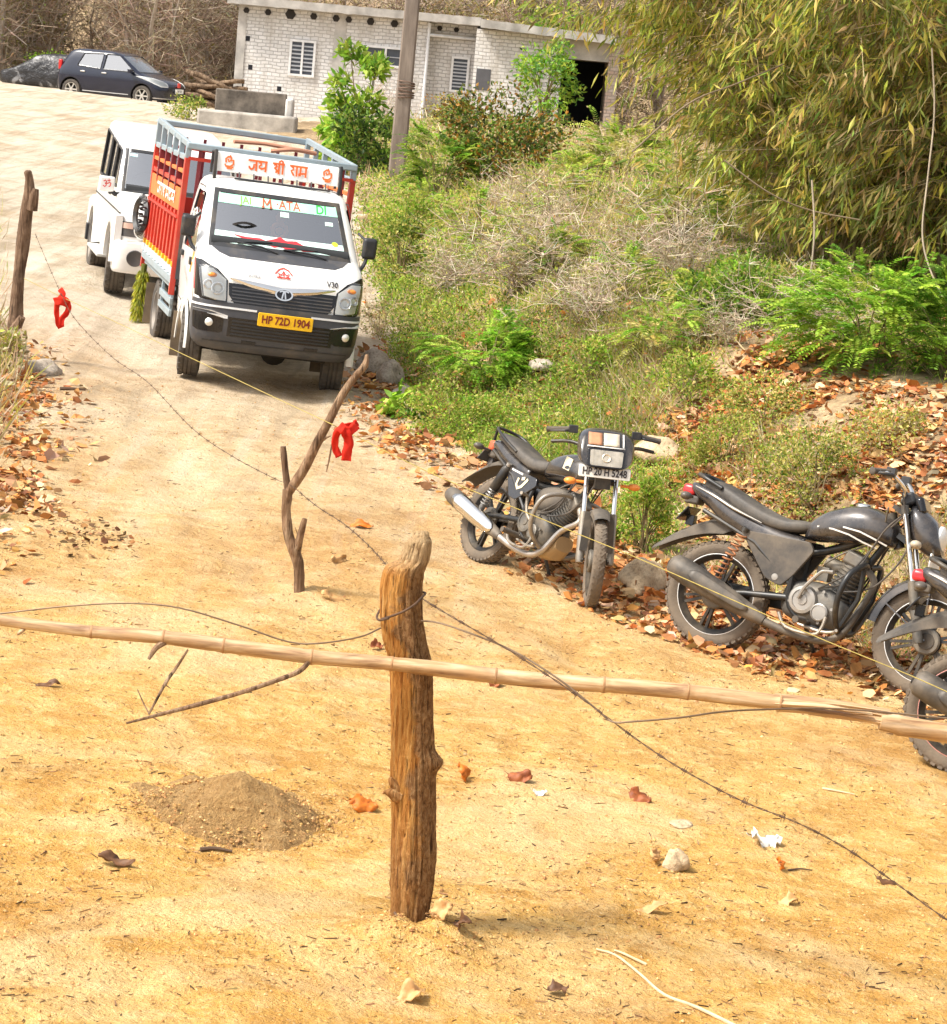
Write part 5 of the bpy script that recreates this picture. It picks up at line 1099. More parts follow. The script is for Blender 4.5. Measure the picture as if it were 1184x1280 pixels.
# ------------------------------------------------------------------ dark hatchback at the crest
NAVY=mat('navy_paint',(.006,.009,.024),.22,.0,.15,4,coat=.35,dust=.08,dustcol=(.20,.19,.18))
def hatch_levels():
    return [(.20,.66,-2.84,.74,.25,.08),(.30,.76,-2.92,.80,.28,.12),(.50,.79,-2.94,.83,.30,.14),(.65,.76,-2.93,.835,.30,.15),(.72,.69,-2.92,.835,.28,.15),(.80,.50,-2.91,.83,.26,.16),(.87,.24,-2.90,.82,.22,.15),(.92,.04,-2.88,.81,.18,.12),(.97,-.07,-2.86,.80,.16,.12),(1.20,-.42,-2.74,.735,.15,.10),(1.40,-.74,-2.62,.675,.14,.08),(1.46,-.88,-2.54,.64,.14,.08),(1.505,-1.12,-2.40,.56,.14,.08),(1.525,-1.40,-2.2,.42,.12,.05)]
def build_hatch():
    hb=thing('hatchback_car','glossy dark navy hatchback parked across the crest of the lane','car')
    L=Loft(hatch_levels(),rcr=.22,bowr=.06); mb=MB(); L.solid(mb); body=mb.build('body',NAVY,hb)
    wsp=rpoly([(-.68,.99),(.68,.99),(.58,1.41),(-.58,1.41)],.05); wins=[rpoly(p,.03) for p in ([(-.28,.97),(-.86,1.41),(-1.30,1.42),(-1.34,.97)],[(-1.42,.97),(-1.39,1.42),(-2.05,1.39),(-2.22,1.02)])]
    cs=[cutter(wsp,-1.1,.4,YZ)]+[cutter(p,-1,1,XZ) for p in wins]
    for wx in (0,-2.39): cs+=[disc_cutter(wx,.31,.36,-1,-.5),disc_cutter(wx,.31,.36,.5,1)]
    boolean_cut(body,cs)
    mb=MB(); mb.rowpatch([(.98+.44*k/6,-.70+.09*k/6,.70-.09*k/6) for k in range(7)],L.fn,-.004,12,.004); mb.build('windshield',glassmat('pale_glass',(.6,.72,.75),.32),body)
    mb=MB(); mb.rowpatch([(.955,-.70,.70),(.985,-.69,.69)],L.fn,.004,10,.005); mb.build('cowl',BLACKP,body)
    for sg in (-1,1):
        for p in wins:
            mb=MB(); vs=[(x,sg*(L.at(z)[2]-.012),z) for x,z in p]; mb.add(vs,[tuple(range(len(vs)))],False); w_=mb.build('side_window',glassmat('side_glass_pale',(.5,.55,.55),.25),body)
            mb=MB(); c=[Vector((x,sg*(L.at(z)[2]+.001),z)) for x,z in p]; c.append(c[0]); mb.tube(c,.014,6); mb.build('window_seal',BLACKG,w_)
        sf=L.side(sg); mb=MB()
        for xs in ((-.40,-.42),(-1.38,-1.38),(-2.06,-2.25)):
            p0,n0=sf(xs[0],.36);p1,n1=sf(xs[1],.95); mb.bar(p0,p1,.012,.004,up=n0)
        mb.build('door_seam',BLACKG,body)
        mb=MB(); p0,_=sf(-.45,.30);p1,_=sf(-2.0,.30); mb.bar(p0,p1,.02,.015,up=(0,sg,0)); mb.build('side_trim',mat('trim_silver',(.6,.6,.6),.3,.6),body)
        for xx in (-1.28,-2.0): mb=MB(); p,n=sf(xx,.86); mb.box(p+n*.015,(.16,.03,.035)); mb.build('door_handle',mat('handle_chrome',(.6,.58,.55),.3,.5),body,bevel=.006)
        mb=MB(); mb.box((-.36,sg*.92,.99),(.10,.17,.12)); mb.bar((-.40,sg*.80,.95),(-.37,sg*.87,.97),.05,.03); mb.build('side_mirror',NAVY,body,bevel=.025,seg=3)
        s=lambda a_,b_:tuple(sorted((sg*a_,sg*b_)))
        mb=MB(); mb.rowpatch([(.60,*s(.52,.74)),(.68,*s(.50,.90)),(.76,*s(.54,1.02)),(.83,*s(.66,1.08)),(.86,*s(.80,1.08))],L.fn,.008,10,.01,nr=2); hl=mb.build('headlight',REFL,hb); mb=MB(); mb.rowpatch([(.62,*s(.53,.72)),(.76,*s(.55,1.0)),(.855,*s(.80,1.07))],L.fn,.014,10,.004,nr=3); mb.build('lens',LENS,hl)
        mb=MB(); p,n=sf(-2.80,.95); mb.box((-2.82,sg*.72,1.0),(.12,.10,.30)); mb.build('tail_light',REDL,hb,bevel=.03)
        for wx in (0,-2.39):
            make_wheel(hb,(wx,sg*.72,.30),.30,.18,.20,sg,style='alloy',m=mat('hatch_alloy',(.48,.46,.42),.4,.5,dust=.3),tread=16)
            mb=MB(); mb.lathe([(.345,-.06),(.347,.0),(.365,.002),(.366,-.06)],(wx,sg*.825,.31),(0,sg,0),30,arc=(0,2*PI)); mb.build('wheel_arch',BLACKG,body)
    mb=MB(); mb.rowpatch([(.33,-.62,.62),(.40,-.66,.66),(.47,-.60,.60)],L.fn,.006,16,.006); mb.build('grille',BLACKG,hb)
    mb=MB(); mb.rowpatch([(.60,-.36,.36),(.68,-.42,.42)],L.fn,.006,14,.006); mb.build('grille',BLACKG,hb)
    mb=MB(); mb.rowpatch([(.26,-.95,.95),(.285,-.95,.95)],L.fn,.008,20,.01); mb.build('bumper_lip',mat('trim_silver2',(.62,.6,.58),.35,.3),hb)
    mb=MB(); mb.prism([(-.25,.44),(.25,.44),(.25,.57),(-.25,.57)],.815,.825,YZ); np_=mb.build('number_plate',PLATEW,hb); mb=MB(); text_into(mb,'HP 20',.1,lambda u,v,h:(.826+h,u,.505+v),.002); mb.build('lettering',INK,np_)
    mb=MB(); mb.box((.80,0,.68),(.03,.16,.14)); mb.build('plate_charm',REDP,hb,bevel=.03)
    mb=MB(); mb.tube([(-.30,-.6,.99),(-.30,.62,.99)],.05,8); mb.build('dashboard',INTER,body)
    for xx in (-1.05,-1.9):
        for yy in (-.36,.36): mb=MB(); mb.box((xx,yy,1.05),(.14,.46,.36)); mb.box((xx,yy,1.27),(.09,.24,.13)); mb.build('seat',SEATM,body,bevel=.03)
    a=R(70); p=Vector((-10.60,72.5,0)); p.z=H(p.x,p.y); orient(hb,p,(math.sin(a),-math.cos(a),.0),UP)
build_hatch()
def build_covered():
    L=Loft([(l[0]*.93,l[1],l[2],l[3]*1.02,l[4]+.05,l[5]) for l in hatch_levels()],rcr=.3,bowr=.08); mb=MB(); L.solid(mb)
    for i,p in enumerate(mb.v):
        q=Vector((p.x*1.3,p.y*1.3,p.z*2.6)); d=.05*mnoise.noise(q)+.03*mnoise.noise(q*2.7)+.03*abs(mnoise.noise(Vector((p.x*5+p.z*3,p.y*4,p.z*1.5)))); mb.v[i]=p+Vector((p.x+1.1,p.y*1.5,.5)).normalized()*d
    t=NT('tarpaulin'); c=t.coord(); n=t.noise(c,2.2,4,.6,.6); k=t.ramp(n,[(.42,(.010,.010,.012)),(.58,(.03,.03,.034)),(.66,(.24,.24,.25))]); t.link(k,t.p.inputs['Base Color']); t.p.inputs['Roughness'].default_value=.38; t.bump(t.noise(c,5,4,.6,.8),.8,.06)
    o=mb.build('covered_car',t.m,sharp=0); s=o.modifiers.new('sub','SUBSURF'); s.levels=1; s.render_levels=1
    a=R(-105); p=Vector((on_vplane(29,100,76).x,76.0,0)); p.z=H(p.x,p.y)-.12; orient(o,p,(math.sin(a),-math.cos(a),0),UP); o.scale=(.8,.85,.86)
    tag(o,'car wrapped in a creased black tarpaulin behind the navy hatchback','covered car')
build_covered()
# ------------------------------------------------------------------ motorcycles
MB_BLACK=mat('bike_black_paint',(.016,.015,.017),.22,0,.15,4,coat=.7,dust=.32,dustcol=(.30,.24,.17)); MB_GREY=mat('bike_graphite_paint',(.036,.034,.036),.24,.3,.2,4,coat=.7,dust=.36,dustcol=(.30,.24,.18))
MB_SEAT=mat('bike_seat',(.022,.021,.021),.48,0,.2,5,dust=.5,dustcol=(.30,.25,.19),bump=.15,bscale=120); MB_PLAST=mat('bike_plastic',(.030,.029,.029),.55,0,.2,6,dust=.6,dustcol=(.30,.24,.17)); MB_ENG=mat('engine_casting',(.13,.125,.115),.5,.55,.25,12,dust=.5,bump=.2); MB_SIL=mat('engine_silver',(.34,.32,.29),.42,.7,.1,10,dust=.35)
MB_FRAME=mat('bike_frame',(.018,.018,.018),.4,0,.2,8,dust=.3); MB_EXH=mat('exhaust_metal',(.42,.38,.34),.35,.8,.2,8,dust=.4); MB_MUFF=mat('muffler_black',(.06,.055,.05),.5,.3,.25,6,dust=.6,dustcol=(.33,.26,.18)); MB_GUARD=mat('dusty_guard',(.30,.27,.23),.35,.6,.2,10,dust=.5)
MB_TYRE=mat('bike_tyre',(.085,.072,.06),.9,0,.2,9,dust=.8,dustcol=(.25,.19,.13),bump=.4,bscale=90); MB_ALLOY=mat('black_alloy',(.022,.021,.021),.4,.2,.2,6,dust=.35); CREAM=mat('cream_sticker',(.70,.62,.42),.5); DECALW=mat('decal_white',(.72,.70,.66),.4)
def ringx(x, zc, hw, hh, p=2.6, n=20, yc=0, bot=None):
    out=[]
    for k in range(n):
        a=2*PI*k/n; c,s=math.cos(a),math.sin(a); hb=hh if s>=0 or bot is None else bot
        out.append(Vector((x,yc+hw*abs(c)**(2/p)*(1 if c>=0 else -1),zc+hb*abs(s)**(2/p)*(1 if s>=0 else -1))))
    return out
def smooth_st(st, n=4):
    """interpolate lofting stations"""
    A=np.array(st,float); P=[Vector((0,0,0))]; out=[]; m=len(A); Pd=np.vstack([2*A[0]-A[1],A,2*A[-1]-A[-2]])
    for i in range(1,m):
        for k in range(n):
            t=k/n; p0,p1,p2,p3=Pd[i-1],Pd[i],Pd[i+1],Pd[i+2]
            out.append(.5*((2*p1)+(p2-p0)*t+(2*p0-5*p1+4*p2-p3)*t*t+(3*p1-p0-3*p2+p3)*t**3))
    out.append(A[-1]); return out
def bike_wheel(t, c, r, w, rim, brake, silver_rim, nsp=6, tread='block', steer=None, parent=None, pink=False):
    c=Vector(c); o0=Vector((0,0,0)); mb=MB(); ax=(0,1,0); mb.mi=0
    mb.lathe([(rim*1.03,-w*.34),(rim*.93,-w*.27),(rim*.90,0),(rim*.93,w*.27),(rim*1.03,w*.34),(rim*.97,w*.36),(rim*.86,w*.12),(rim*.86,-w*.12),(rim*.97,-w*.36)],o0,ax,44,closed=True)
    for k in range(nsp):
        a=2*PI*k/nsp+.3
        for da in (-.10,.10):
            u=Vector((math.cos(a+da*1.2),0,math.sin(a+da*1.2))); u2=Vector((math.cos(a+da),0,math.sin(a+da))); mb.bar(u*.035,u2*(rim*.89),.016,.026,up=(0,1,0))
    mb.lathe([(0,-w*.62),(.045,-w*.62),(.05,-w*.4),(.05,w*.4),(.045,w*.62),(0,w*.62)],o0,ax,20)
    if silver_rim:
        mb.mi=1; mb.lathe([(rim*.985,-w*.365),(rim*1.03,-w*.35),(rim*1.03,-w*.33),(rim*.985,-w*.34)],o0,ax,44,closed=True); mb.lathe([(rim*.985,w*.365),(rim*1.03,w*.35),(rim*1.03,w*.33),(rim*.985,w*.34)],o0,ax,44,closed=True)
    wh=mb.build('wheel',[MB_ALLOY,mat('rim_line',(.62,.28,.24) if pink else (.68,.67,.65),.35,.3)],parent or t); wh.location=c
    mb=MB(); R_=r; hw=w/2
    prof=[(rim*1.0,-hw*.72),(rim+(r-rim)*.3,-hw*.98),(rim+(r-rim)*.62,-hw),(r-.010,-hw*.80),(r-.003,-hw*.5),(r,0),(r-.003,hw*.5),(r-.010,hw*.80),(rim+(r-rim)*.62,hw),(rim+(r-rim)*.3,hw*.98),(rim*1.0,hw*.72)]
    mb.lathe(prof,o0,ax,72)
    n=46 if tread=='block' else 40
    for k in range(n):
        for sg in (-1,1):
            a=2*PI*(k+(.5 if sg>0 else 0))/n; u=Vector((math.cos(a),0,math.sin(a))); tt=Vector((-math.sin(a),0,math.cos(a)))
            if tread=='block': 
                mb.box(u*(r-.001)+Vector((0,sg*hw*.28,0)),(.010,hw*.42,r*.075),Matrix((u,Vector((0,1,0)),tt)).transposed()); mb.box(u*(r-.010)+Vector((0,sg*hw*.78,0)),(.014,hw*.30,r*.085),Matrix((u,Vector((0,1,0)),tt)).transposed())
            else:
                d=(tt+Vector((0,sg*.9,0))).normalized(); mb.bar(u*(r+.0005)+Vector((0,sg*hw*.08,0))-d*.004,u*(r-.008)+Vector((0,sg*hw*.78,0))+tt*.03,.010,.006,up=u)
    mb.build('tyre',MB_TYRE,wh)
    mb=MB(); mb.lathe([(brake,-.005),(brake,.012),(brake*.9,.02),(0,.022)],(0,w*.30 if True else 0,0),ax,24); mb.lathe([(brake,.005),(brake,-.012),(brake*.9,-.02),(0,-.022)],(0,-w*.30,0),ax,24); mb.build('hub',MB_ENG,wh); return wh
def fender(mb, c, r0, w, a0, a1, n=26, drop=.035, flare=1.0):
    rows=[]
    for k in range(n+1):
        a=a0+(a1-a0)*k/n; u=Vector((math.cos(a),0,math.sin(a))); ww=w*(.75+.25*math.sin(PI*k/n)*flare+.0); row=[]
        for y,d in ((-1,-drop),(-.94,-drop*.35),(-.6,.0),(0,.006),(.6,0),(.94,-drop*.35),(1,-drop)): row.append(c+u*(r0+d)+Vector((0,y*ww,0)))
        rows.append(row)
    mb.grid(rows)
    inn=[[p-(p-c).normalized()*.004 for p in r_] for r_ in rows]; mb.grid([list(reversed(q)) for q in inn])
def build_bike(name, label, o, style, steer=0.0):
    """style 1: commuter with square lamp cowl; style 2: naked grey commuter. o: dict(loc, yaw, lean, scale)"""
    t=thing(name,label,'motorcycle'); wb=1.25; r=.305; RA=Vector((0,0,r)); FA=Vector((wb,0,r)); P=MB_BLACK if style==1 else MB_GREY
    hx,hz=.945,.86      # steering head
    axis=(Vector((hx,0,hz))-Vector((wb-.03,0,r))).normalized()
    rim=.232
    bike_wheel(t,RA,r,.092 if style==1 else .102,rim,.085,style!=1,tread='block',pink=o.get('pink',False))
    # everything that turns with the handlebar hangs on the steering assembly
    st=MB(); st.tube([Vector((hx,0,hz))-axis*.10,Vector((hx,0,hz))+axis*.10],.032,12); st.box((hx+.02,0,hz+.11),(.09,.20,.025),Matrix.Rotation(R(26),3,'Y')); st.box((hx+.075,0,hz-.04),(.08,.20,.03),Matrix.Rotation(R(26),3,'Y'))
    head=st.build('steering_head',MB_FRAME,t); pv=Vector((hx,0,hz))
    fw=bike_wheel(t,FA,r,.082,rim,.075,style!=1,tread='groove' if style==1 else 'groove',parent=head)
    for sg in (-1,1):
        y=sg*.098; mb=MB(); a=FA+Vector((-.035,0,.0)); top=Vector((hx+.045,0,hz+.13)); d=(top-a); mb.mi=0; q=lambda f:a+d*f+Vector((0,y,0))
        mb.tube([q(-.03),q(.0),q(.40),q(.44)],[.024,.028,.026,.024],12); mb.mi=1; mb.tube([q(.43),q(1.0)],.0165,12); mb.mi=0; mb.tube([q(.955),q(1.02)],.022,12); mb.build('fork_leg',[MB_GUARD if style==1 else MB_ENG,CHROME],head)
    mb=MB(); fender(mb,FA,r+.045,.075,R(10),R(172),drop=.05) if style==2 else fender(mb,FA,r+.035,.068,R(60),R(172),drop=.045)
    for sg in (-1,1): mb.bar(FA+Vector((-.02,sg*.085,.06)),FA+Vector((-.03,sg*.072,r+.01)),.05,.008,up=(1,0,0)); mb.bar(FA+Vector((-.0,sg*.085,.0)),FA+Vector((-.26,sg*.072,.16)),.012,.008,up=(1,0,0))
    mb.build('mudguard',MB_PLAST if style==1 else P,head)
    # handlebar
    bx,bz=hx-.015,hz+.165
    mb=MB(); mb.mi=0; RZ=.05 if style==1 else .125; mb.tube([(bx-.08,-.34,bz+RZ-.015),(bx-.03,-.22,bz+RZ),(bx+.04,-.11,bz+RZ*.5),(bx+.03,-.05,bz),(bx+.03,.05,bz),(bx+.04,.11,bz+RZ*.5),(bx-.03,.22,bz+RZ),(bx-.08,.34,bz+RZ-.015)],.0125,10,interp=5)
    hb=mb.build('handlebar',MB_FRAME if style==1 else CHROME,head)
    for sg in (-1,1):
        a=Vector((bx-.045,sg*.235,bz+.13)); b=Vector((bx-.10,sg*.375,bz+.11)); d=b-a
        mb=MB(); mb.tube([a,a+d*.1,a+d*.9,b,b+d*.03],[.019,.0175,.0175,.021,.014],12); mb.build('grip',RUBBER,hb)
        mb=MB(); mb.tube([a+Vector((.018,0,-.006)),a+Vector((.036,sg*.03,-.012)),b+Vector((.030,-sg*.02,-.006))],[.011,.009,.007],8); mb.box(a-d*.18+Vector((.005,0,0)),(.05,.06,.05)); mb.build('lever',BLACKP,hb,bevel=.006)
    # ---- frame and engine
    mb=MB(); mb.tube([(hx-.01,0,hz-.03),(.80,0,.56),(.775,0,.36),(.73,0,.26)],.021,10,interp=4); mb.tube([(hx-.03,0,hz+.01),(.70,0,.73),(.45,0,.64),(.12,0,.68),(-.1,0,.74)],.024,10,interp=4)
    for sg in (-1,1): mb.tube([(.46,sg*.10,.64),(.45,sg*.11,.48),(.47,sg*.10,.33),(.62,sg*.10,.245),(.75,sg*.06,.26)],.016,8,interp=4); mb.tube([(.45,sg*.11,.45),(.20,sg*.12,.64),(-.15,sg*.10,.76)],.013,8)
    mb.build('frame',MB_FRAME,t)
    mb=MB()
    for sg in (-1,1): mb.tube([(.47,sg*.095,.38),(.2,sg*.105,.35),(-.03,sg*.085,.305)],[.022,.018,.02],10)
    mb.tube([(.47,-.11,.38),(.47,.11,.38)],.02,8); mb.build('swingarm',MB_FRAME,t)
    for sg in (-1,1):
        a=Vector((-.005,sg*.125,.345)); b=Vector((.135,sg*.135,.70)); d=(b-a); u=d.normalized()
        mb=MB(); mb.tube([a,a+d*.12],[.022,.022],10); mb.mi=0; mb.tube([a+d*.02,a+d*.55],.012,8); mb.tube([b-d*.03,b+d*.03],.020,10); sh=mb.build('shock_absorber',MB_SIL if style==1 else MB_FRAME,t)
        if style==1: mb=MB(); mb.tube([a+d*.42,a+d*.46,a+d*.9,a+d*.96],[.022,.034,.034,.024],14); mb.build('shock_cover',MB_FRAME,sh)
        s0,s1=(.1,.46) if style==1 else (.12,.92); N=110; L_=(s1-s0); pts=[]; e1=u.orthogonal().normalized(); e2=u.cross(e1); turns=6 if style==1 else 10
        for k in range(N+1): q=2*PI*turns*k/N; pts.append(a+d*(s0+L_*k/N)+e1*(.027*math.cos(q))+e2*(.027*math.sin(q)))
        mb=MB(); mb.tube(pts,.0055,6); mb.build('spring',MB_SIL if style==1 else mat('rusty_spring',(.34,.13,.05),.6,.2,.2,20,dust=.4),sh)
    mb=MB(); cc=Vector((.60,0,.36)); mb.mi=0
    mb.loft([ringx(x,z,hw,hh,3.2,24) for x,z,hw,hh in smooth_st([(.40,.37,.05,.06),(.44,.375,.10,.10),(.56,.37,.125,.125),(.68,.36,.125,.125),(.76,.34,.10,.09),(.79,.335,.05,.05)],3)])
    ca=Vector((.70,0,.42)); cd=Vector((.30,0,.95)).normalized() if style==2 else Vector((.62,0,.78)).normalized(); e1=Vector((0,1,0)); e2=cd.cross(e1); eng=mb.build('engine',MB_ENG if style==2 else mat('engine_black',(.03,.029,.028),.5,.3,.2,10,dust=.6),t,sharp=50)
    mb=MB()
    for k in range(9):
        c=ca+cd*(.02+.022*k); rr=.092-.002*k; mb.loft([[c+e1*(rr*math.cos(2*PI*j/20)*(1.05))+e2*(rr*.95*math.sin(2*PI*j/20))+cd*h for j in range(20)] for h in (0,.007)],True,False)
    mb.tube([ca,ca+cd*.24],.066,16); mb.build('cylinder',MB_ENG,eng)
    c=ca+cd*.25; mb=MB(); mb.box(c,(.13,.15,.08),Matrix((e2,e1,cd)).transposed()); mb.build('cylinder_head',MB_ENG,eng,bevel=.015)
    for sg in (-1,1):
        mb=MB(); mb.lathe([(.084,.0),(.084,.02),(.076,.033),(.058,.036),(.056,.030),(.030,.030),(.028,.036),(0,.037)],(.55,sg*.115,.385),(0,sg,0),28); mb.lathe([(.052,.0),(.050,.03),(.042,.035),(.040,.030),(0,.031)],(.66,sg*.118,.335),(0,sg,0),24)
        for k in range(6): q=2*PI*k/6; mb.lathe([(.009,.0),(.009,.012),(0,.012)],(.60+.125*math.cos(q),sg*.126,.365+.10*math.sin(q)),(0,sg,0),8)
        mb.build('engine_cover',MB_SIL if style==2 else MB_ENG,eng)
    mb=MB(); mb.tube([(.60,.0,.62),(.66,.0,.60),(.72,-.0,.60)],[.035,.04,.03],12); mb.box((.60,0,.545),(.07,.09,.08)); mb.tube([(.60,-.05,.60),(.70,-.07,.68),(.88,-.06,.80),(.93,-.16,.98)],.006,6,interp=5); mb.build('carburettor',MB_ENG,eng,bevel=.004)
    mb=MB()
    for k,(yy,zz) in enumerate(((-.09,.96),(-.13,.94),(.10,.95),(.06,.92))): mb.tube([(hx+.06,yy,hz+.09),(hx-.02,yy*1.1,hz-.02),(.78,-.10 if k<2 else .09,.60-.05*k),(.62,-.12 if k<2 else .1,.46)],.0055,6,interp=6)
    mb.tube([(hx+.03,-.12,bz+.05),(hx+.12,-.10,.80),(hx+.02,-.11,.58),(.86,-.12,.50),(.74,-.13,.47)],.006,6,interp=6); mb.build('cable',RUBBER,t)
    # ---- exhaust on the right side
    yx=-.155; mb=MB(); mb.mi=0
    hd=c+Vector((.06,-.03,-.03)); mb.tube([hd,hd+Vector((.07,-.02,-.08)),(.865,-.075,.40),(.80,-.11,.245),(.70,-.125,.185),(.52,-.14,.19),(.34,yx,.225)],[.020,.020,.020,.021,.021,.022,.024],12,interp=5); ex=mb.build('exhaust_pipe',MB_EXH if style==1 else MB_MUFF,t)
    mb=MB(); A=Vector((.36,yx,.222)); B=Vector((-.33,yx-.035,.375)) if style==1 else Vector((-.24,yx-.035,.43)); d=B-A; rad=[(.0,.026),(.07,.036),(.22,.047),(.34,.055),(.80,.060),(.93,.058),(.985,.050),(1.0,.030)] if style==1 else [(0,.028),(.12,.042),(.3,.056),(.5,.066),(.85,.074),(.96,.068),(1,.045)]
    mb.mi=0; mb.tube([A+d*f for f,_ in rad],[q for _,q in rad],20,flat=1.0); mb.mi=1; mb.lathe([(.028,0),(.022,.012),(.020,-.02)],B,d,14)
    mu=mb.build('muffler',[MB_MUFF,UNDER],ex,sharp=60)
    mb=MB(); u=d.normalized(); n1=Vector((0,-1,0)); n1=(n1-u*n1.dot(u)).normalized(); n2=u.cross(n1)
    rows=[]
    for k in range(13):
        f=(.10 if style==1 else .2)+.72*k/12 if style==1 else .16+.62*k/12; rr=np.interp(f,[q for q,_ in rad],[q for _,q in rad])+.008; hw=(1.15 if style==1 else .55)*min(1,k/2+.3,(12-k)/2+.3); rows.append([A+d*f+(n1*math.cos(g)+n2*math.sin(g))*rr for g in [(-.55 if style==1 else -.9)*0+hw*(j/6*2-1)+.25*(1 if n2.z<0 else -1)*-1 for j in range(7)]])
    mb.grid(rows); hs=mb.build('heat_shield',CHROME if style==1 else MB_MUFF,mu); sm=hs.modifiers.new('thick','SOLIDIFY'); sm.thickness=.003
    # ---- tank, seat, panels, tail
    if style==1:
        tank=[(.47,.745,.07,.06),(.50,.76,.105,.085),(.58,.785,.125,.105),(.70,.805,.138,.118),(.80,.815,.140,.115),(.88,.81,.125,.10),(.93,.80,.09,.075),(.95,.795,.05,.045)]
    else: tank=[(.46,.755,.065,.05),(.50,.77,.10,.075),(.58,.80,.135,.105),(.70,.83,.155,.122),(.80,.845,.160,.118),(.89,.84,.145,.100),(.96,.82,.105,.075),(.985,.81,.05,.04)]
    mb=MB(); mb.loft([ringx(x,z,hw,hh,2.7,30,bot=hh*.75) for x,z,hw,hh in smooth_st(tank,4)]); tk=mb.build('fuel_tank',P,t,sharp=0)
    mb=MB(); zt=max(z+hh for _,z,_,hh in tank); mb.lathe([(.045,-.01),(.045,.01),(.038,.016),(0,.018)],(.74,0,zt-.006),(-.05,0,1),20); mb.build('fuel_cap',CHROME,tk)
    seat=[(-.17,.865,.045,.02),(-.15,.868,.095,.032),(-.06,.855,.118,.042),(.08,.815,.125,.050),(.22,.775,.125,.05),(.34,.755,.120,.052),(.46,.765,.105,.050),(.54,.80,.085,.042),(.57,.825,.05,.02)] if style==1 else [(-.19,.905,.04,.015),(-.17,.905,.085,.028),(-.08,.885,.108,.050),(.04,.838,.118,.058),(.18,.788,.120,.055),(.32,.765,.115,.045),(.43,.775,.10,.04),(.50,.79,.07,.025)]
    mb=MB(); mb.loft([ringx(x,z,hw,hh,3.4,26,bot=hh*.8) for x,z,hw,hh in smooth_st(seat,4)]); mb.build('seat',MB_SEAT,t,sharp=0)
    tail=[(-.23,.80,.04,.02),(-.20,.805,.085,.04),(-.09,.79,.115,.055),(.04,.745,.120,.062),(.20,.705,.112,.055),(.34,.69,.10,.04)] if style==1 else [(-.28,.88,.03,.015),(-.25,.875,.065,.035),(-.12,.83,.115,.066),(.0,.770,.13,.082),(.18,.705,.128,.085),(.34,.675,.122,.07),(.48,.69,.10,.035)]
    mb=MB(); mb.loft([ringx(x,z,hw,hh,2.8,26) for x,z,hw,hh in smooth_st(tail,4)]); tl=mb.build('tail_cowl',P,t,sharp=0)
    if style==2:
        for sg in (-1,1):
            mb=MB(); mb.tube([(-.23,sg*.085,.885),(-.09,sg*.128,.85),(.05,sg*.137,.80),(.22,sg*.13,.755)],[.006,.016,.016,.006],8,interp=4,flat=.6); mb.build('tail_stripe',MB_SIL,tl)
        mb=MB(); mb.tube([(-.06,.115,.90),(-.19,.10,.945),(-.25,.0,.955),(-.19,-.10,.945),(-.06,-.115,.90)],.013,10,interp=5); mb.build('grab_rail',MB_FRAME,t)
    else:
        mb=MB(); mb.tube([(.15,.125,.80),(.0,.135,.85),(-.16,.115,.905),(-.22,.06,.92),(-.22,-.06,.92),(-.16,-.115,.905),(.0,-.135,.85),(.15,-.125,.80)],.011,10,interp=5); mb.tube([(-.18,.11,.905),(-.20,.09,.83)],.01,8); mb.tube([(-.18,-.11,.905),(-.20,-.09,.83)],.01,8); mb.build('grab_rail',MB_FRAME,t)
    for sg in (-1,1):
        poly=[(.10,.70),(.48,.675),(.50,.62),(.40,.545),(.33,.49),(.24,.50),(.17,.60)] if style==1 else [(.10,.70),(.52,.705),(.555,.66),(.52,.60),(.46,.50),(.40,.43),(.30,.46),(.20,.58)]
        mb=MB(); mb.prism(rpoly(poly,.02),.10,.128,lambda a_,b_,h:(a_,sg*h,b_)); sp=mb.build('side_panel',P if style==1 else MB_PLAST,t,bevel=.014,seg=3)
        if style==1:
            f=lambda u,v,h:(.16+ (u if sg<0 else .30-u),sg*(.1285+h),.64+v)
            mb=MB(); strokes_into(mb,[[(.02,.042),(.10,.035),(.16,.03)]],.012,f); mb.build('decal',DECALW,sp)
            mb=MB(); strokes_into(mb,[[(.13,.0),(.125,-.045),(.15,-.07),(.19,-.05),(.235,.01)],[(.165,.0),(.20,.01)]],.022,f); mb.build('decal',CREAM,sp)
        else:
            mb=MB(); mb.lathe([(0,.004),(.018,.003),(.02,0)],(.36,sg*.128,.475),(0,sg,0),14); mb.build('panel_bolt',MB_SIL,sp)
            ff=lambda u,v,h:(u,sg*(np.interp(u,[q[0] for q in tank],[q[2] for q in tank])*(1-((v-.83)/.13)**2*.35)+.003+h),v)
            mb=MB(); strokes_into(mb,[[(.54,.80),(.64,.803),(.74,.79),(.82,.765),(.90,.745)],[(.70,.825),(.80,.818),(.88,.795),(.95,.77)]],.009,ff); mb.build('decal',DECALW,tk)
    # rear mudguard, lamp, plate
    mb=MB(); rows=[]
    for k in range(15):
        f=k/14; x=.10-.53*f; z=.745+.035*math.sin(PI*f)-(.24 if style==1 else .23)*f**1.5; w_=.085*(1-.25*f)
        sk=(.05 if style==1 else .085)*(1-.75*f**2)*min(1,.35+f*3); rows.append([Vector((x,y*w_,z-(sk if abs(y)>.97 else .02 if abs(y)>.9 else 0)-(.008 if abs(y)>.5 else 0))) for y in (-1,-.95,-.55,0,.55,.95,1)])
    mb.grid(rows); mb.grid([[p-Vector((0,0,.005)) for p in reversed(q)] for q in rows]); mg=mb.build('mudguard',MB_PLAST,t)
    e=rows[9][3]
    mb=MB(); n_=Vector((-.75,0,.66)); mb.box(e+Vector((-.035,0,.062)),(.008,.20,.11) if style==1 else (.010,.20,.10),Matrix.Rotation(R(35),3,'Y')); mb.box(e+Vector((-.01,0,.03)),(.05,.05,.06)); np_=mb.build('number_plate',DARKG if style==1 else BLACKG,mg,bevel=.003)
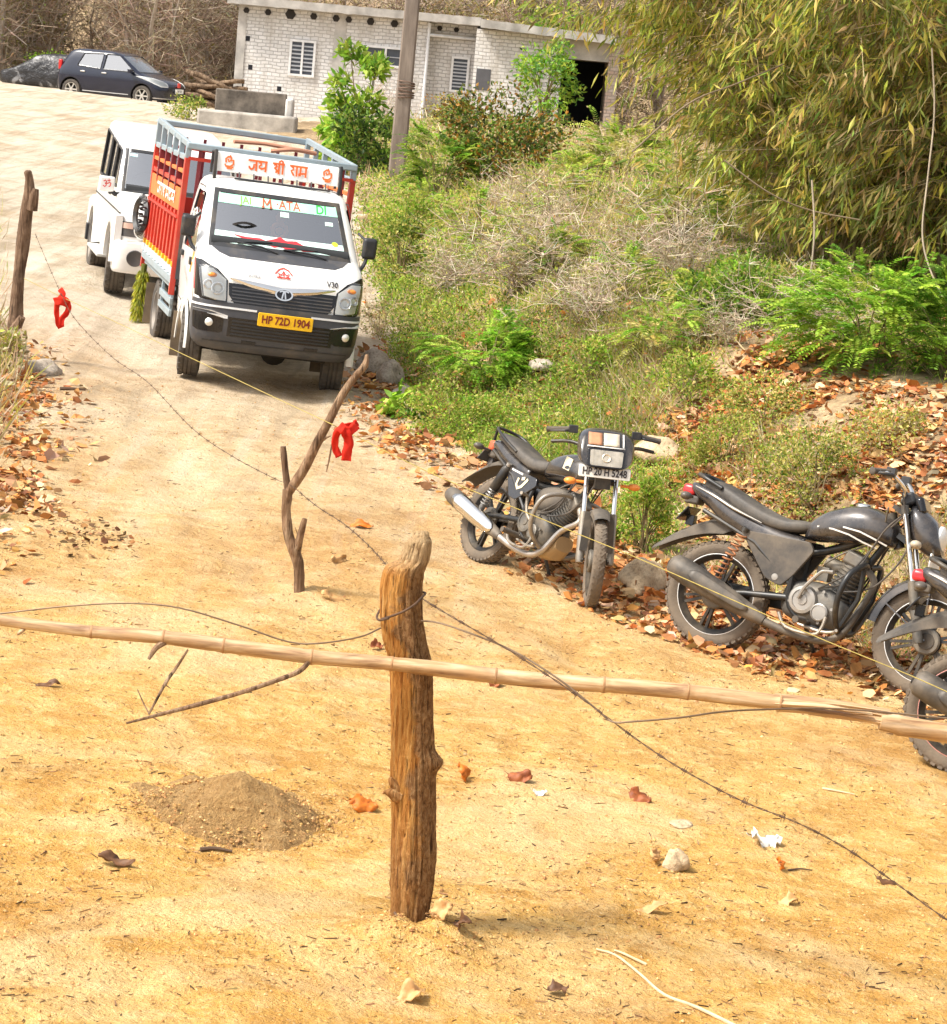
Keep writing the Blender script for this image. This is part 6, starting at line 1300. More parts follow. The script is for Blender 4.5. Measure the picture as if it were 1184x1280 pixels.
    lp=Vector((-.255,0,.79)) if style==1 else Vector((-.285,0,.86))
    mb=MB(); mb.box(lp,(.07,.13,.075) if style==1 else (.08,.10,.06)); mb.build('tail_light',mat('dusty_tail_lens',(.55,.10,.04) if style==1 else (.60,.03,.04),.3,0,.1,5,dust=.3),tl,bevel=.02,seg=3)
    mb=MB(); mb.box(lp+Vector((.03,0,-.055)),(.09,.11,.05)); mb.build('lamp_bracket',MB_PLAST,tl,bevel=.012)
    for sg in (-1,1):
        for base,par in ((Vector((lp.x+.05,sg*.10,lp.z-.04)),tl),(Vector((hx+.17,sg*.12,.80)),head)):
            mb=MB(); e=base+Vector((0,sg*.06,0)); mb.tube([base,e],.010,8); mb.sph(e+Vector((0,sg*.03,0)),(.032,.042,.024),12,8); mb.build('indicator',mat('indicator_dusty',(.10,.085,.07),.4) if par is tl else AMBER if style==1 else mat('clear_indicator',(.45,.38,.28),.3),par)
    # ---- lamp unit
    if style==1:
        cw=[(1.00,.97,.11,.08),(1.035,.972,.145,.108),(1.085,.975,.158,.122),(1.135,.97,.152,.122),(1.165,.965,.142,.116)]
        mb=MB(); mb.loft([[p+Vector(((p.z-.98)*-.30-max(0,p.z-1.0)*.9,0,0)) for p in ringx(x,z,hw*1.18,hh,3.3,40)] for x,z,hw,hh in smooth_st(cw,4)]); cl=mb.build('headlamp_cowl',P,head,sharp=60)
        hf=lambda u,v,h:(1.175+h-(v)*.30,u*1.18,.957+v*.95)
        mb=MB(); mb.prism(rpoly([(-.100,-.105),(.100,-.105),(.105,.022),(-.105,.022)],.015),0,.012,hf); bz_=mb.build('headlamp_bezel',BLACKG,cl,bevel=.003)
        mb=MB(); mb.prism(rpoly([(-.088,-.093),(.088,-.093),(.092,.012),(-.092,.012)],.012),.012,.018,hf); hl=mb.build('headlight',mat('headlamp_glass',(.40,.37,.31),.12,.2,.3,22),cl)
        mb=MB(); mb.lathe([(.03,.010),(.026,.012),(.015,.004),(0,.004)],Vector(hf(0,-.04,.012)),(1,0,.3),18); 
        for k in range(-3,4): mb.bar(Vector(hf(k*.024,-.088,.0185)),Vector(hf(k*.024,.008,.0185)),.002,.002)
        mb.build('bulb_holder',mat('bulb_ivory',(.55,.50,.40),.2,.4),hl)
        vf=lambda u,v,h:(1.156+h-v*.30-max(0,(v-.045))*.9,u*1.3,.955+v)
        for u0,u1,v0,v1,m_,nm in ((-.095,-.025,.045,.118,mat('faded_orange',(.46,.19,.09),.6,0,.3,14,dust=.5),'orange_patch'),(-.018,.062,.045,.12,mat('pale_visor_patch',(.58,.50,.38),.5,0,.2,14,dust=.4),'pale_patch'),(.078,.086,.04,.12,DECALW,'pin_stripe'),(-.10,.09,.030,.038,DECALW,'pin_stripe')):
            mb=MB(); mb.grid([[Vector(vf(u0+(u1-u0)*i/4,v0+(v1-v0)*j/5,.022)) for i in range(5)] for j in range(6)]); o_=mb.build(nm,m_,cl); s_=o_.modifiers.new('thick','SOLIDIFY'); s_.thickness=.003
        pf=lambda u,v,h:(1.19+h-v*.2,u,.825+v)
        mb=MB(); mb.prism(rpoly([(-.17,-.038),(.17,-.038),(.17,.038),(-.17,.038)],.012),-.008,0,pf); npl=mb.build('number_plate',mat('dusty_plate',(.66,.64,.58),.5,0,.1,9,dust=.3),head,bevel=.003); mb=MB(); text_into(mb,'HP 20 H 5248',.060,lambda u,v,h:pf(u*.84,v*1.08,.001+h),.002,bold=.0014); mb.build('lettering',INK,npl)
        mb=MB(); mb.box((1.12,0,.84),(.10,.10,.14)); mb.build('lamp_bracket',MB_FRAME,head)
        mb=MB(); g=lambda v:.02*v; mb.add([(.72+a_,-.128-.012,.80+b_) for a_,b_ in ((0,0),(.075,-.005),(.078,.075),(.0,.085))]+[(.72+a_,-.128-.006,.80+b_) for a_,b_ in ((0,0),(.075,-.005),(.078,.075),(.0,.085))],[(0,1,2,3),(7,6,5,4),(0,4,5,1),(1,5,6,2),(2,6,7,3),(3,7,4,0)],False); mb.build('paper_sticker',CREAM,tk)
    else:
        cw=[(1.03,.90,.07,.07),(1.07,.90,.12,.12),(1.12,.885,.13,.13),(1.17,.865,.12,.115),(1.20,.855,.10,.095)]
        mb=MB(); mb.loft([[p+Vector(((p.z-.88)*-.35,0,0)) for p in ringx(x,z,hw,hh,2.6,28)] for x,z,hw,hh in smooth_st(cw,4)]); cl=mb.build('headlamp_cowl',P,head,sharp=60)
        mb=MB(); mb.lathe([(0,.03),(.06,.022),(.085,.0),(.085,-.02)],(1.205,0,.853),(1,0,-.05),26); mb.build('headlight',REFL,cl)
        mb=MB(); mb.box((1.07,0,1.02),(.05,.20,.10),Matrix.Rotation(R(-25),3,'Y')); mb.build('visor',BLACKG,cl,bevel=.02)
        mb=MB(); mb.prism(rpoly([(-.14,-.04),(.14,-.04),(.14,.04),(-.14,.04)],.01),1.19,1.198,lambda a_,b_,h:(h,a_,.735+b_)); mb.build('number_plate',PLATEW,head)
    mb=MB(); mb.box((hx+.05,0,bz+.02),(.07,.16,.07),Matrix.Rotation(R(-30),3,'Y')); mb.build('instrument_panel',BLACKP,head,bevel=.015)
    # ---- guards, levers, stand
    G=MB_GUARD if style==1 else MB_FRAME
    mb=MB()
    for sg in (-1,1): mb.tube([(.84,sg*.02,.63),(.86,sg*.14,.64),(.83,sg*.27,.58),(.80,sg*.29,.46),(.79,sg*.25,.34),(.78,sg*.12,.25),(.76,sg*.04,.24)],.0155 if style==1 else .017,10,interp=5)
    if style==2:
        for sg in (-1,1): mb.tube([(.865,sg*.14,.63),(.86,sg*.13,.45),(.785,sg*.13,.27)],.014,8)
    mb.build('crash_guard',G,t)
    mb=MB(); mb.tube([(.60,-.33,.275),(.60,-.1,.265),(.60,.1,.265),(.60,.33,.275)],.012,8)
    for sg in (-1,1): mb.tube([(.60,sg*.20,.277),(.60,sg*.335,.28)],[.020,.019],10)
    mb.build('footrest',RUBBER,t)
    mb=MB(); mb.tube([(.60,-.15,.40),(.56,-.165,.44),(.52,-.17,.52),(.515,-.175,.545),(.54,-.25,.55)] if style==1 else [(.53,-.165,.39),(.56,-.17,.46),(.63,-.175,.55),(.66,-.18,.565),(.72,-.21,.57)],[.011,.011,.010,.010,.012],8,interp=4); mb.build('kick_lever',MB_GUARD if style==1 else MB_SIL,t)
    mb=MB(); mb.tube([(.56,-.16,.25),(.70,-.17,.235),(.78,-.17,.25),(.80,-.21,.262)],.009,8,interp=3); mb.tube([(.44,-.17,.29),(.50,-.18,.22),(.66,-.18,.21),(.70,-.17,.25),(.71,-.16,.32)],.010,8,interp=3); mb.build('brake_pedal',MB_GUARD,t)
    mb=MB(); mb.tube([(.50,.11,.26),(.56,.20,.10),(.585,.245,.012)],[.013,.012,.012],8); mb.lathe([(.028,-.006),(.028,.006)],(.59,.25,.008),(0,0,1),10); mb.build('side_stand',MB_FRAME,t)
    mb=MB(); mb.box((.30,.115,.34),(.62,.02,.09)); mb.build('chain_guard',MB_FRAME,t,bevel=.02)
    if style==1:
        mb=MB(); mb.loft([ringx(x,z,hw,hh,3,18) for x,z,hw,hh in [(.62,.235,.05,.02),(.70,.23,.075,.04),(.80,.26,.08,.05),(.86,.33,.07,.05)]]); mb.build('belly_guard',mat('dusty_belly',(.42,.29,.15),.8,dust=.6),t)
        mb=MB(); mb.loft([ringx(x,z,hw,hh,2.6,22) for x,z,hw,hh in smooth_st([(.46,.55,.04,.05),(.50,.555,.09,.09),(.62,.575,.11,.10),(.72,.60,.09,.085),(.76,.61,.05,.05)],3)]); mb.build('air_box',MB_PLAST,t)
    if style==1:      # lamp cowl and plate sit a little higher, bars a little lower
        for ch in head.children_recursive:
            top=ch
            while top.parent is not head: top=top.parent
            k=top.name.split('.')[0]; dz=.055 if k in ('headlamp_cowl','number_plate') else -.035 if k=='handlebar' else 0
            if dz and ch.type=='MESH':
                for v in ch.data.vertices: v.co.z+=dz
    ex_=o.get('ext',0)
    if ex_:
        for ch in t.children_recursive:
            if any(k in ch.name for k in ('seat','tail','grab_rail','mudguard','number_plate','lamp_bracket','indicator')) and ch.parent is not head and ch.parent.name.split('.')[0] not in ('headlamp_cowl',) and 'fork' not in ch.name:
                for v in ch.data.vertices:
                    if v.co.x<.3: q_=min(1,(.3-v.co.x)/.4); v.co.x-=ex_*q_; v.co.z+=o.get('extz',0)*q_
    # steering angle
    if steer:
        Mt=Matrix.Translation(pv)@Matrix.Rotation(steer,4,axis)@Matrix.Translation(-pv); head.matrix_local=Mt
    loc=Vector(o['loc']); fwd=Vector((math.sin(o['yaw']),-math.cos(o['yaw']),0)); f=(fwd-PN*fwd.dot(PN)).normalized()
    L_=wb*o['scale']; e=loc+fwd*L_; f=Vector((e.x-loc.x,e.y-loc.y,H(e.x,e.y)-H(loc.x,loc.y))).normalized()
    orient(t,Vector((loc.x,loc.y,H(loc.x,loc.y)-.006)),f,Vector((0,0,1)),o['lean']); t.scale=(o['scale'],)*3
    return t
B1=build_bike('motorcycle','black motorcycle with square headlamp cowl facing the camera, white plate on its fork',dict(loc=(.05,15.12,0),yaw=R(33.5),lean=R(-18.5),scale=.93),1,steer=R(-35))
B2=build_bike('motorcycle','dusty graphite motorcycle seen side on with whole tank, seat and upswept silencer in view',dict(loc=(1.42,13.62,0),yaw=R(62),lean=R(-11),scale=1.02),2,steer=R(6))
B3=build_bike('motorcycle','motorcycle half out of view showing rear wheel with pink rim line and fat silencer',dict(loc=(2.50,11.60,0),yaw=R(66),lean=R(-8),scale=1.0,pink=True,ext=.07,extz=.07),2,steer=R(8))
# ------------------------------------------------------------------ house, low wall, wood pile, utility pole
YH=80.0
def hx_(px,py,y=YH): p=on_vplane(px,py,y); return p.x,p.z
def brick_material(name, b1, b2, mortar, warm=0):
    t=NT(name); g=t.new('ShaderNodeNewGeometry').outputs['Position']
    sp=t.new('ShaderNodeSeparateXYZ'); t.link(g,sp.inputs[0]); cb=t.new('ShaderNodeCombineXYZ'); t.link(t.math('ADD',sp.outputs['X'],sp.outputs['Y']),cb.inputs['X']); t.link(sp.outputs['Z'],cb.inputs['Y'])
    wob=t.noise(g,4,3,.6); wv=t.new('ShaderNodeVectorMath',operation='ADD'); t.link(cb.outputs[0],wv.inputs[0]); sc=t.new('ShaderNodeVectorMath',operation='SCALE'); nz=t.new('ShaderNodeTexNoise'); nz.inputs['Scale'].default_value=3; t.link(g,nz.inputs['Vector']); t.link(nz.outputs['Color'],sc.inputs[0]); sc.inputs['Scale'].default_value=.10; t.link(sc.outputs[0],wv.inputs[1])
    b=t.new('ShaderNodeTexBrick'); t.link(wv.outputs[0],b.inputs['Vector']); b.inputs['Scale'].default_value=1; b.inputs['Brick Width'].default_value=.26; b.inputs['Row Height'].default_value=.115; b.inputs['Mortar Size'].default_value=.016; b.inputs['Mortar Smooth'].default_value=.3
    b.inputs['Color1'].default_value=(*b1,1); b.inputs['Color2'].default_value=(*b2,1); b.inputs['Mortar'].default_value=(*mortar,1)
    k=t.mix(t.ramp(t.noise(g,.8,5,.7),[(.45,0.0),(.7,.55)]),b.outputs['Color'],(.50,.46,.40)); k=t.mix(t.ramp(t.noise(g,6,4,.7),[(.55,0.0),(.7,.5)]),k,(.72,.71,.69)); k=t.mix(t.ramp(t.noise(t.scalevec(g,(2.2,2.2,.35)),1.4,4,.65),[(.50,0.0),(.66,.55)]),k,(.42,.38,.33))
    t.link(k,t.p.inputs['Base Color']); t.p.inputs['Roughness'].default_value=.95; t.bump(t.math('SUBTRACT',1.0,b.outputs['Fac']),.7,.02); return t.m
BRW=brick_material('whitewashed_brick',(.80,.79,.78),(.66,.65,.64),(.43,.42,.41)); BRP=brick_material('pinkish_brick',(.50,.34,.27),(.58,.46,.38),(.3,.24,.2))
CONC=mat('rough_concrete',(.46,.44,.41),.95,0,.3,2.2,bump=.4); CONCD=mat('stained_concrete',(.125,.105,.085),.95,0,.8,2.4,bump=.5,bscale=14); PIPE=mat('pale_pipe',(.7,.72,.75),.5); DARKH=mat('dark_opening',(.012,.013,.018),.9); FRAMEW=mat('window_white',(.74,.74,.74),.6); WGL=mat('window_pane',(.07,.08,.10),.2); CURT=mat('shutter_slat',(.40,.42,.46),.6)
def build_house():
    x0,_=hx_(296,60); xr1,_=hx_(592,90); x2,_=hx_(772,100,79.4); zt=hx_(440,8)[1]; zb=H(-3,80)-.6; zs=zt-.26
    hs=thing('house','unfinished low white brick house with flat concrete roof behind the shrubs','house',((x0+x2)/2,YH,zb))
    o=hs.location.copy(); V_=lambda x,y,z:Vector((x,y,z))-o
    def bx(name,x_0,x_1,y_0,y_1,z_0,z_1,m,par=hs,bevel=0): mb=MB(); mb.box(V_((x_0+x_1)/2,(y_0+y_1)/2,(z_0+z_1)/2),(abs(x_1-x_0),abs(y_1-y_0),abs(z_1-z_0))); return mb.build(name,m,par,bevel=bevel)
    xa,_=hx_(532,90)
    wl=bx('wall',x0,xa,YH,YH+6,zb,zs,BRW); wl2=bx('wall',xa,xr1,YH+.55,YH+6,zb,zs,BRW); xd0,_=hx_(700,110,79.4); xd1,_=hx_(758,110,79.4)
    wl3=bx('wall',xr1,xd0,79.4,YH+6,zb,zs-.1,BRW); zl=hx_(730,75,79.4)[1]; bx('lintel',xd0,xd1,79.42,YH+6,zl,zs-.12,CONC); bx('wall',xd1,x2,79.38,YH+6,zb,zs-.1,BRP); bx('back_wall',xd0,xd1,YH+3,YH+3.1,zb,zl,DARKH)
    bx('concrete_column',x0-.02,x0+.26,YH-.03,YH+.2,zb,zs,CONC); c0,_=hx_(417,60);c1,_=hx_(431,60); bx('concrete_column',c0,c1,YH-.02,YH+.2,zb,zs,CONC); bx('beam',xa,xr1,YH+.50,YH+.7,zs-.5,zs-.32,CONC)
    # roof slabs with broken edges
    def slab(xs,xe,y_0,zo,name,tilt=0,th=.26):
        mb=MB(); n=46; top=[];bot=[];topb=[];botb=[]
        for k in range(n+1):
            x=xs+(xe-xs)*k/n; q=.05*mnoise.noise(Vector((x*2.3,0,zo)))+.03*mnoise.noise(Vector((x*7,1,zo))); z=zt+zo-tilt*(k/n); y=y_0+q
            top.append(V_(x,y,z+.02*mnoise.noise(Vector((x*4,5,0))))); bot.append(V_(x,y+.02,z-th+.03*mnoise.noise(Vector((x*5,9,0))))); topb.append(V_(x,YH+7,z)); botb.append(V_(x,YH+7,z-th))
        mb.loft([topb,top,bot,botb],False,False,closed=False); mb.grid([botb,topb],False); mb.add([topb[0],top[0],bot[0],botb[0]],[(0,1,2,3)],False); mb.add([topb[-1],top[-1],bot[-1],botb[-1]],[(3,2,1,0)],False); return mb.build(name,CONC,hs)
    slab(x0-.35,xr1+.1,YH-.55,0,'roof'); slab(xr1+.12,x2-.2,78.7,-.06,'roof',tilt=.16)
    for px,py,wd in ((308,16,.22),(335,20,.24),(363,22,.38),(392,25,.26),(420,27,.26),(436,27,.24),(463,32,.28),(493,34,.28),(549,38,.2),(570,40,.2)):
        x,z=hx_(px,py); yy=YH if x<xa else YH+.55; mb=MB(); mb.lathe([(0,-.05),(wd*.40,-.05),(wd*.46,-.03),(wd*.46,.2)],V_(x,yy-.01,zs-.17),(0,1,0),6); mb.build('joist_hole',mat('joist_hole_dark',(.03,.026,.024),.9),hs)  # near-black plugs stand in for the shade inside the joist holes
    for px,py in ((310,48),(313,84),(302,105),(349,111)):
        x,z=hx_(px,py); bx('putlog_hole',x-.07,x+.07,YH-.006,YH+.1,z-.08,z+.08,DARKH,wl)  # black boxes on the wall face paint in the dark of small recesses
    def window(pxl,pyt,pxr,pyb,y,par,panes=2,bars=7):
        xl,zt_=hx_(pxl,(pyt),y); xr,_=hx_(pxr,pyt,y); cx=(pxl+pxr)/2; zt_=hx_(cx,pyt,y)[1]; zb_=hx_(cx,pyb,y)[1]
        mb=MB(); f=.075
        for a_,b_ in ((xl,xl+f),(xr-f,xr)): mb.box(V_((a_+b_)/2,y-.02,(zt_+zb_)/2),(f,.10,zt_-zb_))
        for z_ in (zt_-f/2,zb_+f/2): mb.box(V_((xl+xr)/2,y-.023,z_),(xr-xl-2*f,.10,f))
        if panes==2: mb.box(V_((xl+xr)/2,y-.021,(zt_+zb_)/2),(f*.9,.09,zt_-zb_-2*f))
        w=mb.build('window',FRAMEW,par); mb=MB(); mb.box(V_((xl+xr)/2,y-.003,(zt_+zb_)/2),(xr-xl-f,.01,zt_-zb_-f)); mb.build('pane',WGL,w)
        mb=MB()
        for k in range(bars):
            z_=zb_+f+(zt_-zb_-2*f)*(k+1)/(bars+1); mb.box(V_((xl+xr)/2,y-.03,z_),(xr-xl-2*f,.02,.05 if bars>5 else .03))
        mb.build('window_bars',CURT,w)
    window(363,50,396,96,YH,wl,2,7); window(454,58,512,84,YH,wl,2,1); window(565,71,588,116,YH+.55,wl2,1,8)
    xl,zt_=hx_(604,86,79.4); 
    xl,_=hx_(595,98,79.4); xr,_=hx_(613,98,79.4); zt_=hx_(604,86,79.4)[1]; zb_=hx_(604,113,79.4)[1]; bx('opening',xl,xr,79.39,79.5,zb_,zt_,mat('grey_opening',(.10,.10,.11),.8),wl3)
    p0=hx_(537,34,YH-.06); mb=MB(); mb.tube([V_(p0[0],YH-.06,zs-.05),V_(p0[0],YH-.06,zb)],.05,8); mb.tube([V_(p0[0],YH-.06,zs-.42),V_(xr1,YH-.06+.5,zs-.42)],.05,8); mb.build('drainpipe',PIPE,hs)
    mb=MB(); x,z=hx_(690,46,79); 
    for px,dx,dz in ((700,.12,.7),(640,-.4,.5)): x,_=hx_(px,40,79); mb.tube([V_(x,79.4,zt-.2),V_(x+dx,79.4,zt+dz)],.02,6)
    mb.build('rebar',mat('rusty_rebar',(.2,.12,.09),.8),hs)
build_house()
def build_lowwall():
    p=on_ground(318,150); y=62.0; z0=H(-6,62)-.3; a=on_vplane(270,110,y); b=on_vplane(358,120,y); zt=on_vplane(315,114,y).z; zl=on_vplane(315,141,y).z
    t=thing('concrete_wall','stained low concrete wall with a stepped ledge in front of the house','wall',((a.x+b.x)/2,y,z0)); o=t.location.copy()
    mb=MB(); mb.box(Vector(((a.x+b.x)/2,y+.15,(zt+z0)/2))-o,(b.x-a.x,.3,zt-z0)); mb.build('wall_panel',CONCD,t,bevel=.03)
    mb=MB(); c=on_vplane(368,120,y); mb.box(Vector(((b.x+c.x)/2,y+.1,(zt-.1+z0)/2))-o,(c.x-b.x,.45,zt-.1-z0)); mb.build('pillar',CONC,t,bevel=.06)
    mb=MB(); mb.box(Vector(((a.x+c.x)/2-.1,y-.35,(zl+z0)/2))-o,(c.x-a.x+.5,.66,zl-z0)); mb.build('ledge',mat('weathered_ledge',(.34,.31,.27),.95,0,.5,2.0,bump=.5,bscale=14),t,bevel=.06)
build_lowwall()
# wood pile of single logs beside the hatchback
LOG=wood_material('log_bark',(.10,.06,.035),(.20,.13,.08),(.36,.26,.17),(6,6,2))
lg=None; spots=[(236,124,6),(248,126,-4),(262,127,3),(240,118,-8),(254,119,5),(268,121,-3),(238,112,10),(250,113,-6),(264,114,8),(246,106,-10),(260,107,4),(270,110,-12),(252,100,14),(265,102,-16),(242,101,20)]
for i,(px,py,ang) in enumerate(spots):
    if lg is None:
        mb=MB(); mb.tube([(-.75,0,0),(-.4,.02,.03),(0,0,.0),(.4,-.02,.02),(.75,.02,-.02)],[.085,.08,.085,.075,.07],10,interp=4)
        for k,p in enumerate(mb.v): mb.v[k]=p+Vector((0,1,1))*.02*mnoise.noise(p*5)
        lg=mb.build('log',LOG); o=lg
    else: o=lg.copy(); C.objects.link(o)
    p=on_vplane(px+13,py,73.6+.25*(i%3)); zg=H(p.x,p.y); z=max(zg+.07+(.12*(i//3)),p.z-.05); o.location=(p.x,p.y,z); o.rotation_euler=(0,R(ang+5),R(rng.uniform(-25,25))); o.scale=(rng.uniform(.6,.95),1,1); tag(o,'bare brown log heaped in the woodpile between hatchback and concrete wall','log','logs in the woodpile')
# utility pole
def build_pole():
    y=47.5; b=on_vplane(494,236,y); zb=H(b.x,y)-.3; t=on_vplane(516,0,y); d=(t-b).normalized()
    po=thing('utility_pole','tall tapering concrete electricity pole standing among the green shrubs','utility pole',(b.x,y,zb)); o=po.location.copy()
    mb=MB(); rings=[]
    for k in range(13):
        f=k/12; c=b+d*(-.6+9.6*f)-o; w_=.165-.055*f; dd=.135-.045*f; rings.append([c+Vector((sx*w_*q1,sy*dd*q2,0)) for sx,sy,q1,q2 in ((-1,-1,.8,1),(1,-1,.8,1),(1,-1,1,.8),(1,1,1,.8),(1,1,.8,1),(-1,1,.8,1),(-1,1,1,.8),(-1,-1,1,.8))])
    mb.loft(rings,True,False); t=NT('pole_concrete'); c=t.coord(); n=t.noise(t.scalevec(c,(3,3,.5)),2.5,5,.6); t.link(t.ramp(n,[(.3,(.13,.10,.08)),(.7,(.27,.22,.18))]),t.p.inputs['Base Color']); t.p.inputs['Roughness'].default_value=.9; t.bump(n,.4,.03); mb.build('shaft',t.m,po)
    mb=MB(); c=on_vplane(507,112,y)-o
    for k in range(6): mb.lathe([(.18+.01*(k%2),-.012),(.19,0),(.18,.012)],c+Vector((0,0,-.16+.06*k)),(.1*(k%3-1),.1,1),12)
    mb.build('wire_binding',mat('rusty_binding',(.16,.10,.07),.8,.2),po)
build_pole()
# ------------------------------------------------------------------ vegetation
LEAF=leafmat('leaf_surface',.46); LEAFD=leafmat('dry_leaf_surface',.15,.8); TWIG=leafmat('twig_surface',0,.9); TRUNKM=mat('brown_trunk',(.38,.32,.26),.9,0,.35,6,bump=.6)
BRIGHT=[(.22,.40,.03),(.32,.48,.05),(.14,.30,.025),(.42,.54,.08)]; MIDG=[(.13,.24,.03),(.20,.30,.045),(.08,.16,.02),(.28,.34,.07)]; DARKGR=[(.035,.075,.015),(.06,.12,.02),(.025,.05,.012)]; YELG=[(.40,.42,.07),(.50,.46,.12),(.30,.36,.06),(.56,.48,.17)]
STRAW=[(.56,.45,.27),(.46,.36,.21),(.66,.56,.37),(.38,.28,.16)]; AUT=[(.36,.17,.03),(.20,.15,.03),(.10,.13,.03),(.46,.26,.05),(.05,.07,.02)]; LITTER=[(.44,.16,.04),(.56,.25,.07),(.34,.13,.04),(.50,.22,.07),(.60,.36,.17),(.64,.46,.27),(.54,.33,.16),(.22,.10,.04)]; GREYT=[(.40,.32,.23),(.50,.42,.31),(.30,.23,.16),(.58,.49,.37)]
def gz(X,Y): return terrain(X,Y,False)
def sph_pts(n): 
    p=rng.normal(size=(n,3)); return unit(p)
def bush(name,label,cat,px,py,h,w,cols,style='broad',n=2600,leaf=.07,group=None,dens=1.0,lean=(0,0),loc=None,stems=7,twigcol=[(.20,.15,.08),(.28,.22,.12),(.14,.11,.05)],depth=.8,low=.12):
    p=loc or on_ground(px,py); t=thing(name,label,cat,p,0,group)
    K=max(8,int(20*dens)); cen=[]
    for k in range(K):
        q=sph_pts(1)[0]*rng.uniform(.35,1)**.6; zf=rng.uniform(.10,1.0); env=(1-.75*max(0,zf-.45)**1.5*2)*(.75+.45*rng.random()); a_=rng.uniform(0,2*PI); rr_=rng.uniform(.2,1)**.5*env; cen.append((math.cos(a_)*rr_*w*.5+lean[0]*h*zf,math.sin(a_)*rr_*w*.5*depth+lean[1]*h,h*zf*rng.uniform(.85,1.08)))
    cen=np.array(cen); cen[:,2]=np.maximum(cen[:,2],h*low)
    # stems and twigs to every clump
    A=[];B=[];
    base=np.array([(rng.normal()*.05*w,rng.normal()*.05*w,-.05) for _ in cen])
    mids=base*.4+cen*.6*np.array([.7,.7,1.0]); A=np.concatenate([base,mids]); B=np.concatenate([mids,cen]); rr=np.concatenate([np.full(K,.008*h+.003),np.full(K,.005*h+.002)])
    v,f,c=sticks_geo(A,B,rr,pick(twigcol,2*K),5); np_mesh('stems',v,f,TWIG,t,c)
    ci=rng.integers(0,K,n); rad=w*.5*rng.uniform(.30,.55,K)[ci]
    if style=='frond':      # pinnate sprays: a midrib with paired leaflets
        m=max(20,n//22); ci=rng.integers(0,K,m); P0=cen[ci]+sph_pts(m)*(w*.16*rng.uniform(.2,1,(m,1))); out=P0-np.array([0,0,h*.35]); out[:,2]*=.5; D0=unit(unit(out)+rng.normal(size=(m,3))*.35+np.array([0,0,.25])); L0=leaf*rng.uniform(3.5,6.5,m)
        fr=np.linspace(.12,1,11); PP=[];DD=[];LL=[];CC=[]; cf=pick(cols,m,.18)
        side=unit(np.cross(D0,np.tile(np.array([0,0,1.]),(m,1))+rng.normal(size=(m,3))*.2))
        for f_ in fr:
            pos=P0+D0*(L0*f_)[:,None]+np.array([0,0,-1.])*(L0*.38*f_*f_)[:,None]
            for s in (-1,1): PP.append(pos); DD.append(side*s+D0*.55+np.array([0,0,-.25])); LL.append(leaf*(1.15-.6*abs(f_-.45))*np.ones(m)); CC.append(cf*(1+.1*rng.normal(size=(m,1))))
        P=np.concatenate(PP);D=np.concatenate(DD);L=np.concatenate(LL);cc=np.clip(np.concatenate(CC),.004,.9); v,f,c=leaves_geo(P,D,L,L*.42,cc,.12,up=np.tile(np.array([0,0,1.]),(len(P),1)))
    else:
        P=cen[ci]+sph_pts(n)*(rad*rng.uniform(.15,1,n)**.45)[:,None]*np.array([1,depth,.8]); D=unit(P-np.array([0,0,h*.35]))*.6+rng.normal(size=(n,3))*.6; D[:,2]-=.35 if style=='broad' else 0
        L=leaf*rng.uniform(.6,1.4,n); tone=np.repeat(rng.uniform(.75,1.2,K),1)[ci]
        v,f,c=(leaves6_geo if style=='broad' else leaves_geo)(P,D,L,L*(.36 if style=='broad' else .55),np.clip(pick(cols,n,.2)*tone[:,None],.004,.9),.2)
    np_mesh('foliage',v,f,LEAF,t,c); return t
def dry_shrub(label,px,py,h,w,n=900,cols=GREYT,leaves=0,name='dry_shrub'):
    p=on_ground(px,py); t=thing(name,label,'shrub',p,0,'dry shrubs on the bank'); S0=max(10,n//28); A=[];B=[];Rr=[]
    for s in range(S0):
        a=rng.uniform(0,2*PI); q=np.array([rng.normal()*w*.10,rng.normal()*w*.10,-.05]); d=np.array([math.cos(a)*rng.uniform(.1,.9),math.sin(a)*rng.uniform(.1,.9),rng.uniform(.6,1.2)]); d/=np.linalg.norm(d); L=h*rng.uniform(.6,1.25); r=.0035*h+.0035
        pts=[q]
        for k in range(7):
            d=d+rng.normal(size=3)*.22; d[2]-=.09*k/3; d/=np.linalg.norm(d); q=q+d*L/7; pts.append(q)
        for k in range(7): A.append(pts[k]);B.append(pts[k+1]);Rr.append(r*(1-.11*k))
        for k in range(20):
            i=rng.integers(2,8); b=pts[i]; dd=rng.normal(size=3); dd[2]=abs(dd[2])*.5; dd/=np.linalg.norm(dd); e=b+dd*L*rng.uniform(.08,.28); A.append(b);B.append(e);Rr.append(r*.5); e2=e+(dd+rng.normal(size=3)*.6)*L*.09; A.append(e);B.append(e2);Rr.append(r*.32)
    A=np.array(A);B=np.array(B); lo=-.05; A[:,2]=np.maximum(A[:,2],lo);B[:,2]=np.maximum(B[:,2],lo); v,f,c=sticks_geo(A,B,np.array(Rr),pick(cols,len(A),.2)); np_mesh('twigs',v,f,TWIG,t,c)
    if leaves:
        i=rng.integers(0,len(B),leaves); v,f,c=leaves_geo(B[i]+rng.normal(size=(leaves,3))*.03,rng.normal(size=(leaves,3)),rng.uniform(.02,.05,leaves),.018,pick(STRAW+YELG+MIDG,leaves,.2)); np_mesh('foliage',v,f,LEAFD,t,c)
    return t
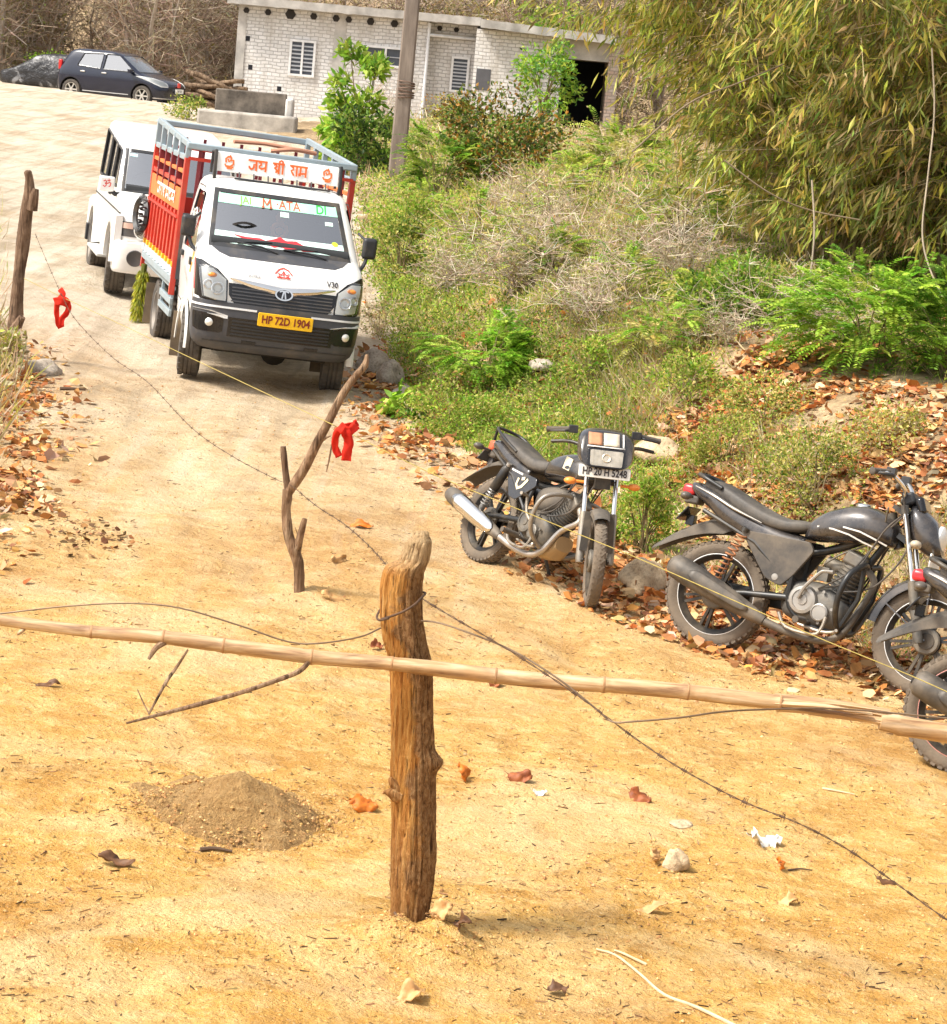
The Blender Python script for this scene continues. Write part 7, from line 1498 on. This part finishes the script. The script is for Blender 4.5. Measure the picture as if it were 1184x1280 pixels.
# ---- grass, weeds and leaf litter: uncountable
def scatter(n, pxr, pyr, dens=None, margin=.0):
    """random ground points in the part of the bank that the photo shows"""
    px=rng.uniform(*pxr,n); py=rng.uniform(*pyr,n); D=np.stack([np.array(ray(0,0))*0+np.array(CAM_F)+np.array(CAM_R)*((a-CX)/F)-np.array(CAM_U)*((b-CY)/F) for a,b in zip(px,py)]); cp=np.array(CAM_POS)
    t=np.full(n,6.0); done=np.zeros(n,bool)
    for step in np.concatenate([np.arange(8,40,.12),np.arange(40,120,.6)]):
        P=cp+D*step; hit=(~done)&(P[:,2]<=gz(P[:,0],P[:,1])); t[hit]=step; done|=hit
    P=cp+D*(t-rng.uniform(0,.12,n)*np.where(t>40,4,1))[:,None]; P[:,0]+=rng.normal(size=n)*.04; P[:,1]+=rng.normal(size=n)*.06*(t/14)
    P[:,2]=gz(P[:,0],P[:,1]); return P[done],px[done],py[done]
def zone(px,py,cx,cy,rx,ry): return np.exp(-(((px-cx)/rx)**2+((py-cy)/ry)**2))
P,px,py=scatter(150000,(440,1260),(120,900)); P[:,:2]+=rng.normal(size=(len(P),2))*.03*(P[:,1:2]/14)
d=P[:,0]-x_right(P[:,1])
# photo-like cover map: where it is green, straw or bare leaf litter
green=1.1*zone(px,py,590,470,130,90)+.9*zone(px,py,520,330,70,110)+.8*zone(px,py,560,560,120,60)+1.0*zone(px,py,1080,390,150,70)+.7*zone(px,py,1010,580,70,80)+.7*zone(px,py,800,620,50,70)+.6*zone(px,py,560,200,110,60)+.8*zone(px,py,880,350,80,60)+.5*zone(px,py,700,500,120,50)+.6*zone(px,py,660,350,60,50)+.6*zone(px,py,790,360,50,50)+.6*zone(px,py,760,230,70,50)+.5*zone(px,py,880,260,60,50)+.4*zone(px,py,600,280,60,50)
straw=1.0*zone(px,py,700,260,170,110)+.5*zone(px,py,850,330,120,90)+.6*zone(px,py,760,420,120,60)+.5*zone(px,py,820,500,100,60)+.5*zone(px,py,940,560,90,60)+.9*zone(px,py,680,180,150,60)
litt=1.2*zone(px,py,960,480,120,70)+1.2*zone(px,py,1120,580,120,80)+.8*zone(px,py,900,570,90,60)+.9*zone(px,py,1060,470,120,50)+.7*zone(px,py,860,540,60,60)
nz=fbm(P[:,0]*1.3+5,P[:,1]*1.3,3); cover=np.clip(green+.85*straw-.62*litt+.28+1.0*nz,0,1.6)
keep=(d>.12+.25*nz)&(rng.random(len(P))<cover*.9); P=P[keep];d=d[keep];g_=(green/(green+straw+.15))[keep];l_=litt[keep]; n=len(P); P[:,2]=gz(P[:,0],P[:,1]); far=np.clip(P[:,1]/18,.8,3.2)
isg=rng.random(n)<np.clip(g_*1.3+.12*nz[keep],.08,.95); tone=(1+.5*fbm(P[:,0]*2.1,P[:,1]*2.1+7,3))[:,None]
hgt=np.where(isg,.085,.15)*(1+1.2*fbm(P[:,0]*.8+2,P[:,1]*.8,3))*far**.55*np.clip(d*1.6+.25,.3,1)
colr=np.where(isg[:,None],pick(BRIGHT+MIDG+YELG+YELG,n,.2),pick(STRAW+YELG[:2],n,.2))*tone
D=rng.normal(size=(n,3))*.75; D[:,2]=np.abs(D[:,2])*.4+.8; L=np.clip(hgt,.03,.9)*rng.uniform(.6,1.5,n); v1=leaves_geo(P-np.array([0,0,.01]),D,L,.0085*far*rng.uniform(.6,1.4,n),np.clip(colr,.005,.9),.1)
tag(np_mesh('grass',v1[0],v1[1],LEAF,tint=v1[2]),'rough grass and straw growing all over the bank','grass',kind='stuff')
# small leaved weeds on top of the stems
k=np.nonzero(rng.random(n)<np.where(isg,.95,.25))[0]; k=np.concatenate([k,k,k[rng.random(len(k))<.6]]); m=len(k); Q=P[k]+unit(D[k])*(L[k]*rng.uniform(.25,1.05,m))[:,None]+rng.normal(size=(m,3))*.03*far[k][:,None]; Q[:,2]=np.maximum(Q[:,2],P[k][:,2]+.005)
v2=leaves_geo(Q,rng.normal(size=(m,3))+np.array([0,0,.2]),.030*far[k]**.9*rng.uniform(.6,1.5,m),.014*far[k]**.9,np.clip(np.where(isg[k][:,None],pick(BRIGHT+YELG+MIDG,m,.22),pick(STRAW+YELG+AUT[:1],m,.2))*tone[k],.005,.9),.25)
tag(np_mesh('weeds',v2[0],v2[1],LEAF,tint=v2[2]),'small leaved green weeds carpeting the bank','weeds',kind='stuff')
def litter(P, name, lab, size=(.045,.105), cols=LITTER, lift=.0):
    n=len(P); a=rng.uniform(0,2*PI,n); D=np.stack([np.cos(a),np.sin(a),rng.normal(size=n)*.22],1); L=rng.uniform(*size,n)*rng.choice([.55,.8,1.0,1.25],n)*(P[:,1]/15)**.25
    up=np.stack([rng.normal(size=n)*.45,rng.normal(size=n)*.45,np.ones(n)],1); Q=P-unit(D)*(L*.5)[:,None]; Q[:,2]+=rng.uniform(.002,.035,n)*L/.1+lift; v,f,c=leaves6_geo(Q,D,L,L*rng.uniform(.42,.72,n),pick(cols,n,.25),.16,up=up,curl=.55); tag(np_mesh(name,v,f,LEAFD,tint=c),lab,'leaf litter',kind='stuff')
P,px,py=scatter(90000,(420,1260),(370,930)); d=P[:,0]-x_right(P[:,1]); nz=fbm(P[:,0]*1.9,P[:,1]*1.9+3,3)
edge=np.exp(-((d+.05)/.42)**2)*(P[:,1]<24); litt=1.3*zone(px,py,960,480,140,80)+1.3*zone(px,py,1130,590,130,90)+.9*zone(px,py,900,570,100,70)+.9*zone(px,py,1060,470,120,60)+.9*zone(px,py,720,720,130,60)+1.2*zone(px,py,560,640,70,50)+.9*zone(px,py,500,580,50,60)+1.3*zone(px,py,1000,800,150,40)+.5*zone(px,py,860,540,80,70)
und=1.6*zone(px,py,770,745,80,40)+1.3*zone(px,py,960,810,130,28)+.9*zone(px,py,660,690,50,30)
pr=np.clip(.7*edge*(.55+1.3*nz)+litt*(d>-.75)*.42*np.clip(1.2+d*1.2,0,1)*(.55+1.6*nz)+.06*(d>0)+.3*nz*(d>0)+und*.55*(.6+1.2*nz),0,1); keep=(rng.random(len(P))<pr)&(d>-1.3); P=P[keep]; P[:,2]=terrain(P[:,0],P[:,1]); litter(P,'leaf_litter','drift of dry brown and orange leaves along the lane edge and bank')
P,px,py=scatter(9000,(-60,140),(430,760)); nz=fbm(P[:,0]*2.3,P[:,1]*2.3,3); dl=x_left(P[:,1])-P[:,0]; pr=np.exp(-((dl-.05)/.35)**2)*(.35+1.5*nz)+.8*zone(px,py,10,610,35,40)+.8*zone(px,py,20,500,30,30); keep=rng.random(len(P))<np.clip(pr,0,1)*.8; P=P[keep]; P[:,2]=terrain(P[:,0],P[:,1]); litter(P,'leaf_litter','dry leaves gathered along the other lane verge beside the bark post')
P,px,py=scatter(2600,(60,180),(640,700)); keep=rng.random(len(P))<.22*zone(px,py,115,672,45,14); P=P[keep]; P[:,2]=terrain(P[:,0],P[:,1]); litter(P,'leaf_litter','thin patch of dark crushed leaves on the open lane',(.02,.06),[(.16,.07,.03),(.3,.15,.06),(.1,.05,.02)])
# verge on the other side of the lane
P,px,py=scatter(9000,(-120,60),(180,640)); dl=x_left(P[:,1])-P[:,0]; keep=(dl>.05)&(rng.random(len(P))<np.clip(dl*1.5,0,1)); P=P[keep]; n=len(P); D=rng.normal(size=(n,3))*.5; D[:,2]=1; L=rng.uniform(.10,.42,n); v=leaves_geo(P,D,L,.012,np.where((P[:,1]<24)[:,None],pick(YELG+STRAW+STRAW,n,.2),pick(STRAW+YELG[:1],n,.2)),.1); tag(np_mesh('verge_grass',v[0],v[1],LEAF,tint=v[2]),'yellowish grass on the verge beside the bark post','grass',kind='stuff')
# ---- single plants
SH='green shrubs on the bank'
bush('broadleaf_shrub','tall bright broad leaved shrub directly to one side of the utility pole foot','shrub',450,232,2.55,1.35,BRIGHT+[(.40,.50,.08)],'broad',2000,.20,SH,loc=Vector((on_vplane(447,200,50).x,50,H(on_vplane(447,200,50).x,50))))
bush('broadleaf_shrub','low dark green shrub under the tall bright broad leaved one','shrub',445,236,1.25,1.3,DARKGR+MIDG,'broad',1500,.13,SH,loc=Vector((on_vplane(452,200,49).x,49,H(on_vplane(452,200,49).x,49))))
bush('feathery_shrub','feathery bright green shrub at the foot of the utility pole','shrub',548,246,1.0,1.5,BRIGHT+MIDG,'frond',7000,.08,SH)
bush('autumn_shrub','rounded shrub with orange and dark green leaves in front of the house','shrub',618,226,1.35,2.2,AUT+MIDG,'fine',5200,.085,SH)
bush('autumn_shrub','smaller orange tinged shrub below the small window of the house','shrub',585,170,.8,1.9,AUT+YELG,'fine',2000,.085,SH,loc=Vector((on_vplane(570,140,72).x,72,H(on_vplane(570,140,72).x,72)-.1)))
bush('small_tree','small bright green tree growing against the dark garage opening','tree',676,150,2.1,2.0,BRIGHT+[(.20,.42,.09)],'broad',1700,.17,loc=Vector((on_vplane(678,140,77).x,77,on_vplane(678,146,77).z)))
bush('feathery_shrub','bright shrub between the house and the bamboo, higher of the two','shrub',775,225,.7,1.4,BRIGHT+YELG,'frond',5000,.08,SH)
bush('feathery_shrub','yellow green shrub hugging the outer edge of the bamboo thicket','shrub',850,300,.9,1.1,BRIGHT+YELG,'frond',3600,.06,SH)
bush('feathery_shrub','large feathery bright green bush in front of the dark bamboo stems','shrub',1085,452,.66,1.7,BRIGHT+[(.36,.54,.06)],'frond',15000,.050,SH)
bush('feathery_shrub','feathery green bush cut by the picture edge beneath the bamboo','shrub',1185,475,.75,1.0,BRIGHT+MIDG,'frond',6500,.05,SH)
bush('leafy_shrub','darker small leaved green shrub joining the large feathery bush','shrub',930,410,.55,1.1,MIDG+BRIGHT,'fine',4200,.045,SH)
bush('leafy_shrub','pale green leafy bush standing alone in the dry grass mid bank','shrub',780,380,.42,.5,BRIGHT+YELG,'frond',1900,.045,SH)
bush('feathery_shrub','vivid green bush on the bank above the motorcycle with the lamp cowl','shrub',608,470,.48,.80,BRIGHT+[(.24,.46,.03)],'frond',11000,.038,SH)
bush('leafy_shrub','low mixed green weeds beside the truck mirror','shrub',500,350,.75,.7,MIDG+YELG,'fine',2600,.045,SH)
bush('leafy_shrub','low green weed clump on the cut bank right beside the truck headlight','shrub',505,300,.7,.9,BRIGHT+YELG,'fine',2400,.05,SH)
bush('leafy_weed','small bright rosette plant in the leaf litter near the grey rocks','plant',505,522,.22,.32,BRIGHT,'broad',160,.12,SH)
bush('leafy_weed','yellow green weed bush rising behind the graphite motorcycle seat','plant',1015,640,.50,.75,YELG+STRAW[:1]+MIDG[:1],'fine',4200,.026,SH)
bush('leafy_weed','green weed clump behind the front wheel of the cowled motorcycle','plant',800,690,.50,.45,BRIGHT+YELG,'fine',3200,.026,SH)
bush('leafy_weed','low yellow green weed patch behind the cowled motorcycle seat','plant',565,545,.40,.8,YELG+BRIGHT,'fine',3800,.028,SH)
bush('leafy_weed','small green plant on the bank above the bright lamp cowl','plant',735,478,.35,.45,BRIGHT+YELG,'fine',1500,.032,SH)
bush('leafy_weed','pale weed clump rising from the leaf litter just past the boulder in the grass','plant',905,585,.34,.6,YELG+BRIGHT[:1],'fine',2400,.026,SH)
bush('leafy_weed','straggly yellow green weeds in the middle of the leaf litter','plant',955,535,.36,.7,YELG+MIDG[:1],'fine',2400,.028,SH)
bush('leafy_weed','low weeds in the leaf litter above the graphite motorcycle handlebar','plant',1105,560,.28,.6,YELG+STRAW[:1],'fine',1800,.028,SH)
bush('leafy_weed','green weeds where the leaf litter meets the tall dry grass','plant',860,500,.34,.7,BRIGHT+YELG,'fine',2400,.03,SH)
bush('leafy_weed','green weed tuft at the roadside verge by the bark post foot','plant',4,462,.30,.4,YELG+STRAW,'fine',600,.05,SH)
bush('leafy_weed','low green tuft on the road corner beside the concrete ledge','plant',235,150,.5,1.1,MIDG+YELG,'fine',900,.08,SH)
for a_ in [('leafy_shrub','lime shrub deep in the grey tangle of bare twigs',690,275,.6,.8),('leafy_shrub','rounded lime bush at the foot of the orange tinged shrub',600,300,.6,.9),('leafy_shrub','lime bush on the bank edge just beyond the truck mirror',530,280,.6,.9),('leafy_shrub','spreading lime bush above the pale weed clump in the litter',820,440,.35,.7),('leafy_shrub','bright lime weed bush in the dry twigs left of the lone pale green bush',690,350,.45,.6),('leafy_shrub','lime green low bush up the bank between the orange shrub and the bamboo',720,250,.6,.8),('leafy_shrub','yellow green bush at the top of the leaf litter under the bamboo',880,400,.40,.7),('leafy_shrub','green bush next to the dense brown twiggy shrub',620,330,.5,.7)]:
    bush(a_[0],a_[1].replace('left of','beside'),'shrub',a_[2],a_[3],a_[4],a_[5],BRIGHT+YELG,'frond',3000,.045,SH)
for a in [('grey tangle of bare twigs in the middle of the bank',690,300,.85,1.4,700),('pale dry shrub below the orange shrub near the house',640,265,.8,1.2,700),('dense brown twiggy shrub with a few leaves above the vivid green bush',655,365,.95,1.1,1500,GREYT,500),('bare twig shrub between the pale green bush and the bamboo',850,350,.9,1.3,1000),('straw coloured bare shrub near the garage opening',745,200,.8,1.8,700,STRAW),('wispy dry shrub halfway up the bank beside the mixed green weeds',565,370,.8,1.0,1100,GREYT,500),('dry shrub with arching pale canes above the leaf litter',735,400,.75,.9,800),('low dry twigs over the leaf litter high on the bank',905,430,.45,.9,600),('bare twig shrub in front of the house wall',480,160,1.3,2.2,700),('dry twig tangle at the foot of the bamboo stems',1010,420,.7,1.6,900),('short dry shrub beside the truck cut bank',470,420,.5,.5,500,STRAW,300)]: dry_shrub(*a)
# ---- bamboo thicket
BAMC=[(.62,.55,.09),(.46,.50,.08),(.33,.42,.07),(.70,.60,.18),(.22,.31,.06),(.68,.50,.16),(.50,.53,.10)]; BAMD=[(.24,.27,.06),(.36,.28,.11),(.17,.21,.05),(.48,.35,.16)]  # BAMD: darker, browner leaf palette, used most in the clumps farther right
def bamboo(label,x,y,rad,hgt,ncul,nclu,cols,lean,zmin,dark=0.0):
    z=H(x,y); t=thing('bamboo_clump',label,'bamboo',(x,y,z),0,'bamboo clumps on the bank'); cul=[]
    for k in range(ncul):
        a=rng.uniform(0,2*PI); b=np.array([math.cos(a)*rad*.28*rng.uniform(0,1),math.sin(a)*rad*.28*rng.uniform(0,1),-.1]); d=np.array([math.cos(a)*rng.uniform(.1,.55)+lean[0],math.sin(a)*rng.uniform(.1,.5)+lean[1],1.6]); d/=np.linalg.norm(d); q=b; pts=[q]; Ln=hgt*rng.uniform(.7,1.1); dr=rng.uniform(.05,.13)
        for s in range(12): q=q+d*Ln/12; d=d+np.array([math.cos(a)*.05+lean[0]*.05,math.sin(a)*.05+lean[1]*.05,-dr*(s/8)])+rng.normal(size=3)*.025; d/=np.linalg.norm(d); pts.append(q)
        cul.append(np.array(pts)); mb=MB(); mb.tube([Vector(p) for p in pts],[.020*(1-.06*s) for s in range(13)],6,interp=2); mb.build('culm',mat('bamboo_culm',(.26,.21,.10),.6,0,.4,4) if k==0 else bpy.data.materials['bamboo_culm'],t)
    A=[];B=[];Rr=[];cp=[]
    for k in range(nclu):
        c=cul[rng.integers(0,ncul)]; s=rng.uniform(1.2,11.9); i=int(s); p=c[i]*(1-(s-i))+c[min(i+1,12)]*(s-i); a=rng.uniform(0,2*PI); L=rng.uniform(.3,1.25)*(rad/1.6); e=p+np.array([math.cos(a)*L,math.sin(a)*L,rng.uniform(-.55,.35)*L]); m=(p+e)/2+np.array([0,0,.12*L]); 
        if e[2]<zmin*rng.uniform(.3,1.6): continue
        A+= [p,m];B+=[m,e];Rr+=[.006,.004]; cp+=[(m,e),(e*.5+m*.5,e)]
    v,f,c=sticks_geo(np.array(A),np.array(B),np.array(Rr),pick([(.34,.27,.13),(.24,.2,.1),(.42,.34,.2)],len(A),.2)); np_mesh('branches',v,f,TWIG,t,c)
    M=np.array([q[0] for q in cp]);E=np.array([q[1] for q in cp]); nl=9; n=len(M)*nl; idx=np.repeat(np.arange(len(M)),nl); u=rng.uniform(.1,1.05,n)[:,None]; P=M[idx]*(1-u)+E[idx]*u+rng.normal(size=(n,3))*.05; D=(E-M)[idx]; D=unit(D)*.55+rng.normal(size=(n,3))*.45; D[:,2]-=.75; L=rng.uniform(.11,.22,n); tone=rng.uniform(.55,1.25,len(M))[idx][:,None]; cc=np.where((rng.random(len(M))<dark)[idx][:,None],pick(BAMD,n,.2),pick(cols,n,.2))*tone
    v,f,c=leaves_geo(P,D,L,L*rng.uniform(.12,.19,n),np.clip(cc,.004,.9),.15); np_mesh('foliage',v,f,LEAF,t,c); return t
bamboo('yellow green bamboo clump spreading over the bank toward the house',3.45,25.2,1.7,6.0,20,1900,BAMC,(-.16,-.05),.55,.10)
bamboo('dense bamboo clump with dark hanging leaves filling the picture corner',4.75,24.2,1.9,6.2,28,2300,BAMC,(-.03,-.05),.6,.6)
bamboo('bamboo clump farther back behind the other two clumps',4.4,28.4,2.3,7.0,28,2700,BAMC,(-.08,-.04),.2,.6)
bamboo('bamboo clump out at the picture edge with darker brown leaves',6.1,25.8,2.0,6.5,24,2200,BAMD+BAMC[:2],(-.08,-.03),.15,.8)
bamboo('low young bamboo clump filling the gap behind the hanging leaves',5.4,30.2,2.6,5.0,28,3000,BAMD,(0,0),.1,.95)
# arching bare canes hanging out of the thicket
def cane(pts,r,lab,m):
    mb=MB(); mb.tube([at_depth(*q) for q in pts],r,6,interp=6); return tag(mb.build('bamboo_cane',m),lab,'cane','bare canes hanging from the bamboo')
CANE=mat('pale_cane',(.33,.27,.19),.7,0,.2,6); CANED=mat('brown_cane',(.20,.15,.09),.8,0,.2,6)
cane([(1165,60,21.4),(1168,140,21.4),(1160,220,21.3),(1153,290,21.2),(1162,335,21.1),(1185,385,21)],.008,'long pale cane hanging down near the picture edge in front of the bamboo',CANE)
cane([(790,190,22.6),(860,130,22.6),(920,105,22.8),(980,80,23)],.009,'slim brown cane slanting across the yellow bamboo leaves',CANED)
cane([(905,200,21.6),(960,240,21.6),(1010,262,21.7),(1075,275,21.8)],.008,'dark cane crossing low in front of the bamboo stems',CANED)
cane([(1015,225,21.4),(1018,290,21.4),(1012,355,21.4)],.009,'upright pale cane standing near the large feathery bush',CANE)
# ---- leafless thicket behind the cars and the house
def tree_proto(h,ntw,cols,leaves,lcols,seed,spread=.5):
    A=[];B=[];Rr=[];tips=[]
    nst=int(rng.integers(3,6)); tr=[]
    for s in range(nst):
        a=rng.uniform(0,2*PI); d=np.array([math.cos(a)*.22,math.sin(a)*.22,1.0]); q=np.array([math.cos(a)*.2,math.sin(a)*.2,-.2]); pts=[q]; r0=.062*h/5*rng.uniform(.5,1.3)
        for k in range(9): d=d+rng.normal(size=3)*.12; d/=np.linalg.norm(d); q=q+d*h/9*rng.uniform(.8,1.1); pts.append(q)
        tr.append((pts,r0))
        for k in range(ntw//nst//6):
            i=rng.integers(1,10); p=pts[i]; a=rng.uniform(0,2*PI); dd=np.array([math.cos(a),math.sin(a),rng.uniform(.0,.9)]); dd/=np.linalg.norm(dd); L=h*spread*rng.uniform(.15,.5); q=p
            for j in range(3):
                e=q+dd*L/3; A.append(q);B.append(e);Rr.append(.016*(1-.25*j)); dd=dd+rng.normal(size=3)*.3; dd/=np.linalg.norm(dd); q=e; e2=q+(dd+rng.normal(size=3)*.8)*L*.3; A.append(q);B.append(e2);Rr.append(.009); tips.append(e2)
    t=thing('bare_tree','x','tree'); mb=MB()
    for pts,r0 in tr: mb.tube([Vector(p) for p in pts],[r0*(1-.085*k) for k in range(10)],6)
    mb.build('trunk',TRUNKM,t); v,f,c=sticks_geo(np.array(A),np.array(B),np.array(Rr),pick(cols,len(A),.2)); np_mesh('crown',v,f,TWIG,t,c)
    if leaves:
        T=np.array(tips); i=rng.integers(0,len(T),leaves); v,f,c=leaves_geo(T[i]+rng.normal(size=(leaves,3))*.25,rng.normal(size=(leaves,3))-np.array([0,0,.4]),rng.uniform(.10,.24,leaves),.075,pick(lcols,leaves,.25)); np_mesh('foliage',v,f,LEAF,t,c)
    return t
TWC=[(.36,.27,.19),(.46,.36,.26),(.24,.17,.12),(.56,.46,.35)]
protos=[tree_proto(5.5,2600,TWC,500,[(.34,.26,.12),(.26,.19,.08)],1),tree_proto(6.5,3000,TWC,0,TWC,2),tree_proto(5.0,2200,TWC,2200,[(.42,.33,.13),(.33,.28,.09),(.24,.2,.07)],3),tree_proto(7.0,2600,TWC,900,[(.20,.19,.06),(.30,.26,.10)],4)]
used=[False]*4; LAB={0:'bare brown thorny tree with a few dry leaves in the thicket behind the cars',1:'leafless grey brown tree in the thicket behind the cars',2:'tree with tan drying leaves standing beside the house end',3:'tall sparse olive leaved tree in the thicket'}
def put_tree(k,x,y,s,lab):
    src=protos[k]
    if not used[k]: o=src; used[k]=True
    else:
        o=src.copy(); C.objects.link(o)
        for ch in src.children: c=ch.copy(); C.objects.link(c); c.parent=o
    o.location=(x,y,H(x,y)-.1); o.rotation_euler=(0,0,rng.uniform(0,2*PI)); o.scale=(s,s,s*rng.uniform(.9,1.15)); o['label']=lab; o['group']='trees of the thicket behind cars and house'
for i in range(46):
    x=rng.uniform(-25,-9.6); y=rng.uniform(80,98); k=int(rng.choice([0,1,3],p=[.42,.4,.18])); put_tree(k,x,y,rng.uniform(.75,1.2),LAB[k])
for i in range(10): put_tree(2,rng.uniform(-10.6,-9.0),rng.uniform(88,97),rng.uniform(.8,1.1),LAB[2])
for i in range(26):
    x=rng.uniform(-7,9); y=rng.uniform(92,103); k=int(rng.choice([0,1,2,3])); put_tree(k,x,y,rng.uniform(.8,1.15),'dry tree rising behind the flat roof of the house' )
for i in range(14): k=int(rng.choice([0,1,3])); put_tree(k,rng.uniform(9,24),rng.uniform(60,95),rng.uniform(.9,1.2),'dry tree mostly hidden behind the bamboo')
bush('leafy_shrub','bright green bush glimpsed behind the tarpaulin covered car','shrub',55,78,1.0,1.5,BRIGHT,'fine',1200,.10,None,loc=Vector((-15.2,80,H(-15.2,80))))
bush('leafy_tree','pale green leafy tree top behind the house roof','tree',640,10,2.0,3.0,BRIGHT+YELG,'broad',1500,.2,None,loc=Vector((1.3,90,on_vplane(640,24,90).z-1.3)))
